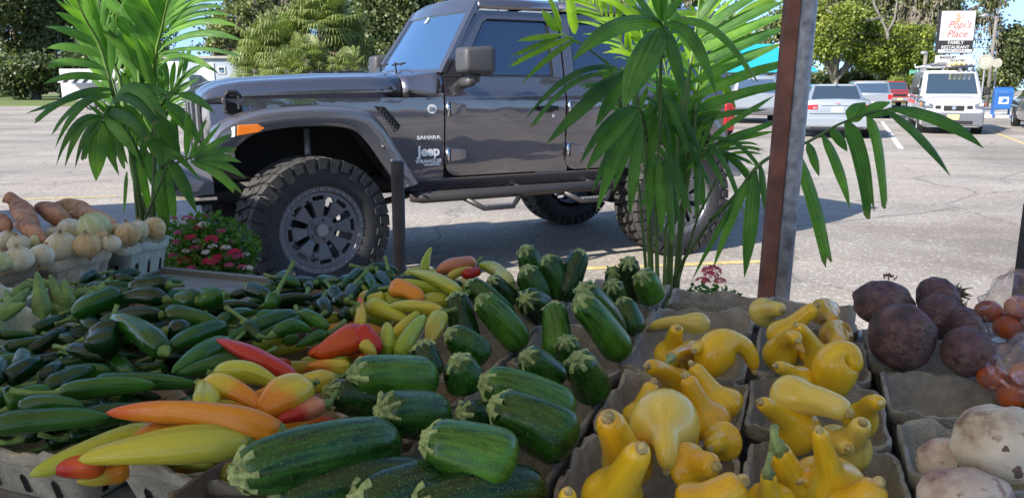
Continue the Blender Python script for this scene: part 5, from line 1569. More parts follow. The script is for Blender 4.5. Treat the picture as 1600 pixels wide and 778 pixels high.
# filling of the heaps: peppers that nothing sets apart
def fill(poly_uv, z0, z1, count, grp, label, r=(0.012, 0.018), L=(0.06, 0.11), seed=1):
    rr = random.Random(seed)
    (u0, u1, v0, v1) = poly_uv
    for i in range(count):
        u = rr.uniform(u0, u1); v = rr.uniform(v0, v1); z = rr.uniform(z0, z1)
        an = rr.gauss(0.2, 0.7); l = rr.uniform(*L)
        c = UV(u, v, z); d = Vector((cos(an), sin(an), rr.uniform(-0.2, 0.2))) * l / 2
        pepper(c - d, c + d, rr.uniform(*r), M['green'][rr.choice([0, 1, 2, 2])], 'green_pepper', label, 'pepper', GP[grp], 0.06, rr.choice(['jal', 'taper']), True, None, n=12, seg=12, stemlen=.04)
fill((-1.22, -0.96, .80, 1.03), .87, .94, 36, 'front', 'green pepper filling the left front till, one of many alike', seed=2)
fill((-1.46, -1.25, .80, 1.03), .87, .94, 20, 'front', 'green pepper filling the left front till, one of many alike', seed=12)
fill((-1.24, -1.0, 1.04, 1.28), .88, .955, 32, 'mid', 'green pepper lower in the middle heap, one of many alike', seed=3)
fill((-1.48, -1.25, 1.04, 1.54), .88, .955, 46, 'mid', 'green pepper lower in the middle heap, one of many alike', seed=4)
fill((-1.24, -1.0, 1.28, 1.78), .88, .955, 46, 'back', 'green pepper lower in the back heap, one of many alike', seed=5)
fill((-1.74, -1.5, 1.38, 1.58), .89, .945, 16, 'back', 'green pepper lower in the back heap, one of many alike', seed=6)
fill((-0.98, -0.8, 1.70, 1.90), .87, .92, 12, 'far', 'small jalapeno beneath the pale peppers, one of many alike', seed=8)
def fillb(uvb, z0, z1, count, label, seed):
    rr = random.Random(seed)
    for i in range(count):
        c = UV(rr.uniform(uvb[0], uvb[1]), rr.uniform(uvb[2], uvb[3]), rr.uniform(z0, z1)); an = rr.gauss(0.2, 0.8); d = Vector((cos(an), sin(an), 0)) * rr.uniform(.03, .06)
        pepper(c - d, c + d, rr.uniform(.017, .022), rr.choice([pep(YG, YG), pep(YL, OR), pep(OR, RO), pep(GR, YG)]), 'banana_pepper', label, 'pepper', BG, 0.06, 'taper', True, None, n=14, seg=12)
fillb((-0.98, -0.78, 1.10, 1.90), .87, .925, 26, 'yellow or orange pepper buried in the middle of the heap', 21)
fillb((-0.90, -0.68, .84, 1.04), .86, .90, 9, 'yellow or orange pepper buried under the front ones', 22)

# ---------------------------------------------------------------- round vegetables
def blob(name, c, rx, ry, rz, mat, parent=None, seed=0, n=26, m=16, amp=0.05, fr=2.2, top=0.0, bottom=0.0, rot=None):
    V = []; UVs = []; F = []
    for i in range(m + 1):
        th = pi * i / m
        for k in range(n):
            ph = 2 * pi * k / n
            d = Vector((sin(th) * cos(ph), sin(th) * sin(ph), cos(th)))
            g = 1 + amp * noise.noise(d * fr + Vector((seed * 3.1, seed * 1.7, seed)))
            zf = d.z
            zz = zf + top * max(0, zf) ** 6 - bottom * max(0, -zf) ** 6
            q = Vector((d.x * rx * g, d.y * ry * g, zz * rz * g))
            V.append(q); UVs.append((k / n, i / m))
    for i in range(m):
        for k in range(n):
            k2 = (k + 1) % n
            F.append((i * n + k, (i + 1) * n + k, (i + 1) * n + k2, i * n + k2))
    if rot is not None: V = [rot @ q for q in V]
    V = [q + Vector(c) for q in V]
    return mk(name, V, F, mat, parent, True, UVs, fix=True)

def rdir(tilt, az): return Matrix.Rotation(az, 3, 'Z') @ Matrix.Rotation(tilt, 3, 'Y')
ON = [(12, 375, 16, 0, 'white onion at the left edge of the photo'), (30, 382, 17, 0, 'white onion behind the peeling one at the left'), (31, 405, 22, 0, 'large white onion with brown papery skin torn at the left'), (1, 410, 18, 2, 'yellow-green onion cut by the left edge of the photo'),
      (66, 399, 19, 0, 'smooth yellowish onion right of the torn-skinned one'), (96, 385, 25, 0, 'large smooth white onion, first in the tan till'), (110, 362, 22, 0, 'white onion behind the large smooth one'), (147, 358, 26, 2, 'largest onion, half green half white, on top of the tan till'),
      (137, 384, 22, 1, 'flat tan and green striped onion at the front of the tan till'), (174, 381, 15, 0, 'small peeling white onion at the right end of the tan till'), (60, 378, 14, 2, 'small green onion bulb between the onions and sweet potatoes'), (181, 360, 12, 1, 'small tan onion behind the small peeling one'),
      (200, 366, 20, 1, 'tan onion with a dry tuft on top in the mint till'), (217, 360, 17, 0, 'white onion behind the tan pair in the mint till'), (241, 357, 18, 1, 'tan onion lying on its side with its root end showing'), (158, 370, 12, 1, 'small brownish onion tucked under the largest one'), (84, 365, 12, 0, 'pale onion behind the large smooth one at the left')]
for i, (x, y, rp, mi, lab) in enumerate(ON):
    z = 0.955
    c = at_z(x, y, z); r = rp * (c.y / cos(PITCH) * 0.985) / 1240
    if i in (7,): c = at_z(x, y, 0.975)
    root = thing('onion', c, lab, 'onion', 'onions in the slit-sided tills')
    Rm = rdir(R.uniform(0.1, 0.7) if i != 14 else 1.4, R.uniform(0, 6) if i != 14 else -1.7)
    blob('bulb', (0, 0, 0), r, r, r * 0.86, M['onion'][mi], root, seed=i, amp=0.05, top=0.16, bottom=0.03, rot=Rm)
    q = MB(); a = Rm @ Vector((0, 0, r * 0.92)); b = Rm @ Vector((0, 0, r * 1.16))
    q.add(*sweep([a, (a + b) / 2, b], [r * 0.16, r * 0.09, r * 0.13], 9, lambda ph, t: 1 + .25 * cos(3 * ph + i))[:2])
    q.build('neck', M['onion'][1], root, True)
    rt = MB()
    for k in range(9):
        e = Rm @ Vector((R.uniform(-.2, .2), R.uniform(-.2, .2), -1.06)) * r
        rt.tube([Rm @ Vector((0, 0, -r * 0.84)), e], 0.0012, 4)
    tag(rt.build('roots', M['onion'][1], root), kind='stuff')
YA = [(22, 312, 1.02, 55, 372, .95, .036, 'yam', 'forked sweet potato standing at the far left'), (56, 322, 1.0, 112, 356, .96, .036, 'yam', 'stout orange-brown sweet potato leaning left of the pale ones'), (24, 350, .985, 72, 378, .96, .026, 'yam', 'small sweet potato lying behind the onions'),
      (80, 322, 1.0, 150, 335, .97, .030, 'yampale', 'upper pale ridged sweet potato'), (102, 335, .985, 185, 352, .96, .026, 'yampale', 'lower pale ridged sweet potato pointing right'), (-10, 345, .96, 14, 362, .95, .03, 'yam', 'sweet potato cut by the left edge of the photo'), (150, 345, .96, 188, 358, .95, .018, 'yampale', 'thin tail of a pale sweet potato behind the small onion')]
for i, (x1, y1, z1, x2, y2, z2, r, mt, lab) in enumerate(YA):
    a, b = px_seg(x1, y1, z1, x2, y2, z2)
    root = thing('sweet_potato', (a + b) / 2, lab, 'sweet potato', 'sweet potatoes behind the onions')
    A = a - root.location; B = b - root.location; n = 20; pts = []; rad = []
    for k in range(n + 1):
        t = k / n; pts.append(A + (B - A) * t + Vector((0, 0, .012 * sin(t * pi)))); rad.append(max(.003, r * (sin(min(1, t * 1.02) * pi) ** 0.55) * (0.85 + .2 * t)))
    v, f, uv = sweep(pts, rad, 20, lambda ph, t: 1 + .07 * cos(3 * ph + t * 5 + i) + .04 * sin(t * 21 + 2 * ph))
    mk('root_body', v, f, M[mt], root, True, uv)
    if i == 0:
        v, f, uv = sweep([pts[4], pts[3] + Vector((-.02, 0, .02)), pts[0] + Vector((-.035, 0, -.004))], [.024, .020, .008], 14); mk('fork', v, f, M[mt], root, True)
OK = [(58, 425, 1.0, 66, 486, .93, .020), (78, 430, .985, 98, 476, .93, .019), (100, 435, .98, 106, 475, .93, .018), (20, 455, .96, 42, 448, .96, .015), (45, 450, .96, 20, 480, .94, .018), (40, 474, .96, 5, 490, .93, .019), (118, 472, .93, 172, 444, .94, .015),
      (8, 452, .965, 18, 480, .94, .014), (100, 448, .95, 60, 440, .96, .012), (168, 448, .935, 120, 462, .93, .013), (0, 470, .95, 30, 462, .95, .016), (70, 470, .94, 90, 485, .92, .016)]
OKL = ['tall ridged okra pod standing upright in front of the onions', 'ridged okra pod leaning left of the bluish one', 'bluish okra pod with a white cap', 'okra pod lying near the left edge', 'okra pod pointing lower left', 'open-ended okra pod at the till rim', 'long okra pod reaching right toward the dark pepper', 'short okra pod at the left edge', 'thin okra pod lying behind the upright one', 'okra pod beneath the long one', 'okra pod cut by the photo edge', 'okra pod low between the upright ones']
for i, (x1, y1, z1, x2, y2, z2, r) in enumerate(OK):
    a, b = px_seg(x1, y1, z1, x2, y2, z2)
    root = thing('okra_pod', (a + b) / 2, OKL[i], 'okra', 'okra pods in the mint till')
    A = a - root.location; B = b - root.location; n = 14
    pts = [A + (B - A) * (k / n) for k in range(n + 1)]
    rad = [max(.0012, r * (0.12 + 0.88 * (k / n) ** 0.75) * (1 if k < n else .9)) for k in range(n + 1)]
    v, f, uv = sweep(pts, rad, 20, lambda ph, t: 1 + .09 * cos(5 * ph)); mk('pod', v, f, M['okra'], root, True, uv)
    d = (B - A).normalized()
    v, f, _ = sweep([B - d * .001, B + d * .006, B + d * .010, B + d * .028], [r * .98, r * .75, r * .32, r * .26], 12); mk('cap', v, f, M['okra'], root, True)
BT = [(1380, 474, 50, 38, .975, 'top left beet with a rough crown on top'), (1409, 525, 57, 50, .955, 'largest beet, in front, with a scaly brown patch'), (1466, 470, 42, 30, .985, 'smooth beet at the back, root end to the right'), (1470, 494, 40, 36, .97, 'small beet in the middle with stringy roots across it'), (1512, 550, 46, 40, .945, 'right front beet with a rough dark side'), (1508, 510, 34, 26, .965, 'flat dark beet behind the right front one')]
for i, (x, y, rx, ry, z, lab) in enumerate(BT):
    c = at_z(x, y, z); k = (c.y / cos(PITCH) * 0.98) / 1240
    root = thing('beet', c, lab, 'beet', 'beets in the grey till')
    tl = [0.1, 1.2, 1.25, 1.0, 0.8, 1.1][i]; az = [0, -1.6, 0.1, -0.3, 0.4, -0.2][i]
    Rm = rdir(tl, az)
    blob('bulb', (0, 0, 0), rx * k * .95, rx * k * .9, ry * k * .95 * (1.0 if tl < .5 else 1.05), M['beet'], root, seed=i + 20, amp=.09, fr=2.5, n=34, m=24, rot=Rm)
    q = MB(); r0 = rx * k * 0.97
    for j in range(34 if i in (2, 3) else 18):
        d1 = Vector((R.gauss(0, .16), R.gauss(0, .16), 1)).normalized()
        a = Rm @ (d1 * r0 * .93); w = Vector((R.uniform(-1, 1), R.uniform(-1, 1), R.uniform(-.6, .6))) * (.016 if i in (2, 3) else .004)
        q.tube([a, a * 1.06 + w * .5, a * 1.08 + w], [.0022, .0014, .0007], 4)
    tag(q.build('crown' if i == 0 else 'root_hairs', M['beetroot'], root), kind='stuff')
RT = [(1562, 692, 78, 66, .985, 0, 'large cream rutabaga with dark scars at the right edge'), (1478, 722, 46, 42, .94, 1, 'purple-sided rutabaga behind the other two'), (1508, 775, 78, 44, .955, 1, 'brown-blotched rutabaga cut by the bottom edge')]
for i, (x, y, rx, ry, z, pk, lab) in enumerate(RT):
    c = at_z(x, y, z); k = (c.y / cos(PITCH) * 0.96) / 1240
    root = thing('rutabaga', c, lab, 'rutabaga', 'rutabagas in the right front corner')
    blob('bulb', (0, 0, 0), rx * k, rx * k * .85, ry * k, M['rutapink' if pk else 'ruta'], root, seed=i + 40, amp=.14, fr=1.9, n=36, m=26)
    q = MB()
    for (dx, dy, dz, s) in ([(-.12, -.93, -.35, .009), (.33, -.9, -.1, .004), (-.35, -.88, .25, .004)] if i == 0 else [(.1, -.9, .35, .005)]):
        d = Vector((dx * rx * k, dy * rx * k * .85, dz * ry * k)); nn = d.normalized()
        q.add(*sweep([d * 0.92, d * 1.04, d * 1.055], [s * 1.3, s, s * .3], 12, lambda ph, t: 1 + .2 * cos(3 * ph))[:2])
    q.build('scar', M['beetroot'], root, True)
# bags of tomatoes
for i, (x, y, z, s, lab) in enumerate([(1588, 492, .95, .86, 'clear plastic bag of orange tomatoes by the right-hand stake'), (1598, 598, .915, .78, 'nearer clear plastic bag of tomatoes at the right edge')]):
    c = at_z(x, y, z)
    root = thing('plastic_bag', c, lab, 'bag', 'bags of tomatoes')
    o = blob('bag_film', (0, 0, .01), .085 * s, .075 * s, .075 * s, M['bag'], root, seed=60 + i, amp=.22, fr=4.5, n=48, m=34, top=.35)
    for j, (dx, dy, dz) in enumerate([(-.032, -.02, -.025), (.03, -.025, -.022), (0, .03, -.02), (-.005, -.012, .022), (.05, .02, .0), (-.05, .03, .0)]):
        t_ = thing('tomato', c + Vector((dx, dy, dz)) * s, ['orange tomato at the left bottom inside the %s bag', 'orange tomato at the right bottom inside the %s bag', 'orange tomato at the back inside the %s bag', 'orange tomato on top inside the %s bag', 'orange tomato at the right side inside the %s bag', 'orange tomato at the left side inside the %s bag'][j] % ('rear' if i == 0 else 'nearer'), 'tomato', 'tomatoes inside the bags')
        blob('fruit', (0, 0, 0), .032 * s, .032 * s, .028 * s, M['tomato'], t_, seed=j, amp=.04, n=18, m=12)

# ---------------------------------------------------------------- posts and stakes round the stall
P0 = at_z(1207, 468, TZ); P1 = at_y(1250, 0, P0.y + 0.02)
pd = (P1 - P0) / (P1.z - P0.z)
base = P0 - pd * TZ; top = P0 + pd * 1.75
tp_ = empty('tent_pole', base, 0, 'tent pole of red-brown angle iron beside a scuffed grey pipe, right of the palm', 'pole')
a = Vector((0, 0, 0)); b = top - base
q = MB(); off = Vector((-.018, -.006, 0))
q.add(*loft([[a + off + Vector((-.019, -.004, 0)), a + off + Vector((.015, -.010, 0)), a + off + Vector((.015, .030, 0)), a + off + Vector((-.019, .034, 0))], [b + off + Vector((-.019, -.004, 0)), b + off + Vector((.015, -.010, 0)), b + off + Vector((.015, .030, 0)), b + off + Vector((-.019, .034, 0))]]))
q.build('angle_iron', M['rust'], tp_)
q = MB(); q.tube([a + Vector((.022, -.012, 0)), b + Vector((.022, -.012, 0))], .0225, 20); q.build('pipe', M['galv'], tp_, True)
for (x0, y0, x1, y1, w, lab) in [(625, 440, 621, 253, .019, 'dark round metal stake standing behind the small jalapenos'), (1592, 470, 1612, 318, .022, 'dark square stake at the right edge behind the tomato bag')]:
    a = at_z(x0, y0, TZ + .05); b = at_y(x1, y1, a.y)
    st_ = empty('metal_stake', (a.x, a.y, 0), 0, lab, 'stake')
    q = MB(); dd = (b - a) / (b.z - a.z)
    A = Vector((0, 0, 0)) - Vector((dd.x, 0, 0)) * (TZ + .05); B = Vector((b.x - a.x, 0, b.z))
    q.tube([A, B], w, 18 if 'round' in lab else 4); q.build('shaft', M['pipe'], st_, 'round' in lab)
    q = MB(); q.tube([B, B + Vector((0, 0, .003))], w * .86, 18 if 'round' in lab else 4); q.build('cap', M['dkplastic'], st_)

# canopy over the stall, plus one added left to shade the ground; both unseen
def canopy(P, z, peak, legs, label):
    c = sum((Vector((x, y, 0)) for x, y in P), Vector()) / len(P)
    rt = empty('canopy', (c.x, c.y, 0), 0, label, 'canopy', 'market canopies')
    V = [(x - c.x, y - c.y, z) for x, y in P] + [(0, 0, z + peak)]
    n = len(P)
    o = mk('roof_cloth', V, [(i, (i + 1) % n, n) for i in range(n)], M['tent'], rt)
    sm = o.modifiers.new('s', 'SOLIDIFY'); sm.thickness = .01
    for (x, y) in legs:
        MB().tube([(x - c.x, y - c.y, 0), (x - c.x, y - c.y, z)], .02, 10).build('leg', M['galv'], rt)
    return rt
canopy([(1.0, 1.98), (-4.3, 1.98), (-4.3, -1.3), (1.0, -1.3)], 2.5, .3, [(1.0, -1.3), (-4.3, -1.3), (-4.3, 1.98)], 'canopy over the stall itself, above and behind the camera')
canopy([(-7.0, 7.6), (-12, 5.2), (-9.5, -2.0), (-3.3, -1.5), (-3.6, 3.3)], 2.32, .3, [(-7.0, 7.6), (-12, 5.2), (-9.5, -2.0)], 'canopy added left of the stall to cast shade, outside the view')
# ================================================================ POTTED PALMS
def leaf_mesh(A, Cc, B, w, org, jag=False, twist=0.0, nrm=None, seg=11, fold=0.22):
    """broad leaflet from A through control Cc to B, full width w, in coordinates relative to org"""
    A = A - org; B = B - org; Cc = Cc - org
    V = []; UVs = []; F = []
    n0 = Vector(nrm) if nrm is not None else Vector((0.1, -0.7, 0.7))
    for i in range(seg + 1):
        t = i / seg
        p = bez(A, Cc, B, t)
        T = (bez(A, Cc, B, min(1, t + .02)) - bez(A, Cc, B, max(0, t - .02))).normalized()
        W_ = T.cross(n0)
        W_ = W_.normalized() if W_.length > .05 else T.orthogonal().normalized()
        if twist: W_ = Matrix.Rotation(twist * (t - .3), 3, T) @ W_
        Nn = W_.cross(T)
        if jag: k = min(1, .28 + 3.4 * t) * (1 - .30 * max(0, t - .6) / .4)
        else: k = min(1, .25 + 3.4 * t) * (1 - max(0, (t - .55) / .45) ** 1.7 * .97)
        h = w / 2 * k * 0.90
        rip = 0.05 * w * sin(t * 9 + A.x * 40)
        for j, s in enumerate((-1, -.5, 0, .5, 1)):
            z = -abs(s) * h * fold * 1.4 + (h * .07 if abs(s) == .5 else 0)
            e = 0
            if jag and i == seg: e = (R.uniform(-.035, .03) if j % 2 else R.uniform(-.012, .02))
            V.append(p + W_ * (s * h) - Nn * (-z) + Nn * rip * .3 + T * e)
            UVs.append(((s + 1) / 2, t))
    for i in range(seg):
        for j in range(4):
            a = i * 5 + j; F.append((a, a + 1, a + 6, a + 5))
    return V, F, UVs

def leaflet(parent, base, tip, wpx, arc=0.15, mat=None, jag=None, org=Vector((0, 0, 0)), side=0.0, twist=None, fold=.22):
    """base and tip: (px, py, y)"""
    A = at_y(base[0], base[1], base[2]); B = at_y(tip[0], tip[1], tip[2])
    L = (B - A).length
    C_ = (A + B) / 2 + Vector((side * L, -0.06 * L, arc * L * 2))
    w = wpx * (A.y + B.y) / 2 / 1240 * 1.0
    jag = (R.random() < .35) if jag is None else jag
    v, f, uv = leaf_mesh(A, C_, B, w, org, jag, R.uniform(-.5, .5) if twist is None else twist, (R.uniform(-.3, .3), -.75, .55), fold=fold)
    return mk('leaflet', v, f, mat or M['palm'], parent, True, uv)

def frond(palm, pts, r=0.006, mat=None):
    """rachis through (px, py, y) points; returns the rachis object"""
    P = [at_y(*q) - palm.location for q in pts]
    # smooth
    Q = []
    for i in range(len(P) - 1):
        p0 = P[max(i - 1, 0)]; p1 = P[i]; p2 = P[i + 1]; p3 = P[min(i + 2, len(P) - 1)]
        for k in range(6):
            u = k / 6
            Q.append(0.5 * ((2 * p1) + (-p0 + p2) * u + (2 * p0 - 5 * p1 + 4 * p2 - p3) * u * u + (-p0 + 3 * p1 - 3 * p2 + p3) * u ** 3))
    Q.append(P[-1])
    v, f, _ = sweep(Q, [r * (1.25 - .9 * i / (len(Q) - 1)) for i in range(len(Q))], 7)
    return mk('frond', v, f, mat or M['palmstem'], palm, True)

def auto_leaves(fr, palm, pts, n, L, w, t0=0.25, droop=0.5, ang=50, mat=None, both=True, sidevec=None, up=0.2):
    P = [at_y(*q) for q in pts]
    a, b, c = P[0], P[len(P) // 2], P[-1]
    mid = b * 2 - (a + c) * .5
    for i in range(n):
        t = t0 + (1 - t0) * i / (n - 1)
        p = bez(a, mid, c, t); T = (bez(a, mid, c, min(1, t + .03)) - bez(a, mid, c, t - .03)).normalized()
        S_ = T.cross(Vector((0, 0, 1))) if sidevec is None else Vector(sidevec)
        S_ = (S_ - T * S_.dot(T)); S_ = S_.normalized() if S_.length > .05 else Vector((1, 0, 0))
        for s in ((-1, 1) if both else (1,)):
            g = 1 - .35 * abs(t - .55) / .45
            l = L * g * R.uniform(.85, 1.12); an = radians(ang * (1 - .45 * (t - t0) / (1 - t0)) * R.uniform(.85, 1.15))
            d = (T * cos(an) + S_ * s * sin(an) + Vector((0, 0, up * R.uniform(.6, 1.4)))).normalized()
            B = p + d * l + Vector((0, 0, -droop * l * R.uniform(.6, 1.3)))
            C_ = p + d * l * .55
            v, f, uv = leaf_mesh(p, C_, B, w * R.uniform(.75, 1.15), palm.location, R.random() < .3, R.uniform(-.5, .5), (R.uniform(-.4, .4), -.6, .6))
            mk('leaflet', v, f, mat or M['palm'], fr, True, uv)

def cane(palm, pts, r):
    P = [at_y(*q) - palm.location for q in pts]
    n = len(P) - 1
    Q = []
    for i in range(n):
        for k in range(5): Q.append(P[i] + (P[i + 1] - P[i]) * k / 5)
    Q.append(P[-1])
    v, f, _ = sweep(Q, [r * (1.1 - .45 * i / (len(Q) - 1)) * (1.06 if i % 5 == 0 else 1) for i in range(len(Q))], 10)
    return mk('cane', v, f, M['palmstem'], palm, True)

def pot(palm, r, h):
    v, f, _ = sweep([Vector((0, 0, 0)), Vector((0, 0, h * .9)), Vector((0, 0, h * .9)), Vector((0, 0, h)), Vector((0, 0, h)), Vector((0, 0, h * .93))], [r * .75, r, r * 1.08, r * 1.1, r * .95, r * .93], 28)
    mk('pot', v, f, M['pot'], palm, True, fix=True)

# ---- left palm
YP = 3.15
g = at_y(232, 600, YP)
lp = empty('potted_palm', (g.x, YP, 0), 0, 'potted palm with broad drooping leaflets left of the off-roader, behind the onions', 'palm', 'potted palms in front of the stall')
pot(lp, .17, .40)
for pts, r in [([(232, 520, 3.15), (222, 330, 3.15), (205, 240, 3.12), (178, 150, 3.08)], .011), ([(228, 520, 3.2), (216, 340, 3.2), (208, 250, 3.2), (186, 120, 3.2), (160, 60, 3.2)], .010), ([(238, 520, 3.15), (240, 320, 3.15), (243, 200, 3.18), (240, 140, 3.2)], .011),
               ([(245, 520, 3.2), (262, 330, 3.25), (262, 250, 3.25), (250, 170, 3.25)], .012), ([(235, 520, 3.1), (228, 340, 3.1), (262, 260, 3.1), (300, 246, 3.05)], .006), ([(240, 520, 3.2), (235, 330, 3.2), (245, 290, 3.2), (250, 262, 3.2)], .007), ([(240, 520, 3.3), (226, 330, 3.3), (222, 200, 3.3), (214, 60, 3.3)], .009)]:
    cane(lp, pts, r)
O_ = lp.location
def lv(fr, L_, org, mat=None, y=None, **kw):
    for q in L_:
        (x1, y1, x2, y2, w) = q[:5]
        Y1 = q[5] if len(q) > 5 else y; Y2 = q[6] if len(q) > 6 else Y1 - .08
        arc = q[7] if len(q) > 7 else .12
        leaflet(fr, (x1, y1, Y1), (x2, y2, Y2), w, arc, mat, org=org, **kw)
f1 = frond(lp, [(178, 150, 3.08), (156, 72, 3.05), (132, 27, 3.0), (108, -30, 2.95)])
lv(f1, [(137, 40, 90, 4, 12), (142, 55, 86, 20, 14), (150, 72, 70, 42, 17), (160, 90, 73, 76, 17), (164, 108, 76, 102, 17), (171, 125, 67, 132, 17), (172, 138, 40, 178, 13, 3.08, 2.95, .02), (175, 140, 54, 190, 16, 3.08, 2.92, .12),
        (175, 148, 82, 206, 15, 3.08, 2.9, .16), (172, 152, 86, 232, 14, 3.05, 2.85, .2), (130, 20, 92, -20, 14), (122, 10, 100, -30, 12)], O_, y=3.06)
lv(f1, [(150, 60, 176, -30, 24), (140, 30, 150, -40, 20), (165, 95, 196, 0, 24), (172, 120, 178, 20, 20), (158, 80, 130, -20, 22), (170, 120, 146, 20, 18)], O_, y=3.15, **{})
f2 = frond(lp, [(240, 150, 3.2), (243, 90, 3.15), (254, 40, 3.08), (268, -25, 3.0)], .007)
lv(f2, [(261, 22, 350, -14, 13), (259, 32, 352, 2, 13), (257, 42, 356, 13, 14), (256, 50, 362, 25, 14), (254, 58, 373, 42, 16), (252, 74, 380, 65, 15), (250, 84, 382, 90, 10, 3.12, 3.0, .07), (252, 88, 342, 116, 13, 3.12, 3.0, .10), (247, 100, 320, 100, 8),
        (245, 108, 300, 94, 5)], O_, y=3.1)
lv(f2, [(252, 60, 206, -24, 26), (248, 80, 184, -12, 26), (244, 105, 168, 20, 24), (242, 125, 156, 48, 22), (240, 140, 190, 52, 20), (256, 40, 228, -40, 24), (262, 20, 246, -40, 22), (258, 30, 280, -40, 18), (240, 146, 214, 60, 18), (255, 50, 296, -30, 16)], O_, y=3.16)
f3 = frond(lp, [(180, 170, 3.1), (170, 168, 3.0), (160, 186, 2.9), (150, 205, 2.85)], .006)
lv(f3, [(160, 184, 88, 258, 12, 2.9, 2.8, .28), (160, 186, 101, 262, 14, 2.9, 2.8, .26), (160, 187, 117, 264, 12, 2.9, 2.8, .22), (160, 188, 130, 250, 12, 2.9, 2.8, .14), (158, 192, 150, 283, 30, 2.88, 2.8, .05), (163, 187, 218, 250, 19, 2.9, 2.78, .10),
        (166, 180, 228, 216, 20, 2.95, 2.8, .14), (164, 182, 96, 238, 14, 2.95, 2.85, .22), (168, 190, 195, 262, 20, 3.0, 2.95, .1), (150, 200, 186, 275, 16, 2.9, 2.85, .1), (165, 190, 178, 246, 14, 2.95, 2.9, .05)], O_)
f4 = frond(lp, [(182, 160, 3.12), (195, 140, 3.0), (215, 142, 2.92), (235, 152, 2.85)], .005)
lv(f4, [(180, 152, 250, 178, 22, 3.0, 2.82, .22), (172, 163, 244, 194, 20, 3.0, 2.8, .18), (168, 172, 216, 206, 18, 3.0, 2.85, .1), (190, 150, 262, 150, 16, 3.05, 2.9, .12), (185, 165, 230, 230, 20, 3.05, 2.95, .1), (230, 150, 250, 208, 18, 3.0, 2.95, .05), (200, 165, 243, 240, 18, 3.05, 3.0, .05)], O_)
f5 = frond(lp, [(248, 170, 3.22), (262, 150, 3.12), (285, 148, 3.0), (305, 160, 2.95)], .006)
lv(f5, [(240, 168, 298, 127, 15, 3.15, 2.95, .04), (277, 146, 336, 178, 17, 3.0, 2.9, .10), (262, 160, 316, 228, 20, 3.05, 2.9, .10), (255, 150, 285, 140, 12, 3.05, 3.0, .02), (262, 170, 300, 214, 14, 3.05, 3.0, .06), (250, 180, 283, 250, 20, 3.1, 3.05, .05), (256, 190, 266, 262, 20, 3.15, 3.12, .02), (246, 200, 252, 270, 16, 3.15, 3.12, .0), (270, 180, 276, 240, 14, 3.15, 3.12, .0)], O_)
f6 = frond(lp, [(250, 262, 3.15), (265, 252, 3.05), (285, 245, 2.95), (300, 250, 2.9)], .005)
lv(f6, [(290, 246, 294, 174, 16, 2.95, 2.9, 0), (295, 246, 322, 184, 17, 2.95, 2.88, 0), (300, 246, 348, 190, 17, 2.93, 2.86, .02), (302, 247, 363, 210, 17, 2.92, 2.84, .03), (304, 248, 362, 234, 15, 2.92, 2.82, .06), (304, 250, 377, 254, 16, 2.92, 2.8, .08), (303, 252, 384, 279, 16, 2.92, 2.8, .10), (298, 252, 369, 298, 18, 2.92, 2.8, .10),
        (262, 250, 308, 334, 21, 3.05, 3.0, .12), (212, 216, 290, 250, 10, 3.05, 2.95, .06), (225, 212, 316, 285, 12, 3.05, 2.95, .10)], O_)
f7 = frond(lp, [(250, 280, 3.2), (252, 262, 3.15), (256, 258, 3.1)], .004)
lv(f7, [(250, 262, 257, 352, 24, 3.15, 3.14, .0), (260, 265, 274, 352, 18, 3.15, 3.14, .02), (198, 268, 193, 338, 9, 3.15, 3.14, .0), (246, 270, 244, 330, 12, 3.2, 3.2, 0), (215, 240, 232, 320, 16, 3.2, 3.2, 0), (225, 230, 242, 300, 18, 3.22, 3.2, 0), (205, 230, 216, 300, 14, 3.22, 3.2, 0), (250, 220, 270, 290, 14, 3.2, 3.15, .03)], O_)
f8 = frond(lp, [(214, 60, 3.3), (206, 0, 3.3), (200, -60, 3.3)], .005)
lv(f8, [(214, 55, 150, -10, 20, 3.3, 3.3), (213, 40, 270, -20, 20, 3.3, 3.3), (214, 80, 150, 40, 20, 3.32, 3.3), (216, 90, 240, 10, 22, 3.32, 3.3), (216, 110, 180, 50, 22, 3.32, 3.3), (222, 140, 205, 60, 20, 3.35, 3.3), (222, 160, 235, 80, 20, 3.35, 3.3), (222, 190, 195, 110, 22, 3.35, 3.3), (222, 210, 250, 140, 20, 3.35, 3.3), (220, 230, 190, 190, 20, 3.35, 3.3)], O_)

for (pts, n, L, w, sv) in [([(236, 190, 3.3), (228, 70, 3.35), (238, -60, 3.4)], 16, .27, .030, (1, 0, 0)), ([(200, 220, 3.3), (165, 90, 3.35), (120, -20, 3.35)], 16, .27, .030, (1, 0, .3)),
                        ([(232, 230, 3.2), (250, 170, 3.2), (285, 120, 3.2)], 9, .20, .028, (.4, 0, -1)), ([(225, 260, 3.15), (205, 215, 3.05), (175, 195, 3.0)], 9, .18, .026, (.3, 0, 1)), ([(236, 250, 3.25), (238, 180, 3.3), (222, 100, 3.3)], 13, .22, .030, (1, 0, 0))]:
    fx = frond(lp, pts, .005); auto_leaves(fx, lp, pts, n, L, w, .1, .15, 42, sidevec=sv, up=.35)
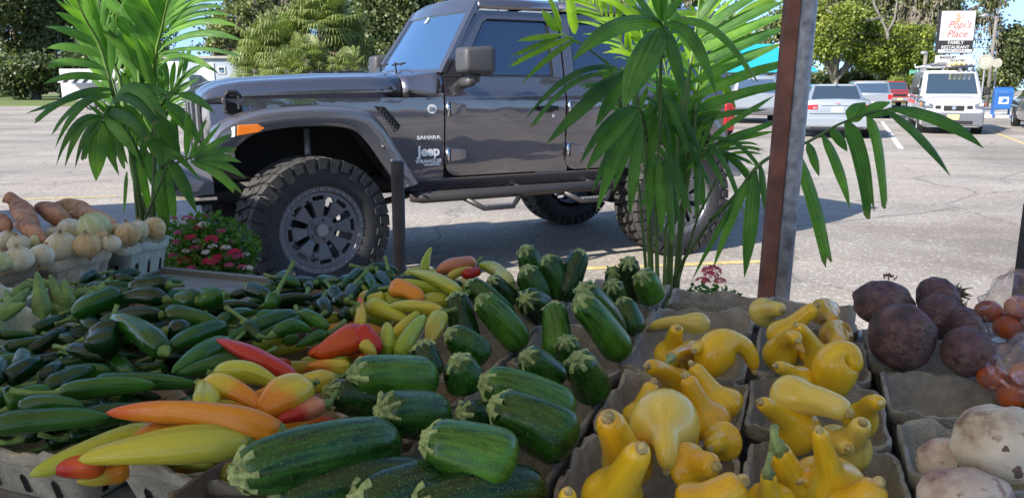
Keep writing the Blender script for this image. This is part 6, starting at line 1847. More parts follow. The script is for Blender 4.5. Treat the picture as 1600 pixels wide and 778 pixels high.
# ---- right palm
g = at_y(1035, 600, 2.95)
rp = empty('potted_palm', (g.x, 2.95, 0), 0, 'potted palm between the off-roader and the tent pole, one frond reaching right past the pole', 'palm', 'potted palms in front of the stall')
pot(rp, .17, .40)
OR_ = rp.location
for pts, r in [([(1030, 600, 2.95), (1017, 430, 2.95), (1014, 330, 2.95), (1005, 200, 2.95), (990, 130, 2.95)], .012), ([(1034, 600, 2.9), (1027, 430, 2.9), (1025, 330, 2.9), (1030, 200, 2.85), (1034, 60, 2.75)], .008), ([(1040, 600, 2.95), (1046, 430, 2.95), (1050, 330, 2.95), (1062, 200, 2.95), (1070, 120, 2.95)], .013),
               ([(1044, 600, 3.0), (1057, 440, 3.0), (1066, 330, 3.0), (1082, 230, 3.0), (1088, 160, 3.0)], .014), ([(1036, 600, 2.9), (1038, 440, 2.9), (1040, 360, 2.9), (1056, 300, 2.88)], .007), ([(1044, 600, 3.0), (1050, 440, 3.0), (1072, 400, 2.95), (1110, 345, 2.9)], .008),
               ([(1034, 600, 3.05), (1010, 430, 3.05), (1000, 300, 3.05), (975, 180, 3.05)], .007), ([(1034, 600, 3.0), (1062, 430, 3.0), (1090, 340, 3.0), (1120, 280, 3.0)], .006)]:
    cane(rp, pts, r)
h1 = frond(rp, [(1034, 90, 2.78), (1036, 55, 2.68), (1034, 40, 2.6), (1028, 30, 2.5)], .007)
lv(h1, [(1034, 40, 893, 96, 34, 2.6, 2.35, .13), (1034, 42, 974, 168, 50, 2.6, 2.35, .06), (1036, 40, 1070, 163, 24, 2.6, 2.45, .10), (1038, 38, 1120, 150, 24, 2.6, 2.45, .22), (1040, 37, 1178, 120, 19, 2.6, 2.45, .20),
        (1032, 38, 985, -20, 18, 2.6, 2.5, .0), (1034, 34, 1010, -30, 16, 2.6, 2.5), (1036, 34, 1040, -30, 14, 2.6, 2.5), (1036, 36, 985, 10, 12, 2.6, 2.45, .02), (1038, 36, 1080, -20, 14, 2.65, 2.6)], OR_, jag=None)
h2 = frond(rp, [(990, 130, 2.95), (985, 112, 2.8), (970, 112, 2.65), (955, 118, 2.6)], .006)
lv(h2, [(972, 110, 820, 188, 12, 2.65, 2.45, .16), (958, 116, 834, 192, 11, 2.65, 2.45, .14), (976, 114, 853, 226, 24, 2.65, 2.45, .04), (965, 105, 860, 140, 10, 2.65, 2.5, .10), (985, 112, 930, 200, 22, 2.7, 2.6, .05), (984, 118, 906, 160, 12, 2.7, 2.55, .1)], OR_)
h3 = frond(rp, [(1010, 210, 2.95), (1004, 180, 2.85), (998, 168, 2.75), (985, 165, 2.7)], .006)
lv(h3, [(994, 167, 905, 258, 17, 2.75, 2.6, .14), (996, 168, 915, 268, 24, 2.75, 2.6, .06), (998, 175, 932, 331, 24, 2.75, 2.65, .10), (1000, 185, 983, 338, 20, 2.75, 2.7, .02), (1002, 180, 958, 300, 18, 2.8, 2.7, .08), (985, 178, 925, 300, 16, 2.8, 2.7, .04)], OR_)
h4 = frond(rp, [(1040, 300, 2.95), (1036, 260, 2.88), (1040, 245, 2.8)], .005)
lv(h4, [(1030, 247, 1033, 370, 18, 2.85, 2.82, .02), (1040, 250, 1052, 372, 18, 2.85, 2.82, .02), (1022, 240, 1012, 350, 18, 2.9, 2.86, .02), (1045, 240, 1075, 330, 16, 2.85, 2.8, .05), (1030, 250, 1000, 330, 14, 2.9, 2.88, .05), (1048, 255, 1062, 360, 12, 2.9, 2.88, .02)], OR_)
h5 = frond(rp, [(905, 68, 2.9), (890, 60, 2.9), (878, 52, 2.9), (868, 40, 2.88)], .004, M['palmlight'])
lv(h5, [(878, 54, 808, 64, 13, 2.9, 2.85, .02), (877, 56, 802, 88, 9, 2.9, 2.85, .02), (895, 58, 799, 102, 11, 2.9, 2.85, .03), (900, 62, 814, 132, 12, 2.9, 2.82, .06), (876, 48, 846, 16, 20, 2.9, 2.85, .0), (878, 48, 856, -6, 12, 2.9, 2.86), (896, 52, 888, -6, 16, 2.9, 2.88), (898, 54, 893, 20, 14, 2.9, 2.88)], OR_, M['palmlight'])
cane(rp, [(975, 180, 3.05), (950, 100, 3.0), (905, 66, 2.9)], .005)
h6 = frond(rp, [(1070, 200, 2.98), (1078, 110, 3.0), (1088, 40, 3.02), (1096, -30, 3.05)], .007)
lv(h6, [(1080, 60, 1190, -12, 18, 3.02, 3.0, .04), (1082, 70, 1228, 2, 20, 3.02, 3.0, .04), (1082, 85, 1232, 20, 20, 3.0, 3.0, .03), (1080, 105, 1232, 42, 22, 3.0, 3.0, .03), (1078, 130, 1228, 66, 22, 3.0, 3.0, .03), (1076, 155, 1226, 98, 20, 3.0, 2.98, .04), (1074, 178, 1224, 132, 20, 3.0, 2.96, .05), (1074, 196, 1200, 172, 14, 3.0, 2.96, .06), (1086, 40, 1150, -30, 18, 3.02, 3.02)], OR_)
lv(h6, [(1078, 110, 1010, 60, 20, 3.05, 3.05), (1080, 80, 1030, 0, 22, 3.05, 3.05), (1074, 150, 1010, 120, 20, 3.05, 3.05), (1072, 190, 1020, 150, 20, 3.02, 3.02)], OR_)
h7 = frond(rp, [(1090, 260, 2.95), (1105, 235, 2.92), (1140, 212, 2.9), (1175, 200, 2.88)], .005)
lv(h7, [(1108, 232, 1212, 190, 13, 2.92, 2.85, .02), (1120, 225, 1214, 205, 12, 2.92, 2.85, .03), (1100, 225, 1160, 330, 12, 2.92, 2.85, .20), (1096, 232, 1135, 300, 12, 2.92, 2.85, .1), (1100, 220, 1195, 275, 8, 2.92, 2.85, .22), (1090, 240, 1090, 330, 14, 2.95, 2.9, .0), (1110, 215, 1210, 150, 12, 2.95, 2.92, .03)], OR_)
h8 = frond(rp, [(1110, 345, 2.9), (1150, 305, 2.85), (1182, 262, 2.8), (1215, 240, 2.78), (1262, 222, 2.74), (1310, 195, 2.7), (1350, 180, 2.66), (1390, 170, 2.62)], .007)
lv(h8, [(1188, 256, 1197, 338, 14, 2.82, 2.82, .06), (1180, 266, 1163, 434, 25, 2.8, 2.76, .05), (1174, 272, 1114, 420, 17, 2.82, 2.8, .10), (1243, 230, 1293, 407, 27, 2.76, 2.72, .05), (1262, 222, 1280, 276, 17, 2.76, 2.74, .05), (1284, 209, 1328, 326, 22, 2.74, 2.7, .10),
        (1297, 200, 1324, 237, 18, 2.74, 2.73, .05), (1322, 190, 1359, 334, 27, 2.7, 2.66, .14), (1356, 180, 1384, 325, 23, 2.66, 2.62, .15), (1384, 172, 1485, 276, 21, 2.63, 2.55, .08), (1388, 170, 1537, 232, 24, 2.63, 2.55, .10),
        (1327, 190, 1352, 160, 30, 2.7, 2.72, .05), (1345, 182, 1392, 160, 18, 2.68, 2.68, .10), (1352, 180, 1400, 176, 15, 2.68, 2.66, .06), (1172, 278, 1080, 440, 10, 2.83, 2.8, .05)], OR_)
h9 = frond(rp, [(1010, 90, 3.05), (1000, 40, 3.08), (985, -30, 3.1)], .006, M['palmlight'])
lv(h9, [(1006, 60, 930, 30, 14, 3.08, 3.08), (1004, 40, 925, -5, 16, 3.08, 3.08), (1002, 30, 950, -30, 18, 3.08, 3.08), (1010, 80, 960, 40, 14, 3.08, 3.08), (1004, 20, 1090, -20, 20, 3.1, 3.1), (1006, 50, 1080, 20, 16, 3.1, 3.1), (1008, 85, 1065, 55, 14, 3.1, 3.1), (1010, 100, 950, 80, 12, 3.1, 3.1)], OR_, M['palmlight'])
h10 = frond(rp, [(1090, 160, 3.1), (1110, 90, 3.15), (1140, 30, 3.2), (1160, -30, 3.2)], .006, M['palmlight'])
lv(h10, [(1112, 90, 1180, 20, 18, 3.15, 3.15), (1105, 110, 1150, 170, 16, 3.15, 3.15), (1120, 70, 1070, 20, 16, 3.15, 3.15), (1130, 50, 1210, 0, 16, 3.15, 3.15), (1100, 130, 1140, 100, 14, 3.15, 3.15), (1096, 150, 1130, 130, 12, 3.15, 3.15)], OR_, M['palmlight'])
h11 = frond(rp, [(1030, 210, 3.0), (1030, 150, 2.98), (1025, 110, 2.95)], .005)
lv(h11, [(1028, 130, 1075, 240, 14, 2.95, 2.9, .12), (1028, 140, 1098, 250, 12, 2.95, 2.9, .15), (1026, 130, 1050, 250, 12, 2.95, 2.9, .05), (1028, 160, 985, 260, 18, 2.98, 2.95, .1), (1030, 180, 1010, 270, 18, 2.98, 2.95, .05), (1032, 150, 1060, 300, 14, 2.98, 2.95, .08), (1030, 200, 1070, 310, 16, 2.98, 2.95, .1), (1034, 190, 1110, 290, 12, 2.98, 2.9, .15), (1030, 170, 960, 230, 12, 2.98, 2.9, .15),
         (1060, 210, 1046, 300, 18, 3.05, 3.05, .0), (1075, 220, 1060, 320, 18, 3.05, 3.05, .0), (1085, 230, 1100, 330, 16, 3.05, 3.05, .0), (1050, 130, 1040, 230, 20, 3.08, 3.08, .0), (1070, 120, 1060, 220, 20, 3.08, 3.08, 0), (1090, 130, 1090, 230, 20, 3.1, 3.1, 0)], OR_)

for (pts, n, L, w, sv, mt) in [([(1050, 220, 3.05), (1040, 110, 3.12), (1010, 0, 3.15)], 15, .25, .026, (1, 0, 0), 'palm'), ([(1075, 240, 3.05), (1090, 130, 3.1), (1110, 10, 3.15)], 15, .25, .026, (1, 0, 0), 'palmlight'), ([(1020, 260, 3.05), (985, 170, 3.05), (950, 130, 3.0)], 11, .2, .024, (.3, 0, 1), 'palm'),
                        ([(1060, 300, 3.0), (1090, 240, 2.98), (1140, 240, 2.95)], 11, .2, .020, (.3, 0, 1), 'palm'), ([(1060, 330, 3.0), (1050, 250, 3.0), (1080, 190, 3.0)], 12, .22, .024, (1, 0, 0), 'palm'), ([(1000, 120, 3.1), (960, 50, 3.12), (920, 0, 3.12)], 11, .2, .022, (.5, 0, -1), 'palmlight')]:
    fx = frond(rp, pts, .005); auto_leaves(fx, rp, pts, n, L, w, .1, .3, 44, M[mt], sidevec=sv, up=.2)

# ================================================================ FLOWERS
def flower_bush(name, c, rx, ry, rz, nleaf, heads, label, cat):
    rt = empty(name, (c.x, c.y, 0), 0, label, cat)
    rr = random.Random(int(c.x * 100)); q = MB()
    for i in range(nleaf):
        d = Vector((rr.gauss(0, .45), rr.gauss(0, .45), rr.gauss(0, .45)))
        if d.length > 1: d.normalize()
        p = Vector((d.x * rx, d.y * ry, c.z + d.z * rz))
        a = Vector((rr.uniform(-1, 1), rr.uniform(-1, 1), rr.uniform(-.3, .8))).normalized(); b = a.orthogonal().normalized(); b = Matrix.Rotation(rr.uniform(0, 6), 3, a) @ b
        l = rr.uniform(.016, .034); w = l * .32
        q.add([p, p + a * l * .5 + b * w, p + a * l, p + a * l * .5 - b * w], [(0, 1, 2, 3)])
    o = q.build('foliage', M['bushleaf'], rt, fix=False); o['kind'] = 'stuff'
    q = MB()
    for i in range(14):
        q.tube([Vector((rr.uniform(-.03, .03), rr.uniform(-.03, .03), 0.3 if c.z > .5 else 0.0)), Vector((rr.uniform(-1, 1) * rx * .7, rr.uniform(-1, 1) * ry * .6, c.z + rr.uniform(-.5, .7) * rz))], .003, 5)
    q.build('stems', M['palmstem'], rt)
    for (x, y, yy, mat, s) in heads:
        p = at_y(x, y, yy) - Vector((c.x, c.y, 0)); q = MB()
        s *= 1.25
        for k in range(30):
            d = Vector((rr.gauss(0, 1), rr.gauss(0, 1), abs(rr.gauss(0, .8)) + .2)).normalized()
            b0 = p + Vector((d.x, d.y, d.z * .55)) * s
            a = d.orthogonal().normalized(); b = d.cross(a); an = rr.uniform(0, 6); a, b = a * cos(an) + b * sin(an), b * cos(an) - a * sin(an)
            for m_ in range(5):
                t = 2 * pi * m_ / 5; e = a * cos(t) + b * sin(t); e2 = a * cos(t + .6) + b * sin(t + .6)
                q.add([b0, b0 + e * s * .28 + d * .001, b0 + (e + e2) * s * .22 + d * .003, b0 + e2 * s * .2], [(0, 1, 2, 3)])
        q.build('flower_head', mat, rt, fix=False)
    return rt
c = at_y(325, 395, 3.0)
rf, pf, wf_ = M['redflower'], M['pinkflower'], M['whiteflower']
fb = flower_bush('pentas_plant', Vector((c.x, 3.0, c.z)), .19, .14, .145, 3600,
  [(287, 408, 2.88, rf, .019), (331, 375, 2.9, rf, .022), (310, 357, 2.92, rf, .014), (329, 410, 2.86, rf, .022), (340, 404, 2.88, rf, .018), (367, 395, 2.9, rf, .018), (372, 402, 2.9, pf, .014), (308, 388, 2.88, pf, .016), (292, 342, 2.95, pf, .014), (272, 342, 2.95, pf, .010), (300, 345, 2.95, pf, .012), (320, 340, 2.98, pf, .012), (270, 400, 2.88, pf, .012), (364, 378, 2.95, pf, .010),
   (285, 350, 2.92, wf_, .012), (318, 352, 2.92, wf_, .015), (290, 393, 2.88, wf_, .010), (332, 386, 2.88, wf_, .012), (352, 388, 2.9, wf_, .014), (388, 420, 2.9, wf_, .013), (308, 378, 2.9, wf_, .011), (352, 400, 2.9, pf, .014), (384, 398, 2.95, wf_, .010), (280, 365, 2.9, pf, .014), (345, 362, 2.93, pf, .013), (300, 420, 2.87, pf, .014), (358, 415, 2.88, pf, .013), (275, 380, 2.88, pf, .012), (322, 395, 2.87, wf_, .012), (378, 418, 2.9, pf, .012), (298, 372, 2.88, rf, .015)],
  'bush of red, pink and white flowers beside the front tyre, behind the table edge', 'flowers')
v, f, _ = sweep([Vector((0, 0, 0)), Vector((0, 0, .5)), Vector((0, 0, .5)), Vector((0, 0, .54))], [.12, .15, .165, .165], 24); mk('pot', v, f, M['pot'], fb, True, fix=True)
c = at_y(1110, 455, 2.75)
fb2 = flower_bush('pentas_plant', Vector((c.x, 2.75, c.z - .04)), .10, .08, .07, 380, [(1112, 425, 2.68, rf, .026), (1098, 440, 2.66, rf, .018), (1125, 440, 2.66, rf, .016), (1112, 432, 2.7, rf, .02)], 'small red flower cluster behind the far empty till, left of the tent pole', 'flowers')
v, f, _ = sweep([Vector((0, 0, 0)), Vector((0, 0, .6)), Vector((0, 0, .6)), Vector((0, 0, .64))], [.10, .13, .145, .145], 24); mk('pot', v, f, M['pot'], fb2, True, fix=True)

# ================================================================ CARS IN THE LOT
def quadwin(par, P, u0, u1, v0, v1, mat, name='window', out=.006, frame=None):
    """window on the bilinear face P = (bottom-left, bottom-right, top-right, top-left)"""
    a, b, c, d = [Vector(p) for p in P]
    def pt(u, v): return (a * (1 - u) + b * u) * (1 - v) + (d * (1 - u) + c * u) * v
    n = (b - a).cross(d - a).normalized() * out
    Q = [pt(u0, v0), pt(u1, v0), pt(u1, v1), pt(u0, v1)]
    o = MB().add([q + n for q in Q] + [q - n for q in Q], [(0, 1, 2, 3), (7, 6, 5, 4), (0, 4, 5, 1), (1, 5, 6, 2), (2, 6, 7, 3), (3, 7, 4, 0)]).build(name, mat, par)
    return o

def small_wheel(par, x, y, r, w, rimmat):
    wl = MB(); wl.add(*sweep([Vector((x, y - w / 2, r)), Vector((x, y - w / 2 + .02, r)), Vector((x, y + w / 2 - .02, r)), Vector((x, y + w / 2, r))], [r * .93, r, r, r * .93], 28)[:2])
    o = wl.build('wheel', M['rubber'], par, True); o.modifiers.new('s', 'EDGE_SPLIT').split_angle = radians(40)
    s = 1 if y > 0 else -1
    q = MB(); q.cyl((x, y + s * (w / 2 - .004), r), (0, 1, 0), r * .62, .02, 24)
    for k in range(5):
        a = 2 * pi * k / 5
        q.add(*loft([[(x + cos(a + e) * rr_, y + s * (w / 2 + .008), r + sin(a + e) * rr_) for rr_, e in ((r * .12, -.5), (r * .58, -.14), (r * .58, .14), (r * .12, .5))], [(x + cos(a + e) * rr_, y + s * (w / 2 + .018), r + sin(a + e) * rr_) for rr_, e in ((r * .12, -.5), (r * .56, -.12), (r * .56, .12), (r * .12, .5))]]))
    q.build('rim', rimmat, o)

def car(name, loc, heading, label, L, W, prof, cab, mat, wr=.32, wb=(.18, .80), lower=None, group=None, roofmat=None, wins=(), rim=None):
    """heading: direction of the nose (angle of +x axis). prof: (x fraction from the nose, half width factor, z bottom, z top)"""
    rt = empty(name, loc, heading, label, 'car' if name != 'van' else 'van', group)
    secs = []
    for (fx, wf2, z0, z1) in prof:
        x = L / 2 - fx * L; w = W / 2 * wf2; h = z1 - z0
        P = [(-.86, 0), (-.97, .10), (-1.0, .35), (-.99, .62), (-.955, .86), (-.88, .97), (-.5, 1.0), (0, 1.015)]
        P = P + [(-a, b) for a, b in reversed(P[:-1])]
        secs.append([(x, a * w, z0 + b * h) for a, b in P])
    v, f = loft(secs)
    o = mk('body', v, f, mat, rt, True, fix=True); o.modifiers.new('s', 'EDGE_SPLIT').split_angle = radians(32)
    xb0, xb1, wbm, zb, xt0, xt1, wt, zt = cab
    X = lambda fx: L / 2 - fx * L
    base = [(X(xb0), -wbm, zb), (X(xb0), wbm, zb), (X(xb1), wbm, zb), (X(xb1), -wbm, zb)]
    topq = [(X(xt0), -wt, zt), (X(xt0), wt, zt), (X(xt1), wt, zt), (X(xt1), -wt, zt)]
    def rd(q, r, z):  # rounded rectangle in plan
        out = []
        cx = sum(p[0] for p in q) / 4
        for i in range(4):
            p = Vector(q[i]); a = Vector(q[i - 1]); b = Vector(q[(i + 1) % 4])
            for t in (0, .33, .66, 1):
                pa = p + (a - p).normalized() * r * (1 - t) + (b - p).normalized() * r * t
                pa = pa + (p - pa) * (.45 * 4 * t * (1 - t)) * .6
                out.append((pa.x, pa.y, z))
        return out
    v, f = loft([rd(base, .10, zb - .04), rd(base, .10, zb), rd(topq, .10, zt - .03), rd([(p[0] * .985, p[1] * .93, p[2]) for p in topq], .14, zt + .008)])
    cb = mk('cabin', v, f, mat, rt, True, fix=True); cb.modifiers.new('s', 'EDGE_SPLIT').split_angle = radians(28)
    if roofmat:
        MB().add(*loft([rd([(p[0] * .95, p[1] * .9, 0) for p in topq], .1, zt + .006), rd([(p[0] * .95, p[1] * .88, 0) for p in topq], .1, zt + .014)])).build('roof_panel', roofmat, rt)
    B = [Vector(p) for p in base]; T = [Vector(p) for p in topq]
    faces = {'front': (B[0], B[1], T[1], T[0]), 'left': (B[1], B[2], T[2], T[1]), 'rear': (B[2], B[3], T[3], T[2]), 'right': (B[3], B[0], T[0], T[3])}
    for (fc, u0, u1, v0, v1) in wins: quadwin(rt, faces[fc], u0, u1, v0, v1, M['cglass'], 'windscreen' if fc == 'front' else 'rear_window' if fc == 'rear' else 'window')
    for fx in wb:
        for s in (-1, 1):
            small_wheel(rt, X(fx), s * (W / 2 - .11), wr, .21, rim or M['silver'])
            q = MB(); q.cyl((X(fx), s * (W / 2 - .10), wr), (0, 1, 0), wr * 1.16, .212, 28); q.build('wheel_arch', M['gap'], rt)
    rt['_'] = 0; del rt['_']
    return rt, X, W

def part(par, name, mat, *boxes, bevel=0.01):
    q = MB()
    for b in boxes: q.box(*b)
    return q.build(name, mat, par, bevel=bevel)

# white panel van facing us
g = at_z(1494, 210, 0); f_ang = radians(-90 - 21)
van, X, W_ = car('van', (g.x + .55, g.y + 1.9, 0), f_ang, 'white panel van with a loaded ladder rack facing the camera on the right', 4.4, 1.70,
  [(0, .80, .26, .66), (.006, .90, .22, .80), (.03, .97, .20, .93), (.09, 1.0, .20, 1.04), (.17, 1.0, .20, 1.12), (.22, 1.0, .22, 1.14), (.97, 1.0, .25, 1.14), (1.0, .96, .3, 1.1)],
  (.165, .995, .825, 1.12, .315, .985, .72, 1.84), M['vanwhite'], wr=.30, wb=(.17, .79),
  wins=[('front', .08, .92, .05, .88), ('left', .06, .22, .1, .72), ('right', .78, .94, .1, .72)], rim=M['silver'])
part(van, 'front_bumper', M['greycar'], (X(.025), X(-.006), -.80, .80, .24, .64), bevel=.05)
part(van, 'lower_grille', M['black'], (X(.02), X(-.008), -.52, .52, .30, .40))
part(van, 'grille', M['black'], (X(.05), X(-.006), -.26, .26, .69, .83))
part(van, 'side_intake', M['black'], (X(.05), X(-.002), -.48, -.34, .74, .83)); part(van, 'side_intake', M['black'], (X(.05), X(-.002), .34, .48, .74, .83))
q = MB(); q.cyl((X(-.008), 0, .765), (1, 0, 0), .055, .02, 20); q.build('emblem', M['chrome'], van)
part(van, 'plate', M['plate'], (X(-.010), X(-.013), -.16, .16, .43, .58), bevel=0)
for s in (-1, 1):
    q = MB()
    q.add(*loft([[(X(.13), s * .868, .82), (X(.13), s * .868, .97), (X(.08), s * .84, .97), (X(.07), s * .84, .80)], [(X(.03), s * .80, .76), (X(.05), s * .80, .96), (X(.02), s * .76, .95), (X(-.004), s * .76, .76)], [(X(.02), s * .54, .76), (X(.03), s * .54, .86), (X(.01), s * .54, .86), (X(-.004), s * .54, .77)]]))
    q.build('headlight', M['greycar'], van)
    q = MB(); q.cyl((X(.012), s * .70, .855), (1, 0, 0), .055, .06, 14); q.build('lamp', M['lens'], van)
    q = MB(); q.tube([(X(.235), s * .8605, .35), (X(.235), s * .8605, 1.10)], .008, 4); q.tube([(X(.47), s * .8605, .35), (X(.47), s * .8605, 1.12)], .008, 4); q.build('door_gap', M['gap'], van)
    part(van, 'indicator', M['amber'], (X(.085), X(.06), min(s * .82, s * .86), max(s * .82, s * .86), .82, .90))
    part(van, 'mirror', M['black'], (X(.24), X(.20), min(s * .86, s * 1.03), max(s * .86, s * 1.03), 1.13, 1.36), bevel=.03)
    q = MB()
    for fx in (.40, .66, .90): q.tube([(X(fx), s * .66, 1.84), (X(fx), s * .66, 1.97)], .02, 6)
    q.tube([(X(.36), s * .66, 1.97), (X(.95), s * .66, 1.97)], .02, 6)
    q.build('roof_rack', M['silver'], van)
q = MB()
for fx in (.40, .66, .90): q.tube([(X(fx), -.74, 1.98), (X(fx), .74, 1.98)], .02, 6)
q.tube([(X(.40), -.74, 1.98), (X(.40), -.95, 1.96), (X(.40), -.97, 2.06)], .02, 6)
q.build('rack_bar', M['white'], van)
q = MB(); q.tube([(X(.17), .1, 1.10), (X(.20), -.35, 1.18)], .012, 5); q.tube([(X(.17), -.5, 1.10), (X(.20), -.78, 1.2)], .012, 5); q.build('wiper', M['black'], van)
# load on the rack: pipes and a ladder
ld = empty('ladder', (0, 0, 0), 0, 'aluminium ladder lying on the van roof rack', 'ladder')
Rv = Matrix.Translation(van.location) @ Matrix.Rotation(f_ang, 4, 'Z')
ld.matrix_world = Rv
q = MB(); q.tube([(1.0, -.15, 2.04), (-2.3, -.15, 2.04)], .03, 6); q.tube([(1.0, -.52, 2.04), (-2.3, -.52, 2.04)], .03, 6); q.build('rail', M['silver'], ld)
q = MB()
for i in range(10): q.tube([(.85 - .33 * i, -.15, 2.04), (.85 - .33 * i, -.52, 2.04)], .018, 6)
q.build('rungs', M['silver'], ld)
pp = empty('pipe_bundle', (0, 0, 0), 0, 'bundle of yellowish and white pipes tied on the van roof rack', 'pipes'); pp.matrix_world = Rv
cols = [plain('pale_yellow_pipe', (.6, .5, .25), .6), plain('pale_blue_pipe', (.5, .52, .65), .6)]
for i in range(5):
    q = MB(); q.tube([(1.1, .05 + .13 * i, 2.05), (-2.2, .05 + .13 * i, 2.05)], .055, 10); q.build('pipe', cols[1 if i > 2 else 0], pp, True)
sh = MB(); sh.tube([Vector((X(.24), -.35, 1.12)), Vector((X(.235), -.35, 1.13))], .16, 20)

# silver saloon, tail to us
g = at_z(1303, 217, 0)
hd = radians(90 - 17)
sed, X, W_ = car('parked_car', (g.x + .72, g.y + 2.25, 0), hd, 'silver saloon with a dark sunroof, tail towards us just right of the tent pole', 4.75, 1.84,
  [(0, .86, .30, .62), (.02, .93, .22, .70), (.12, .98, .18, .84), (.28, 1, .18, .95), (.5, 1, .2, .97), (.78, 1, .22, 1.02), (.93, .98, .24, 1.06), (.985, .94, .26, 1.04), (.995, .93, .40, .96), (1.0, .90, .32, .70)],
  (.27, .86, .76, .98, .44, .74, .60, 1.43), M['silvercar'], wr=.33, wb=(.19, .79), roofmat=M['black'],
  wins=[('rear', .07, .93, .10, .90), ('front', .06, .94, .08, .92), ('left', .08, .48, .12, .86), ('left', .51, .90, .12, .86), ('right', .10, .49, .12, .86), ('right', .52, .92, .12, .86)])
for s in (-1, 1):
    part(sed, 'tail_light', M['redlens'], (X(1.0) - .016, X(.95), min(s * .50, s * .86), max(s * .50, s * .86), .77, .90), bevel=.02)
    part(sed, 'reversing_light', M['silver'], (X(1.0) - .019, X(.98), min(s * .52, s * .62), max(s * .52, s * .62), .79, .84))
    part(sed, 'wing_mirror', M['silvercar'], (X(.32), X(.29), min(s * .90, s * 1.04), max(s * .90, s * 1.04), .98, 1.10), bevel=.03)
q = MB()
for s in (-1, 1): q.add(*loft([[(X(.62) + e * .3, s * .42 - .14, 1.0 + e), (X(.62) + e * .3, s * .42 + .14, 1.0 + e), (X(.60) + e * .3, s * .42 + .14, 1.0 + e), (X(.60) + e * .3, s * .42 - .14, 1.0 + e)] for e in (0, .25)]))
tag(q.build('seat_backs', M['dkplastic'], sed), kind='stuff')
q = MB()
q.tube([(X(1.0) - .004, -.70, .66), (X(1.0) - .004, .70, .66)], .008, 4); q.tube([(X(.985), -.74, 1.0), (X(.985), .74, 1.0)], .006, 4); q.build('boot_gap', M['gap'], sed)
part(sed, 'plate', M['plategreen'], (X(1.0) - .012, X(1.0) + .01, -.15, .15, .70, .84), bevel=0)
part(sed, 'boot_strip', M['chrome'], (X(1.0) - .008, X(1.0) + .01, -.42, .42, .875, .89), bevel=0)
part(sed, 'rear_bumper', M['silvercar'], (X(1.005), X(.97), -.84, .84, .30, .58), bevel=.05)
part(sed, 'lower_trim', M['black'], (X(1.003), X(.97), -.66, .66, .24, .31))
text_obj('emblem', 'KIA', .07, M['signred'], sed, Matrix.Translation((X(1.0) - .016, 0, .93)) @ Matrix.Rotation(-pi / 2, 4, 'Z') @ Matrix.Rotation(pi / 2, 4, 'X'), .003)
q = MB(); q.add([(X(.80), 0, 1.44), (X(.80), .03, 1.44), (X(.74), 0, 1.50), (X(.75), .02, 1.44)], [(0, 1, 2), (0, 2, 3), (1, 3, 2)]); q.build('aerial_fin', M['white'], sed)
# beige hatchback half behind it
g = at_z(1360, 186, 0)
hb_, X, W_ = car('parked_car', (g.x + .6, g.y + 2.1, 0), hd, 'pale grey hatchback partly hidden behind the silver saloon', 4.2, 1.75,
  [(0, .86, .30, .7), (.02, .95, .22, .8), (.2, 1, .2, .98), (.5, 1, .2, 1.02), (.93, 1, .24, 1.06), (1.0, .95, .3, .98)],
  (.24, .985, .80, 1.02, .38, .93, .68, 1.56), M['silvercar'], wins=[('rear', .06, .94, .12, .85), ('left', .08, .45, .15, .85), ('left', .5, .92, .15, .85), ('right', .1, .5, .15, .85), ('right', .55, .92, .15, .85), ('front', .06, .94, .1, .9)])
part(hb_, 'roof_panel', M['offwhite'], (X(.92), X(.42), -.62, .62, 1.567, 1.585))
for s in (-1, 1): part(hb_, 'tail_light', M['redlens'], (X(1.0) - .01, X(.97), min(s * .66, s * .82), max(s * .66, s * .82), .82, 1.02))
part(hb_, 'plate', M['plategreen'], (X(1.0) - .012, X(1.0) + .01, -.15, .15, .6, .72), bevel=0)
# red off-road estate far back, facing us
g = at_z(1416, 168, 0)
rs, X, W_ = car('parked_car', (g.x, g.y + 2.2, 0), radians(-90 - 12), 'dark red estate car facing the camera, farthest along the lane', 4.5, 1.8,
  [(0, .9, .38, .78), (.02, .97, .34, .92), (.15, 1, .3, 1.02), (.3, 1, .3, 1.06), (.97, 1, .32, 1.08), (1, .95, .4, 1.0)],
  (.27, .985, .80, 1.06, .37, .96, .68, 1.66), M['red'], wr=.35, wins=[('front', .06, .94, .1, .88), ('left', .05, .3, .15, .85), ('right', .7, .95, .15, .85), ('left', .35, .9, .15, .85), ('right', .1, .62, .15, .85)])
part(rs, 'front_bumper', M['silver'], (X(.02), X(-.01), -.86, .86, .40, .62), bevel=.04)
part(rs, 'grille', M['black'], (X(.02), X(-.006), -.40, .40, .70, .84))
for s in (-1, 1): part(rs, 'headlight', M['lens'], (X(.03), X(-.008), min(s * .48, s * .80), max(s * .48, s * .80), .70, .86))
part(rs, 'plate', M['plate'], (X(-.012), X(-.016), -.15, .15, .45, .57), bevel=0)
# light SUV behind the right palm
g = at_z(1180, 194, 0)
s2, X, W_ = car('parked_car', (g.x + .5, g.y + 2.2, 0), radians(90 - 14), 'pale grey pick-up style car glimpsed between the right palm and the tent pole', 4.7, 1.85,
  [(0, .9, .38, .82), (.02, .97, .32, .95), (.2, 1, .3, 1.05), (.5, 1, .3, 1.06), (.97, 1, .32, 1.1), (1, .96, .4, 1.02)],
  (.25, .99, .84, 1.06, .36, .95, .70, 1.74), M['silvercar'], wr=.36, wins=[('rear', .08, .92, .1, .82), ('left', .06, .4, .15, .85), ('left', .45, .92, .15, .85), ('right', .1, .5, .15, .85), ('front', .06, .94, .1, .88)])
for s in (-1, 1): part(s2, 'tail_light', M['redlens'], (X(1.0) - .01, X(.97), min(s * .76, s * .90), max(s * .76, s * .90), .8, 1.15))
part(s2, 'rear_bumper', M['greycar'], (X(1.01), X(.97), -.88, .88, .42, .62), bevel=.04)
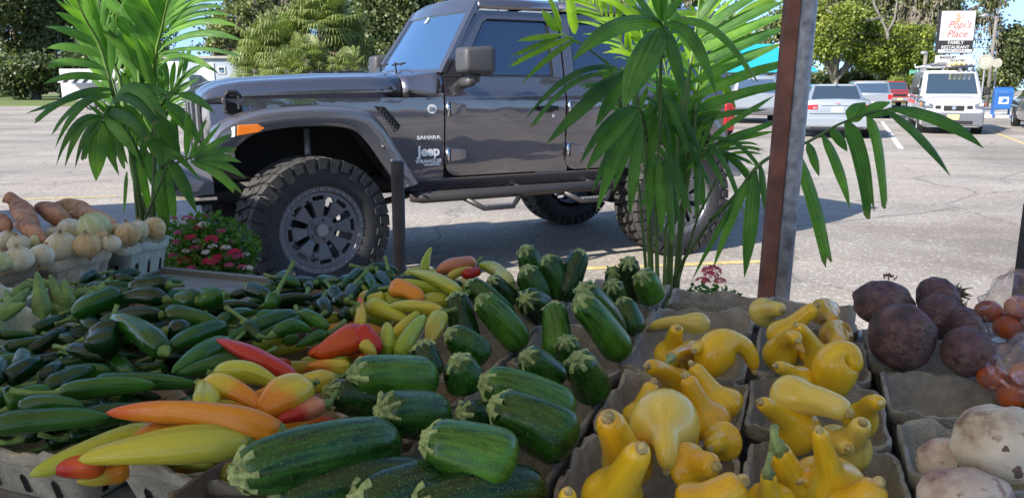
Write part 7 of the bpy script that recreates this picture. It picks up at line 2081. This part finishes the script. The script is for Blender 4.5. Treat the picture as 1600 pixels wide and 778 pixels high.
# dark car at the right edge
g = at_z(1640, 206, 0)
s3, X, W_ = car('parked_car', (g.x + 1.2, g.y + 1.8, 0), radians(-90 - 24), 'dark car cut by the right edge of the photo beyond the mailbox', 4.6, 1.8,
  [(0, .86, .30, .65), (.02, .95, .22, .78), (.2, 1, .2, .92), (.5, 1, .2, .95), (.97, 1, .24, 1.0), (1, .95, .3, .9)],
  (.27, .9, .78, .95, .42, .8, .62, 1.42), M['greycar'], wins=[('front', .06, .94, .1, .9), ('right', .08, .5, .15, .85), ('right', .55, .92, .15, .85), ('left', .08, .5, .15, .85)])
for s in (-1, 1): part(s3, 'headlight', M['lens'], (X(.05), X(-.003), min(s * .5, s * .82), max(s * .5, s * .82), .58, .72))
# dark car under the trees far left
g = at_z(8, 151, 0)
s4, X, W_ = car('parked_car', (g.x, g.y, 0), radians(5), 'dark car parked on the grass in the shade of the trees at the far left', 4.6, 1.8,
  [(0, .86, .30, .65), (.02, .95, .22, .78), (.2, 1, .2, .92), (.5, 1, .2, .95), (.97, 1, .24, 1.0), (1, .95, .3, .9)],
  (.27, .9, .78, .95, .42, .8, .62, 1.42), M['greycar'], wins=[('front', .06, .94, .1, .9), ('right', .08, .5, .15, .85), ('right', .55, .92, .15, .85)])

# motorbike near the teal building
g = at_z(1206, 176, 0)
mbk = empty('motorbike', g, radians(80), 'cream motorbike parked left of the tent pole, far back', 'motorbike')
for xx in (-.65, .65):
    q = MB(); secs = []
    for k in range(25):
        a = 2 * pi * k / 24; secs.append([(xx + cos(a) * r_, y_, .3 + sin(a) * r_) for r_, y_ in ((.30, 0), (.26, .05), (.22, 0), (.26, -.05))])
    q.add(*loft(secs, cap=False)); wq = q.build('wheel', M['rubber'], mbk)
    q = MB()
    for k in range(6):
        a = pi * k / 6; q.tube([(xx + cos(a) * .22, 0, .3 + sin(a) * .22), (xx - cos(a) * .22, 0, .3 - sin(a) * .22)], .008, 4)
    q.build('spokes', M['silver'], wq)
q = MB(); q.add(*sweep([Vector((-.5, 0, .75)), Vector((-.2, 0, .72)), Vector((.1, 0, .85)), Vector((.35, 0, .86)), Vector((.45, 0, .8))], [.06, .12, .14, .12, .05], 12)[:2]); q.build('tank', M['offwhite'], mbk, True)
part(mbk, 'engine', M['silver'], (-.2, .2, -.12, .12, .3, .6), bevel=.04)
q = MB(); q.tube([(.65, 0, .3), (.42, 0, .95), (.38, -.3, 1.02)], .02, 6); q.tube([(.42, 0, .95), (.38, .3, 1.02)], .02, 6); q.build('fork', M['chrome'], mbk)

# mailbox
g = at_z(1563, 184, 0)
mbx = empty('mailbox', g, radians(-22), 'blue street mailbox with a rounded top and white postal emblem, right of the van', 'mailbox')
q = MB(); secs = []
for x in (-.36, .36):
    P = [(x, -.30, .38), (x, .30, .38), (x, .30, 1.08)] + [(x, .30 * cos(pi * k / 10), 1.08 + .24 * sin(pi * k / 10)) for k in range(1, 10)] + [(x, -.30, 1.08)]
    secs.append(P)
q.add(*loft(secs)); q.build('body', M['blue'], mbx, bevel=.012)
for sx in (-.33, .33):
    for sy in (-.26, .26): part(mbx, 'leg', M['blue'], (sx - .035, sx + .035, sy - .035, sy + .035, 0, .40))
part(mbx, 'pull_door', M['blue'], (-.28, .28, -.325, -.30, 1.0, 1.16)); part(mbx, 'handle', M['silver'], (-.12, .12, -.345, -.325, 1.10, 1.12))
part(mbx, 'emblem', M['white'], (-.19, .19, -.308, -.30, .60, .90), bevel=0)
q = MB(); q.add([(-.15, -.312, .66), (.10, -.312, .66), (.15, -.312, .82), (-.10, -.312, .84), (-.02, -.312, .76)], [(0, 1, 4), (1, 2, 3, 4)]); q.build('eagle', M['blue'], mbx)

# ================================================================ SIGNS, POLES
g = at_y(1492, 60, 44.0)
sgn = empty('pylon_sign', (g.x, 44, 0), radians(-6), 'white restaurant pylon sign with red script above a letter board, behind the van', 'sign')
def zz(py): return at_y(1492, py, 44.0).z
z1, z2, z3, z4, z5 = zz(18), zz(64), zz(83), zz(87), zz(105)
hw = .86
part(sgn, 'cabinet', M['signblack'], (-hw - .04, hw + .04, -.16, .16, z3 - .04, z1 + .04), bevel=.01)
part(sgn, 'upper_face', M['white'], (-hw, hw, -.175, -.155, z2, z1), bevel=0)
part(sgn, 'lower_face', M['white'], (-hw, hw, -.175, -.155, z3, z3 + .17), bevel=0)
part(sgn, 'letter_board', M['white'], (-hw, hw, -.14, .14, z5, z4), bevel=.01)
part(sgn, 'post', M['silver'], (-.5, -.38, -.08, .08, 0, z3), (.38, .5, -.08, .08, 0, z3), bevel=0)
TM = lambda x, z, y=-.18: Matrix.Translation((x, y, z)) @ Matrix.Rotation(pi / 2, 4, 'X')
text_obj('lettering', "Popi's", .52, M['signred'], sgn, TM(.08, z2 + .80), .004, .35, xs=.95)
text_obj('lettering', 'Place', .50, M['signred'], sgn, TM(.0, z2 + .33), .004, .35)
text_obj('lettering', 'FAMILY', .25, M['white'], sgn, TM(0, z2 - .12, -.168), .006, 0, .003)
text_obj('lettering', 'RESTAURANT', .25, M['white'], sgn, TM(0, z2 - .36, -.168), .006, 0, .003, xs=.92)
text_obj('lettering', 'HOME COOKING', .14, M['signblack'], sgn, TM(0, z3 + .085), .004)
text_obj('lettering', 'BANQUET', .18, M['signblack'], sgn, TM(-.3, z4 - .12, -.145), .004, 0, .006)
text_obj('lettering', 'FACILITIES', .16, M['signblack'], sgn, TM(.2, z4 - .29, -.145), .004, 0, .005)
part(sgn, 'letter_band', M['signblack'], (-hw, hw, -.146, -.14, z4 - .50, z4 - .38), bevel=0)
text_obj('lettering', 'AVAILABLE', .13, M['white'], sgn, TM(0, z4 - .44, -.15), .004, 0, .004, 1.2)
q = MB(); q.cyl((-.02, -.18, z1 - .22), (0, 1, 0), .10, .01, 12); q.add([(-.16, -.182, z1 - .62), (.10, -.182, z1 - .58), (.05, -.182, z1 - .34), (-.10, -.182, z1 - .34)], [(0, 1, 2, 3)])
q.add([(.05, -.182, z1 - .36), (.30, -.182, z1 - .18), (.33, -.182, z1 - .23), (.06, -.182, z1 - .44)], [(0, 1, 2, 3)]); q.build('cook_drawing', plain('sign_brown', (.45, .27, .18), .7), sgn)

def pole(px, pyb, pxt, pyt, y, r, name, label, mat, arm=None):
    a = at_y(px, pyb, y); b = at_y(pxt, pyt, y)
    rt = empty(name, (a.x, y, 0), 0, label, 'pole')
    q = MB(); q.tube([Vector((0, 0, 0)), Vector((b.x - a.x, 0, b.z))], [r, r * .75], 10); q.build('shaft', mat, rt, True)
    return rt, Vector((b.x - a.x, 0, b.z))
pl, tpv = pole(1546, 128, 1557, 26, 52.0, .12, 'utility_pole', 'tall grey utility pole with a street light, right of the restaurant sign', M['wood'])
q = MB(); q.tube([tpv + Vector((0, 0, -.3)), tpv + Vector((-.3, -.1, .05)), tpv + Vector((-.75, -.2, .05))], .05, 6); q.build('arm', M['silver'], pl)
q = MB(); q.add(*sweep([tpv + Vector((-.55, -.2, .05)), tpv + Vector((-.8, -.2, .04)), tpv + Vector((-1.1, -.2, 0))], [.06, .15, .05], 10)[:2]); q.build('lamp_head', M['silver'], pl, True)
pl2, tpv = pole(1441, 128, 1447, 84, 48.0, .13, 'utility_pole', 'short pale pole left of the restaurant sign', M['palebark'])
q = MB(); q.add(*sweep([tpv + Vector((-.3, 0, .05)), tpv, tpv + Vector((.1, 0, .05))], [.08, .14, .05], 8)[:2]); q.build('lamp_head', M['silver'], pl2, True)
for (px, py, r, y, lab, txt) in [(1540, 97, 11, 50.0, 'round cream club sign on a post, left of the pair', 'L'), (1558, 99, 7, 51.0, 'round cream sign on a post, right of the pair', '')]:
    c = at_y(px, py, y); rr_ = r * y / 1240
    rt = empty('round_sign', (c.x, y, 0), radians(-15), lab, 'sign', 'round club signs by the road')
    q = MB(); q.tube([(0, .05, 0), (0, .05, c.z)], .05, 8); q.build('post', M['silver'], rt)
    q = MB(); q.cyl((0, 0, c.z), (0, 1, 0), rr_, .05, 28); q.build('disc', M['offwhite'], rt)
    if txt:
        q = MB(); vv, ff, _ = sweep([Vector((0, -.03, c.z)), Vector((0, -.034, c.z))], [rr_ * .6, rr_ * .6], 24); q.add(vv, ff); q.build('ring', plain('faded_green', (.35, .42, .3), .7), rt)
        text_obj('letter', txt, rr_ * .9, M['offwhite'], rt, TM(0, c.z, -.04), .004, 0, .01)
# green street sign
c = at_y(1435, 113, 50.0); rt = empty('street_sign', (c.x, 50, 0), 0, 'small green street name sign above the van', 'sign')
part(rt, 'blade', plain('sign_green', (.10, .32, .22), .5), (-.55, .55, -.02, .02, c.z - .1, c.z + .12), bevel=0); q = MB(); q.tube([(.3, .05, 0), (.3, .05, c.z)], .03, 8); q.build('post', M['silver'], rt)
# wires
for (x1, y1, x2, y2) in [(1200, 27, 1640, 58), (1200, 40, 1640, 70)]:
    a = at_y(x1, y1, 60); b = at_y(x2, y2, 60); P = [a + (b - a) * t / 12 + Vector((0, 0, -.8 * sin(pi * t / 12))) for t in range(13)]
    q = MB(); q.tube([p - a for p in P], .02, 5); o = q.build('power_line', M['black']); o.location = a; tag(o, 'overhead power line crossing the trees, %s of the two' % ('upper' if y1 < 30 else 'lower'), 'cable', 'overhead lines')

# ================================================================ BUILDINGS
# pale building left, behind the bonnet
yb = 60.0
a = at_y(246, 160, yb); b = at_y(384, 160, yb); topz = at_y(320, 92, yb).z
bd_ = empty('trailer_building', ((a.x + b.x) / 2, yb, 0), radians(0), 'pale blue-grey single-storey building behind the bonnet, with a white door', 'building')
hwx = (b.x - a.x) / 2
part(bd_, 'wall', M['wall'], (-hwx, hwx, 0, 6, 0, topz), bevel=0)
part(bd_, 'roof', M['offwhite'], (-hwx - .2, hwx + .2, -.25, 6.2, topz, topz + .18), bevel=.02)
def bx(px0, px1, py0, py1, name, mat, d=.05, par=bd_, y=yb):
    p = at_y(px0, py1, y); q_ = at_y(px1, py0, y); c0 = par.location
    return part(par, name, mat, (p.x - c0.x, q_.x - c0.x, -d, 0.0, p.z, q_.z), bevel=0)
bx(312, 334, 99, 150, 'door', M['white'], .06); bx(341, 352, 104, 116, 'window_frame', M['white'], .06)
bx(343, 350, 106, 114, 'window', M['cglass'], .08); bx(291, 312, 100, 113, 'window', M['wall'], .04)
bx(256, 290, 96, 118, 'white_panel', M['white'], .05)
part(bd_, 'annex', M['wall'], (-hwx - .1, -hwx + (317 - 246) / 138 * 2 * hwx, -2.2, -.06, 0, at_y(280, 117, yb - 2).z), bevel=0)
b2 = empty('shed', (at_y(398, 150, 61).x, 61, 0), 0, 'low brownish shed right of the pale building', 'building')
part(b2, 'wall', plain('shed_brown', (.28, .24, .21), .8), (-.6, 1.6, 0, 3, 0, at_y(398, 97, 61).z), bevel=0); part(b2, 'roof', M['bark'], (-.7, 1.8, -.2, 3.2, at_y(398, 97, 61).z, at_y(398, 94, 61).z), bevel=0)
# concession trailer with striped awning, behind the left palm
yt = 46.0; c = at_y(155, 140, yt)
tr_ = empty('food_trailer', (c.x, yt, 0), radians(4), 'white trailer with a black and white striped awning glimpsed behind the left palm', 'trailer')
hz = at_y(155, 108, yt).z
part(tr_, 'body', M['white'], (-2.1, 2.1, 0, 2.2, .55, hz), bevel=.05)
part(tr_, 'hatch', M['cglass'], (-1.5, .7, -.03, 0.0, 1.5, 2.1), bevel=0)
for i in range(14):
    x = -1.8 + i * .26
    MB().add([(x, -.02, hz - .35), (x + .26, -.02, hz - .35), (x + .26, -.95, hz - .75), (x, -.95, hz - .75)] + [(x, -.02, hz - .37), (x + .26, -.02, hz - .37), (x + .26, -.95, hz - .77), (x, -.95, hz - .77)], [(0, 1, 2, 3), (7, 6, 5, 4), (3, 2, 6, 7), (0, 4, 5, 1), (1, 5, 6, 2), (0, 3, 7, 4)]).build('awning_stripe', M['black'] if i % 2 else M['white'], tr_)
for xx in (-.5, .5): small_wheel(tr_, xx, -.0 - .02, .34, .2, M['silver'])
# teal roofed building right
yk = 44.0
a = at_y(1120, 110, yk); b = at_y(1278, 110, yk); ze = at_y(1200, 110, yk).z; zr = at_y(1200, 64, yk).z
tb = empty('teal_roof_building', ((a.x + b.x) / 2, yk, 0), radians(0), 'low building with a bright teal roof and white gable behind the tent pole', 'building')
hwx = (b.x - a.x) / 2
part(tb, 'wall', M['offwhite'], (-hwx + .3, hwx - .5, .6, 7, 0, ze), bevel=0)
v = [(-hwx, 0, ze), (hwx, 0, ze), (hwx - 1.1, 3.6, zr), (-hwx + .2, 3.6, zr), (-hwx, 7.2, ze), (hwx, 7.2, ze)]
v += [(p[0], p[1], p[2] - .12) for p in v]
mk('roof', v, [(0, 1, 2, 3), (3, 2, 5, 4), (1, 5, 2), (0, 3, 4), (6, 7, 1, 0), (7, 11, 5, 1), (6, 9, 8, 7), (9, 10, 11, 8), (0, 4, 10, 6), (4, 5, 11, 10)], M['teal'], tb)
MB().add([(hwx + .01, -.02, ze - .14), (hwx + .04, 7.2, ze - .14), (hwx - 1.05, 3.6, zr + .08), (hwx - 1.15, 3.6, zr - .1)], [(0, 1, 2), (0, 2, 3)]).build('gable_trim', M['white'], tb)
MB().add([(hwx - .9, -.03, ze - .05), (hwx + .02, -.03, ze - .05), (hwx - 1.05, 3.5, zr + .07), (hwx - 1.35, 3.5, zr + .03)], [(0, 1, 2, 3)]).build('verge_board', M['white'], tb)
for i in range(6): part(tb, 'post', M['wood'], (-hwx + .4 + i * (2 * hwx - 1) / 5, -hwx + .52 + i * (2 * hwx - 1) / 5, .1, .22, 0, ze), bevel=0)
for i in range(4): part(tb, 'shopfront_window', M['cglass'], (-hwx + .8 + i * 1.2, -hwx + 1.7 + i * 1.2, .57, .6, .9, 2.0), bevel=0)
# white picket fence far right
a = at_y(1566, 160, 58); b = at_y(1640, 160, 58)
fn = empty('white_fence', (a.x, 58, 0), 0, 'white board fence behind the mailbox at the far right', 'fence')
part(fn, 'panel', M['white'], (0, b.x - a.x, 0, .05, .1, at_y(1580, 153, 58).z), bevel=0)
for i in range(5): part(fn, 'post', M['white'], (i * .9, i * .9 + .12, -.05, .1, 0, at_y(1580, 151, 58).z), bevel=0)

# ================================================================ TREES
def leaf_cloud(name, ells, nclump, nleaf, size, mat, parent, seed, org, spread=0.5, hang=0.0):
    rg = np.random.default_rng(seed)
    ells = np.array(ells, dtype=float)
    vol = ells[:, 3] * ells[:, 4] * ells[:, 5]; pr = vol ** .7; pr /= pr.sum()
    idx = rg.choice(len(ells), nclump, p=pr)
    d = rg.normal(size=(nclump, 3)); d /= np.linalg.norm(d, axis=1)[:, None]
    rad = rg.uniform(.45, 1.05, nclump) ** .6
    cc = ells[idx, :3] + d * ells[idx, 3:6] * rad[:, None]
    cs = spread * rg.uniform(.5, 1.4, nclump)
    N_ = nclump * nleaf
    c = np.repeat(cc, nleaf, 0); s = np.repeat(cs, nleaf)
    o = rg.normal(size=(N_, 3)) * s[:, None] * np.array([1, 1, .6])
    if hang: o[:, 2] -= rg.exponential(hang, N_)
    p = c + o - np.array([org[0], org[1], 0])
    a = rg.normal(size=(N_, 3)); a /= np.linalg.norm(a, axis=1)[:, None]
    if hang: a = a * .25 + np.array([0, 0, -1.0]); a /= np.linalg.norm(a, axis=1)[:, None]
    b = np.cross(a, rg.normal(size=(N_, 3))); b /= np.linalg.norm(b, axis=1)[:, None]
    l = (size * rg.uniform(.6, 1.35, N_))[:, None]; w = l * (.16 if hang else .38)
    V = np.stack([p - a * l * .5, p + b * w, p + a * l * .5, p - b * w], 1).reshape(-1, 3)
    me = bpy.data.meshes.new(name)
    me.vertices.add(len(V)); me.vertices.foreach_set('co', V.ravel().astype(np.float32))
    me.loops.add(len(V)); me.loops.foreach_set('vertex_index', np.arange(len(V), dtype=np.int32))
    me.polygons.add(N_); me.polygons.foreach_set('loop_start', np.arange(0, len(V), 4, dtype=np.int32)); me.polygons.foreach_set('loop_total', np.full(N_, 4, dtype=np.int32))
    me.update(); me.validate()
    return link(name, me, mat, parent)

def limbs(org, trunk_pts, r0, branches, mat, parent, name='trunk'):
    q = MB()
    q.tube([Vector(p) - Vector((org[0], org[1], 0)) for p in trunk_pts], [r0 * (1.25 if i == 0 else 1 - .55 * i / (len(trunk_pts) - 1)) for i in range(len(trunk_pts))], 10)
    for bp2, r in branches:
        q.tube([Vector(p) - Vector((org[0], org[1], 0)) for p in bp2], [r * (1 - .75 * i / (len(bp2) - 1)) for i in range(len(bp2))], 7)
    return q.build(name, mat, parent, True)

def tree(px0, px1, pyt, y, label, mat, ncl, nlf, size, seed, pyb=150, pycb=None, spread=.6, moss=0, group=None, trunkx=None, dep=.5, nell=11, trunkmat=None):
    """tree filling px0..px1, up to pyt, at distance y"""
    rr = random.Random(seed)
    xa = at_y(px0, 100, y).x; xb = at_y(px1, 100, y).x; zt = at_y(800, pyt, y).z
    zc = at_y(800, pycb if pycb else 118, y).z
    cx = (xa + xb) / 2 if trunkx is None else at_y(trunkx, 100, y).x
    rt = empty('tree', (cx, y, 0), 0, label, 'tree', group)
    w = (xb - xa) / 2; E_ = []
    for i in range(nell):
        ex = (xa + xb) / 2 + w * rr.uniform(-.85, .85); ez = zc + (zt - zc) * rr.uniform(.15, .85)
        rx = w * rr.uniform(.20, .36); rz = (zt - zc) * rr.uniform(.12, .26)
        E_.append((ex, y + w * dep * rr.uniform(-.6, .6), ez, rx, rx * .9, rz))
    br = []
    for e in E_:
        st_ = Vector((cx, y, zc * rr.uniform(.6, .95))); en = Vector(e[:3])
        br.append(([st_, st_ + (en - st_) * .5 + Vector((rr.uniform(-.4, .4), 0, rr.uniform(-.2, .7))), en, en + (en - st_) * .25], .16 * w ** .3))
    limbs((cx, y), [(cx, y, 0), (cx + .1, y, zc * .5), (cx, y, zc), (cx + rr.uniform(-.5, .5), y, zc + (zt - zc) * .6)], .22 * max(1, w) ** .4, br, trunkmat or M['bark'], rt)
    leaf_cloud('crown', E_, int(ncl * 1.2), int(nlf * 1.35), size * .74, mat, rt, seed, (cx, y), spread * .78)
    if moss: leaf_cloud('moss', [(e[0], e[1] - e[4] * .5, e[2] - e[5] * .5, e[3], e[4], e[5] * .6) for e in E_], moss, 26, size * 1.1, M['moss'], rt, seed + 50, (cx, y), .22, 1.0)
    return rt
GL = 'trees closing the far side of the lot'
dk = M['darkoak']; ok_ = M['oak']; br_ = M['bright']
tree(-150, 30, -60, 84, 'tall yellow-lit oak at the far left edge of the photo', ok_, 330, 46, .55, 1, pycb=70, group=GL, spread=.9)
tree(-60, 120, -40, 92, 'dark oak hung with moss, second from the left edge', dk, 420, 46, .6, 2, pycb=130, moss=60, group=GL, spread=.9)
tree(60, 200, -50, 88, 'grey-green oak right above the striped awning', dk, 380, 46, .55, 3, pycb=120, moss=60, group=GL, spread=.9)
tree(150, 300, -40, 94, 'oak behind the left palm', dk, 340, 46, .6, 4, pycb=110, moss=40, group=GL, spread=.9)
tree(330, 470, -60, 86, 'open pale oak with sky showing through, left of the fan palms', ok_, 200, 40, .55, 5, pycb=90, moss=90, group=GL, spread=.8)
tree(540, 680, -60, 78, 'dark tree touching the windscreen top', dk, 360, 46, .5, 6, pycb=120, group=GL, spread=.8)
tree(640, 800, -60, 84, 'tan mossy tree above the off-roader roof', ok_, 260, 40, .5, 7, pycb=60, moss=160, group=GL, spread=.8)
tree(-40, 140, 92, 76, 'dark undergrowth tree in the shade at the far left', dk, 300, 46, .5, 8, pycb=142, group=GL, spread=.8)
tree(120, 260, 60, 80, 'dark low tree behind the left palm', dk, 260, 46, .5, 9, pycb=142, group=GL, spread=.8)
tree(470, 600, -20, 90, 'dark tree behind the right fan palm', dk, 260, 46, .6, 10, pycb=130, group=GL, spread=.9)
tree(380, 500, -20, 92, 'brownish tree behind the left fan palm', dk, 240, 46, .6, 11, pycb=130, moss=90, group=GL, spread=.9)
# right side
tree(1240, 1372, -20, 66, 'bright lime-leaved tree left of the pair behind the silver saloon', br_, 420, 44, .34, 12, pyb=150, pycb=112, group='trees beside the restaurant sign', spread=.55)
tree(1345, 1466, 34, 68, 'bright lime-leaved tree right of the pair, above the red car', br_, 400, 44, .34, 13, pyb=150, pycb=118, group='trees beside the restaurant sign', spread=.55)
ot = tree(1225, 1480, -60, 76, 'great live oak hung with grey moss and bare pale limbs, top right', ok_, 620, 44, .40, 14, pycb=66, moss=200, group='trees beside the restaurant sign', spread=.8, trunkx=1408, trunkmat=M['palebark'], nell=9)
tree(1400, 1560, -40, 72, 'oak branch tip with hanging moss over the restaurant sign', ok_, 120, 36, .38, 15, pycb=42, moss=70, group='trees beside the restaurant sign', spread=.5, nell=6, trunkx=1420)
tree(1255, 1440, 100, 74, 'shaded brown undergrowth behind the silver saloon', dk, 300, 40, .4, 16, pycb=146, group=GL, spread=.6, nell=8)
tree(1560, 1680, 50, 74, 'round dark green tree at the right edge behind the mailbox', dk, 420, 44, .42, 17, pycb=140, group=GL, spread=.7)
tree(1590, 1720, 34, 80, 'taller tree at the right edge, mostly out of the photo', ok_, 240, 44, .45, 18, pycb=130, group=GL, spread=.7)
tree(1490, 1580, 108, 100, 'distant low tree behind the round signs', ok_, 200, 40, .5, 19, pycb=146, group=GL, spread=.8)
tree(1440, 1500, 100, 90, 'small dark tree behind the van roof', dk, 160, 40, .4, 20, pycb=146, group=GL, spread=.6)
tree(1395, 1440, 118, 62, 'green shrub by the red car', br_, 90, 36, .22, 21, pycb=146, spread=.3, nell=4)
tree(1080, 1260, 20, 90, 'pale tree behind the teal roof', ok_, 260, 44, .45, 22, pycb=120, group=GL, spread=.7)
tree(820, 1100, -40, 90, 'tree behind the off-roader, mostly hidden by its roof', ok_, 300, 40, .55, 23, pycb=110, moss=60, group=GL, spread=.8)
# pale crossing limbs of the live oak
q = MB()
for P in [[(1388, 62), (1387, 58), (1386, 50), (1376, 28), (1366, 8), (1360, -20)], [(1386, 52), (1398, 30), (1402, 0), (1396, -30)], [(1376, 28), (1350, 34), (1326, 36), (1308, 24), (1290, 16)], [(1326, 36), (1312, 46), (1302, 60)]]:
    W3 = [at_y(x, y_, 64.5) for x, y_ in P]
    q.tube([w - Vector((ot.location.x, ot.location.y, 0)) for w in W3], [.15 * (1 - .6 * i / (len(W3) - 1)) * (1 if P[0][0] == 1388 else .75) for i in range(len(W3))], 8)
q.build('pale_limb', M['palebark'], ot, True)
# fan palms
def fan_palm(px, y, zt_px, crown_r, label, n, seed, dead=.3, zb=None):
    rr = random.Random(seed)
    c = at_y(px, zt_px, y); rt = empty('fan_palm', (c.x, y, 0), 0, label, 'palm', 'fan palms behind the bonnet')
    q = MB(); q.tube([Vector((0, 0, 0)), Vector((.1, 0, c.z * .6)), Vector((0, 0, c.z))], .22, 10); q.build('trunk', M['bark'], rt, True)
    for nm, mt, cnt, sd_ in (('crown', M['fanpalm'], int(n * (1 - dead)), 0), ('dry_skirt', M['deadpalm'], int(n * dead), 1)):
        V = []; F = []
        for i in range(cnt):
            el = rr.uniform(-.3, 1.3) if sd_ == 0 else rr.uniform(-1.3, -.2)
            az = rr.uniform(0, 2 * pi)
            d = Vector((cos(az) * cos(el), sin(az) * cos(el), sin(el)))
            st_ = Vector((0, 0, c.z + (-.2 if sd_ == 0 else -.6 - rr.random() * 1.2)))
            hub = st_ + d * crown_r * rr.uniform(.45, .8) + Vector((0, 0, -.25 * crown_r * rr.random()))
            fl = crown_r * rr.uniform(.32, .5)
            sx = d.cross(Vector((0, 0, 1))).normalized(); up_ = sx.cross(d)
            nb_ = 20
            for k in range(nb_):
                an = radians(-130 + 260 * k / (nb_ - 1))
                e = (d * cos(an) + sx * sin(an) + up_ * .15).normalized()
                m_ = hub + e * fl * .6; t_ = hub + e * fl * rr.uniform(.85, 1.05) + Vector((0, 0, -fl * rr.uniform(.35, .65)))
                wv = e.cross(up_).normalized() * fl * .045
                n_ = len(V); V += [hub, m_ + wv, t_, m_ - wv]; F.append((n_, n_ + 1, n_ + 2, n_ + 3))
        o = mk(nm, V, F, mt, rt)
    return rt
fan_palm(500, 56, 36, 2.9, 'tall fan palm with drooping golden-green leaves behind the windscreen wipers', 150, 1, .25)
fan_palm(430, 54, 72, 2.7, 'shorter bluish fan palm left of the tall one', 110, 2, .2)
fan_palm(478, 52, 92, 2.1, 'lowest fan palm with straw coloured leaves just above the bonnet', 110, 3, .35)
fan_palm(540, 57, 66, 2.4, 'fan palm at the right, against the dark trees', 90, 4, .3)
fan_palm(398, 58, 108, 2.0, 'bluish fan palm beside the brown shed', 60, 5, .15)
fan_palm(540, 50, 104, 1.6, 'small straw-coloured fan palm by the wiper tips', 60, 6, .4)
fan_palm(450, 50, 108, 1.8, 'yellow-green fan palm directly above the bonnet centre', 80, 7, .2)

# trees and a wall behind the camera, seen in the paintwork
for i, (x, y, w, h) in enumerate([(-46, -20, 11, 14), (-22, -34, 13, 14), (3, -30, 12, 15), (24, -28, 12, 16), (42, -14, 11, 15)]):
    rt = empty('tree', (x, y, 0), 0, ['oak far behind the camera on the left', 'oak behind the camera, second from left', 'oak straight behind the camera', 'oak behind the camera, second from right', 'oak far behind the camera on the right'][i], 'tree', 'trees behind the viewpoint')
    limbs((x, y), [(x, y, 0), (x, y, h * .5), (x, y, h * .8)], .4, [], M['bark'], rt)
    leaf_cloud('crown', [(x - w * .4, y, h * .6, w * .5, w * .5, h * .3), (x + w * .4, y, h * .6, w * .5, w * .5, h * .35), (x, y, h * .75, w * .5, w * .5, h * .3)], 170, 42, .7, dk, rt, 100 + i, (x, y), 1.0)
